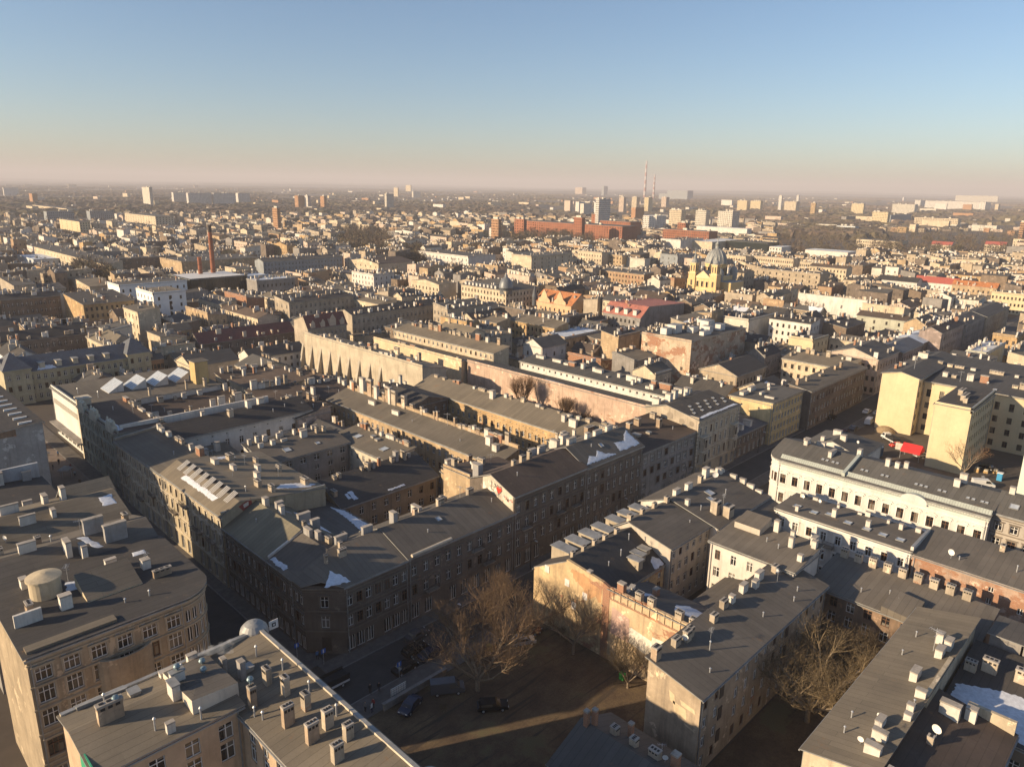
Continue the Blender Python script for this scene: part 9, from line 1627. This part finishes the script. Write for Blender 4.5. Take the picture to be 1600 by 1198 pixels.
# ------------------------------------------------------------------ vehicles
def paint(name, col): return simple('car_paint_' + name, col, .25, .2, .06, 1, .5)
def wheel_meshes():
    if 'wheel' in CACHE: return CACHE['wheel']
    t = MB(); t.cyl((0, -.1, 0), (0, .1, 0), .32, .32, M_IRON(), 14); r = MB(); r.cyl((0, -.115, 0), (0, .115, 0), .19, .19, M_GALV(), 10); CACHE['wheel'] = (t.mesh('tyre'), r.mesh('rim')); return CACHE['wheel']
def vehicle(x, y, rz, kind, pm, label, name='parked_car', cat='car', group=None):
    key = ('veh', kind, pm.name); L, Wd = {'car': (4.3, 1.75), 'estate': (4.6, 1.8), 'van': (5.2, 2.0), 'truck': (6.4, 2.2)}[kind]
    if key not in CACHE:
        b, g = MB(), MB(); w = Wd / 2
        if kind in ('car', 'estate'):
            prof = [(-L / 2, .35), (-L / 2, .85), (-L / 2 + .35, .98), (-L / 2 + .2, 1.0) if kind == 'estate' else (-L / 2 + .75, 1.02), (-L / 2 + (.5 if kind == 'estate' else 1.2), 1.44), (.45, 1.46), (1.15, .98), (L / 2 - .15, .82), (L / 2, .6), (L / 2, .35)]
            win = [3, 4, 5, 6]
        elif kind == 'van': prof = [(-L / 2, .4), (-L / 2, 2.1), (L / 2 - 1.4, 2.15), (L / 2 - .7, 1.25), (L / 2, 1.0), (L / 2, .4)]; win = [2, 3]
        else: prof = [(-L / 2, .6), (-L / 2, 1.0), (.5, 1.0), (.9, 1.0), (1.1, 1.0), (1.1, 2.1), (2.4, 2.1), (2.9, 1.2), (L / 2, 1.0), (L / 2, .5)]; win = [6, 7]
        # body: side outlines slightly tucked in at roof level, joined by strips
        ins = lambda z: w - max(0, z - .9) * .16
        for s in (-1, 1):
            pts = [(px_, s * ins(z), z) for px_, z in prof]; b.poly(pts if s < 0 else pts[::-1], pm)
        for i in range(len(prof)):
            a, c = prof[i], prof[(i + 1) % len(prof)]; b.poly([(a[0], -ins(a[1]), a[1]), (a[0], ins(a[1]), a[1]), (c[0], ins(c[1]), c[1]), (c[0], -ins(c[1]), c[1])], pm)
        # glazing, a few mm proud
        if kind in ('car', 'estate'):
            p3, p4, p5, p6 = (prof[i] for i in win)
            for s in (-1, 1):
                q = [(p3[0] + .18, 1.03), (p4[0] + .1, 1.38), (p5[0] - .05, 1.40), (p6[0] - .22, 1.03)]; pts = [(a, s * (ins(z) + .012), z) for a, z in q]; g.poly(pts if s < 0 else pts[::-1], glass())
            for a, c in ((p3, p4), (p6, p5)):
                dx = -.012 if a is p3 else .012; g.poly([(a[0] + dx, -w * .82, a[1] + .06), (a[0] + dx, w * .82, a[1] + .06), (c[0] + dx * 1.5, w * .78, c[1] - .05), (c[0] + dx * 1.5, -w * .78, c[1] - .05)], glass())
        else:
            a, c = prof[win[1]], prof[win[0]]; g.poly([(a[0] + .015, -w * .85, a[1] + .03), (a[0] + .015, w * .85, a[1] + .03), (c[0] + .015, w * .8, c[1] - .08), (c[0] + .015, -w * .8, c[1] - .08)], glass())
            for s in (-1, 1): g.poly([(c[0] - .9, s * (w + .01), 1.3), (a[0] - .15, s * (w + .01), 1.3), (c[0] - .05, s * (ins(2) + .02), 1.95), (c[0] - .9, s * (ins(2) + .02), 1.95)], glass())
        bx_ = None
        if kind == 'truck': bx_ = MB(); bx_.box(-L / 2 - .02, -w - .02, .98, .92, w + .02, 1.55, M_IRON()); bx_.box(-L / 2 - .02, -w - .02, 1.55, .92, -w + .08, 2.0, M_IRON()); bx_.box(-L / 2 - .02, w - .08, 1.55, .92, w + .02, 2.0, M_IRON())
        hl = MB(); hl.box(-.03, -.14, -.06, .03, .14, .06, M_WHITE()); CACHE[key] = (b.mesh('body'), g.mesh('windows'), hl.mesh('headlight'), bx_.mesh('cargo_bed') if bx_ else None)
    t = thing(name, label, cat, (x, y, .02), group); t.rotation_euler = (0, 0, rz); me = CACHE[key]
    def sub(nm, m_, loc=(0, 0, 0), par=t):
        o = D.objects.new(nm, m_); COL.objects.link(o); o.parent = par; o.location = loc; return o
    sub('body', me[0]); sub('windows', me[1])
    if me[3]: sub('cargo_bed', me[3])
    for s in (-1, 1): sub('headlight', me[2], (L / 2 + .01, s * Wd * .36, .72))
    for sx in (-1, 1):
        for sy in (-1, 1): w_ = sub('wheel', wheel_meshes()[0], (sx * L * .31, sy * (Wd / 2 - .1), .32)); sub('rim', wheel_meshes()[1], (0, 0, 0), w_)
BLK, WHT, SLV, DKB, DKR, GRY, REDP, BLU = paint('black', (0.012, 0.012, 0.014)), paint('white', (0.72, 0.72, 0.72)), paint('silver', (0.42, 0.43, 0.45)), paint('navy', (0.02, 0.03, 0.06)), paint('maroon', (0.10, 0.02, 0.02)), paint('grey', (0.10, 0.10, 0.11)), paint('red', (0.55, 0.04, 0.03)), paint('blue', (0.05, 0.16, 0.38))
R = math.radians; G = 'vehicles on the waste ground'; GS = 'cars parked along the main street'; GR = 'vehicles down the right-hand street'
vehicle(64.3, 65.9, R(-38), 'estate', BLK, 'black estate car at the edge of the sunlit strip', group=G)
vehicle(61.9, 73.4, R(-35), 'van', GRY, 'grey van parked under the large bare tree', 'parked_van', 'van', G)
vehicle(55.6, 74.4, R(200), 'car', DKB, 'dark car with its headlights towards the group of people', group=G)
vehicle(79.0, 73.8, R(-28), 'car', SLV, 'silver car half hidden by branches near the ochre gable', group=G)
vehicle(82.2, 75.4, R(-60), 'car', DKR, 'maroon car at the foot of the ochre gable', group=G)
vehicle(64.5, 84.6, R(0), 'estate', BLK, 'black estate in the far lane before the corner tenement', group=GS)
vehicle(67.2, 87.6, R(2), 'car', GRY, 'grey car at the kerb beneath the corner tenement facade', group=GS)
vehicle(60.4, 82.0, R(0), 'car', BLK, 'black car parked in the near lane by the low wall', group=GS); vehicle(65.5, 81.9, R(0), 'car', DKB, 'navy car parked behind the black one by the low wall', group=GS)
vehicle(49.2, 86.6, R(178), 'truck', WHT, 'white-cabbed flatbed truck turning out of the side street', 'delivery_truck', 'truck')
for k, (x, y, rz, kd, pm, lb) in enumerate(((262.4, 82.4, 0, 'car', WHT, 'white car farthest down the right-hand street'), (263.4, 79.2, 0, 'car', SLV, 'silver car next to the farthest white one'), (250.5, 77.5, .1, 'van', WHT, 'white van by the yard entrance in the right-hand street'), (239.7, 78.6, 0, 'car', GRY, 'grey car at the right-hand street kerb before the van'), (246, 88.2, 3.1, 'car', BLK, 'black car across the right-hand street'), (233, 79.0, 0, 'car', DKR, 'maroon car behind the grey one in the right-hand street'))): vehicle(x, y, rz, kd, pm, lb, 'parked_van' if kd == 'van' else 'parked_car', 'van' if kd == 'van' else 'car', GR)
GY = 'vehicles in the building yard'
vehicle(237, 66.5, .9, 'truck', WHT, 'white-cabbed truck with dark bed in the yard', 'delivery_truck', 'truck', GY); vehicle(232.5, 63, 2.4, 'car', REDP, 'small red car by the red canopy', group=GY); vehicle(229, 55.2, -.6, 'car', WHT, 'white car under the edge of the red canopy', group=GY)
vehicle(216.4, 36.6, -1.0, 'van', WHT, 'white van left of the blue portable toilet', 'parked_van', 'van', GY); vehicle(212, 48.5, .3, 'car', SLV, 'silver car behind the palace roof in the yard', group=GY); vehicle(225.6, 70.5, .4, 'car', GRY, 'grey car beside the blue container', group=GY); vehicle(232, 39, 1.4, 'car', BLK, 'black car in the shaded court of the yellow blocks', group=GY)
vehicle(46.6, 236, 1.5, 'van', SLV, 'pale van on the pedestrian street near the white store', 'parked_van', 'van'); 
for k in range(9): vehicle(160 + (k % 5) * 3.1, 371 + (k // 5) * 9, 1.5 + .1 * (k % 3), 'car', (WHT, SLV, GRY, DKB, BLK)[k % 5], ('white', 'silver', 'grey', 'navy', 'black')[k % 5] + ' car in the ' + ('nearer', 'farther')[k // 5] + ' row of the clinic car park', 'parked_car', 'car', 'cars at the clinic car park')

# ------------------------------------------------------------------ yard and street furniture
def furniture():
    red = simple('red_tarpaulin', (0.62, 0.035, 0.035), .6, 0, .12, 1)
    t = thing('red_canopy', 'bright red canopy tent in the building yard', 'tent', (225, 56, 0)); mb = MB(); x0, x1, y0, y1 = 223.0, 227.6, 54.2, 59.4
    mb.poly([(x0, y0, 2.7), (x0, y1, 2.7), ((x0 + x1) / 2, y1, 4.4), ((x0 + x1) / 2, y0, 4.4)][::-1], red); mb.poly([((x0 + x1) / 2, y0, 4.4), ((x0 + x1) / 2, y1, 4.4), (x1, y1, 2.7), (x1, y0, 2.7)][::-1], red); mb.poly([(x0, y0, 2.2), (x0, y1, 2.2), (x0, y1, 2.7), (x0, y0, 2.7)], red); mb.poly([(x0, y0, 2.2), (x1, y0, 2.2), (x1, y0, 2.7), ((x0 + x1) / 2, y0, 4.4), (x0, y0, 2.7)], red); mb.build('canopy', t)
    for x in (x0 + .1, x1 - .1):
        for y in (y0 + .1, y1 - .1): mb = MB(); mb.cyl((x, y, 0), (x, y, 2.7), .05, .05, M_GALV(), 6); mb.build('pole', t)
    t = thing('shipping_container', 'blue steel container behind the palace roof', 'container', (218, 65, 0)); mb = MB(); bl = simple('blue_steel', (0.035, 0.10, 0.20), .5, .1); mb.box(216, 63.5, 0, 222, 66, 2.6, bl); mb.build('body', t); mb = MB()
    for k in range(14): mb.box(216.1 + k * .42, 63.44, .15, 216.3 + k * .42, 63.5, 2.45, bl)
    mb.build('ribs', t)
    t = thing('portable_toilet', 'bright blue portable toilet by the right edge of the yard', 'portable toilet', (225, 34.6, 0)); mb = MB(); bl = simple('toilet_blue', (0.05, 0.28, 0.52), .5, 0, .1); mb.box(224.4, 34, 0, 225.6, 35.2, 2.1, bl); mb.build('cabin', t); mb = MB(); mb.prism([(224.3, 33.9), (225.7, 33.9), (225.7, 35.3), (224.3, 35.3)], 2.1, 2.25, M_WHITE()); mb.build('roof', t); mb = MB(); mb.box(224.36, 34.2, .1, 224.4, 35.0, 1.95, bl); mb.build('door', t)
    t = thing('site_fence', 'pale sheet fence beside the red canopy', 'fence', (232, 60, 0)); 
    for k in range(5): mb = MB(); mb.box(230.5, 55.2 + k * 1.55, 0, 230.58, 56.7 + k * 1.55, 2.1, simple('pale_sheet', (0.5, 0.47, 0.40), .7)); mb.build('panel', t)
    rq = random.Random(9)
    mb = MB(); mb.lathe((246, 71, 0), [(3.2, 0), (2.6, .7), (1.5, 1.4), (.2, 1.8)], simple('sand_heap', (0.30, 0.22, 0.13), 1, 0, .3, 2), 16); tag(mb.build('sand_heap'), 'ochre heap of sand at the yard entrance', 'sand heap')
    for k, (x, y) in enumerate(((228, 38), (229.5, 36), (226.8, 40))):
        mb = MB(); mb.box(x, y, 0, x + 1.4, y + 1.1, .5 + .25 * k, simple('pallet_wood', (0.42, 0.28, 0.13), .9)); mb.box(x + .1, y + .1, .5 + .25 * k, x + 1.3, y + 1.0, .9 + .25 * k, simple('sacks', (0.5, 0.44, 0.33), .9)); tag(mb.build('pallet_stack'), ('lowest pallet of materials by the blue toilet', 'middle-height pallet of materials by the blue toilet', 'tallest pallet of materials by the blue toilet')[k], 'pallet')
    # low wall, notice board, traffic signs, lamps
    conc = simple('concrete', (0.24, 0.22, 0.20), .9, 0, .25, 1.2)
    mb = MB(); mb.box(52.5, 76.6, 0, 64.5, 77.0, 1.1, conc); mb.box(52.4, 76.5, 1.1, 64.6, 77.1, 1.2, conc); tag(mb.build('low_wall'), 'low concrete wall between the pavement and the waste ground', 'wall')
    t = thing('notice_board', 'white gridded board standing before the low wall', 'sign', (55.8, 77.6, 0)); mb = MB(); mb.box(54.4, 77.5, .9, 57.2, 77.58, 2.2, M_WHITE()); mb.build('panel', t); mb = MB()
    for k in range(7): mb.box(54.45 + k * .44, 77.46, .95, 54.5 + k * .44, 77.5, 2.15, M_ZINC())
    for k in range(4): mb.box(54.4, 77.465, .95 + k * .38, 57.2, 77.495, 1.0 + k * .38, M_ZINC())
    mb.build('grid', t)
    for x in (54.6, 57.0): mb = MB(); mb.cyl((x, 77.6, 0), (x, 77.6, .9), .04, .04, M_GALV(), 6); mb.build('post', t)
    blu = simple('sign_blue', (0.03, 0.12, 0.45), .4, 0, .05)
    for x, y, lab in ((58.6, 81.1, 'blue traffic sign on a post by the parked black car'), (51.9, 92.2, 'blue traffic sign at the corner tenement door'), (49.6, 96.5, 'blue traffic sign in the mouth of the side street')):
        t = thing('traffic_sign', lab, 'traffic sign', (x, y, 0)); mb = MB(); mb.cyl((x, y, 0), (x, y, 3.0), .04, .04, M_GALV(), 6); mb.build('post', t); mb = MB(); mb.box(x - .4, y - .06, 2.2, x + .4, y - .03, 3.0, blu); mb.build('plate', t); mb = MB(); mb.box(x - .1, y - .075, 2.3, x + .1, y - .06, 2.9, M_WHITE()); mb.build('symbol', t)
    t = thing('hanging_sign', 'white square shop sign with dark emblem on the corner dome', 'shop sign', (35.9, 76.9, 21.7)); mb = MB(); mb.box(36.0, 76.7, 21.2, 37.2, 76.78, 22.4, M_WHITE()); mb.build('panel', t); mb = MB(); mb.box(36.35, 76.66, 21.55, 36.85, 76.7, 22.05, M_IRON()); mb.box(36.48, 76.64, 21.68, 36.72, 76.66, 21.92, M_WHITE()); mb.build('emblem', t); mb = MB(); mb.cyl((35.1, 76.75, 21.8), (36.0, 76.74, 21.8), .05, .05, M_IRON(), 6); mb.build('bracket', t)
    def lamp(x, y, rz, lab):
        key = 'lamp'
        if key not in CACHE:
            a = MB(); a.cyl((0, 0, 0), (0, 0, 6.4), .09, .06, M_IRON(), 8); a.cyl((0, 0, 0), (0, 0, .9), .14, .12, M_IRON(), 8); b = MB(); b.cyl((0, 0, 6.3), (0, 1.3, 6.8), .04, .035, M_IRON(), 6); c = MB(); c.box(-.14, 1.1, 6.72, .14, 1.75, 6.86, M_GALV()); CACHE[key] = (a.mesh('post'), b.mesh('arm'), c.mesh('lamp_head'))
        t = thing('street_lamp', lab, 'street lamp', (x, y, .1), 'street lamps'); t.rotation_euler = (0, 0, rz)
        for nm, me in zip(('post', 'arm', 'lamp_head'), CACHE[key]): o = D.objects.new(nm, me); COL.objects.link(o); o.parent = t
    for k, (x, y, rz, lb) in enumerate(((72, 80.6, 0, 'street lamp on the near pavement behind the brown tree'), (98, 89.9, math.pi, 'street lamp under the painted-gable house'), (128, 89.9, math.pi, 'street lamp under the snowy-eaved tenement'), (156, 89.9, math.pi, 'street lamp under the plain grey block'), (196, 89.9, math.pi, 'street lamp before the low slate-roofed house'), (40.6, 150, -1.57, 'street lamp nearest on the side street'), (40.6, 180, -1.57, 'second street lamp up the side street'), (40.6, 212, -1.57, 'third street lamp up the side street'))): lamp(x, y, rz, lb)
    rq = random.Random(4); st = simple('stall_canvas', (0.45, 0.42, 0.38), .8)
    for k, (x, y) in enumerate(((45.2, 206), (44.0, 222))):
        t = thing('market_stall', ('pale square stall roof on the pedestrian street', 'farther grey stall roof on the pedestrian street')[k], 'stall', (x, y, 0)); mb = MB(); mb.lathe((x, y, 2.3), [(2.0, 0), (1.1, .5), (.05, .9)], st, 4); mb.build('canopy', t)
        for sx in (-1, 1):
            for sy in (-1, 1): mb = MB(); mb.cyl((x + sx, y + sy, 0), (x + sx, y + sy, 2.5), .04, .04, M_GALV(), 5); mb.build('pole', t)
    for k, (x, y, c_, lb) in enumerate(((83.6, 56.4, (0.05, 0.32, 0.06), 'bright green wheeled bin by the blank wall'), (72.4, 76.4, (0.03, 0.03, 0.035), 'black wheeled bin beside the low wall end'), (73.6, 76.3, (0.22, 0.17, 0.03), 'yellow-brown wheeled bin beside the black one'))):
        t = thing('wheeled_bin', lb, 'bin', (x, y, 0)); bm_ = simple('bin_plastic_' + str(k), c_, .5); mb = MB(); mb.prism([(x - .35, y - .4), (x + .35, y - .4), (x + .35, y + .4), (x - .35, y + .4)], .1, 1.05, bm_); mb.build('body', t); mb = MB(); mb.prism([(x - .4, y - .46), (x + .4, y - .46), (x + .4, y + .44), (x - .4, y + .44)], 1.05, [1.1, 1.1, 1.2, 1.2], bm_); mb.build('lid', t)
        for dx in (-.3, .3): mb = MB(); mb.cyl((x + dx - .04, y + .36, .1), (x + dx + .04, y + .36, .1), .1, .1, M_IRON(), 8); mb.build('wheel', t)
    t = thing('steam_plume', 'thin white steam drifting from a flue on the tan flat roof', 'steam', (26.0, 74.6, 23.5))
    sm, tt, n, b = newmat('steam'); tt.nodes.remove(b); vo = N(tt, 'ShaderNodeVolumePrincipled'); vo.inputs['Color'].default_value = (.9, .9, .9, 1)
    nz = noise(tt, coords(tt), 1.1, 3); rp = ramp(tt, nz, .48, .75); mu = N(tt, 'ShaderNodeMath', operation='MULTIPLY'); mu.inputs[1].default_value = .9; tt.links.new(rp, mu.inputs[0]); tt.links.new(mu.outputs[0], vo.inputs['Density']); tt.links.new(vo.outputs[0], tt.nodes['Material Output'].inputs['Volume'])
    mb = MB(); mb.cyl((26.0, 74.6, 23.9), (29.5, 72.2, 24.5), .3, .9, sm, 12); mb.build('plume', t)
furniture()

# ------------------------------------------------------------------ people
def person_mesh(kind):
    key = ('person', kind)
    if key in CACHE: return CACHE[key]
    st = .14 if kind == 'stand' else .34
    V = [(0, 0, .95), (0, 0, 1.15), (0, 0, 1.38), (.02, 0, 1.50), (.03, 0, 1.60), (.03, 0, 1.70), (0, .10, .90), (st * .4, .10, .48), (st * -.2, .10, .08), (st * -.2 + .14, .10, .04), (0, -.10, .90), (-st * .1, -.10, .48), (-st, -.10, .10), (-st + .14, -.10, .04), (0, .20, 1.40), (-.04, .25, 1.12), (.08, .24, .90), (.13, .23, .82), (0, -.20, 1.40), (.03, -.25, 1.12), (.15, -.23, .93), (.20, -.22, .86)]
    E = [(0, 1), (1, 2), (2, 3), (3, 4), (4, 5), (0, 6), (6, 7), (7, 8), (8, 9), (0, 10), (10, 11), (11, 12), (12, 13), (2, 14), (14, 15), (15, 16), (16, 17), (2, 18), (18, 19), (19, 20), (20, 21)]
    RR = [.15, .15, .17, .06, .095, .09, .10, .075, .05, .045, .10, .075, .05, .045, .085, .06, .045, .04, .085, .06, .045, .04]
    me = D.meshes.new('body'); me.from_pydata(V, E, []); CACHE[key] = (me, RR); return CACHE[key]
def person(x, y, rz, jacket, trousers, label, kind='stand', group='people by the low wall', z=.0):
    me, RR = person_mesh(kind); me = me.copy()
    o = D.objects.new('person', me); COL.objects.link(o); o.location = (x, y, z); o.rotation_euler = (0, 0, rz)
    if not me.skin_vertices: me.attributes  # layer is made by the modifier
    sk_ = o.modifiers.new('skin', 'SKIN'); su = o.modifiers.new('smooth', 'SUBSURF'); su.levels = 1; su.render_levels = 1
    if not me.skin_vertices:
        import bmesh
        bm = bmesh.new(); bm.from_mesh(me); bm.verts.layers.skin.verify(); bm.to_mesh(me); bm.free()
    for v, r in zip(me.skin_vertices[0].data, RR): v.radius = (r, r)
    me.skin_vertices[0].data[0].use_root = True
    mt, t, n, b = newmat('clothes'); tc = N(t, 'ShaderNodeTexCoord'); sp = N(t, 'ShaderNodeSeparateXYZ'); t.links.new(tc.outputs['Object'], sp.inputs[0])
    cr = N(t, 'ShaderNodeValToRGB'); cr.color_ramp.interpolation = 'CONSTANT'; e = cr.color_ramp.elements
    dv = N(t, 'ShaderNodeMath', operation='DIVIDE'); dv.inputs[1].default_value = 2.0; t.links.new(sp.outputs[2], dv.inputs[0]); t.links.new(dv.outputs[0], cr.inputs[0])
    e[0].position = 0; e[0].color = (.02, .02, .02, 1); e[1].position = .05; e[1].color = trousers + (1,)
    for p, c in ((.44, jacket), (.755, (.45, .28, .20)), (.835, (.05, .03, .02))): k = e.new(p); k.color = c + (1,)
    t.links.new(cr.outputs[0], b.inputs['Base Color']); b.inputs['Roughness'].default_value = .9; me.materials.append(mt)
    tag(o, label, 'person', group)
nv, bk, rd, gy_, wt, bl = (.02, .03, .07), (.015, .015, .018), (.25, .03, .03), (.15, .15, .16), (.6, .6, .6), (.05, .15, .35)
for a in ((50.4, 78.4, .4, gy_, bk, 'person in grey nearest the flat tan roof edge'), (51.0, 77.6, 2.2, wt, nv, 'person in a white jacket in the group by the low wall'), (51.7, 78.2, 3.4, rd, bk, 'person in a dark red jacket in the group by the low wall'), (53.2, 81.2, 1.0, bk, bk, 'person in black crossing towards the parked cars', 'walk'), (54.4, 80.6, 4.0, bk, nv, 'person in a black coat beside the notice board', 'walk'), (51.8, 94.0, 1.5, bl, bk, 'person in a blue jacket at the corner tenement', 'walk')): person(*a, z=.13 if a[1] > 89 else .1)
GP = 'walkers on the pedestrian street'
for k, (x, y, c, lb) in enumerate(((44.2, 214, bk, 'walker in black left of the pale stall'), (46.4, 217, nv, 'walker in navy behind the pale stall'), (47.6, 211, rd, 'walker in red beside the store canopy'), (43.6, 228, gy_, 'walker in grey near the farther stall'), (46.2, 198, bk, 'walker in black nearest on the pedestrian street'), (48.0, 224, bl, 'walker in blue under the store canopy'), (45.0, 232, bk, 'walker in black beside the pale van'), (47.0, 205, wt, 'walker in white by the pale stall'))): person(x, y, k * 1.1, c, bk, lb, 'walk' if k % 2 else 'stand', GP, z=.03)

# ------------------------------------------------------------------ haze
def haze():
    mt, t, n, b = newmat('haze'); t.nodes.remove(b); vo = N(t, 'ShaderNodeVolumePrincipled')
    vo.inputs['Color'].default_value = (.88, .83, .84, 1); vo.inputs['Density'].default_value = HAZE; vo.inputs['Anisotropy'].default_value = .0
    t.links.new(vo.outputs[0], t.nodes['Material Output'].inputs['Volume'])
    mb = MB(); mb.box(-4000, -4000, -3, 27000, 27000, 275, mt); o = mb.build('haze'); o['kind'] = 'stuff'; o['label'] = 'pale winter haze lying over the whole city'; o['category'] = 'haze'
HAZE = 0.00013
haze()
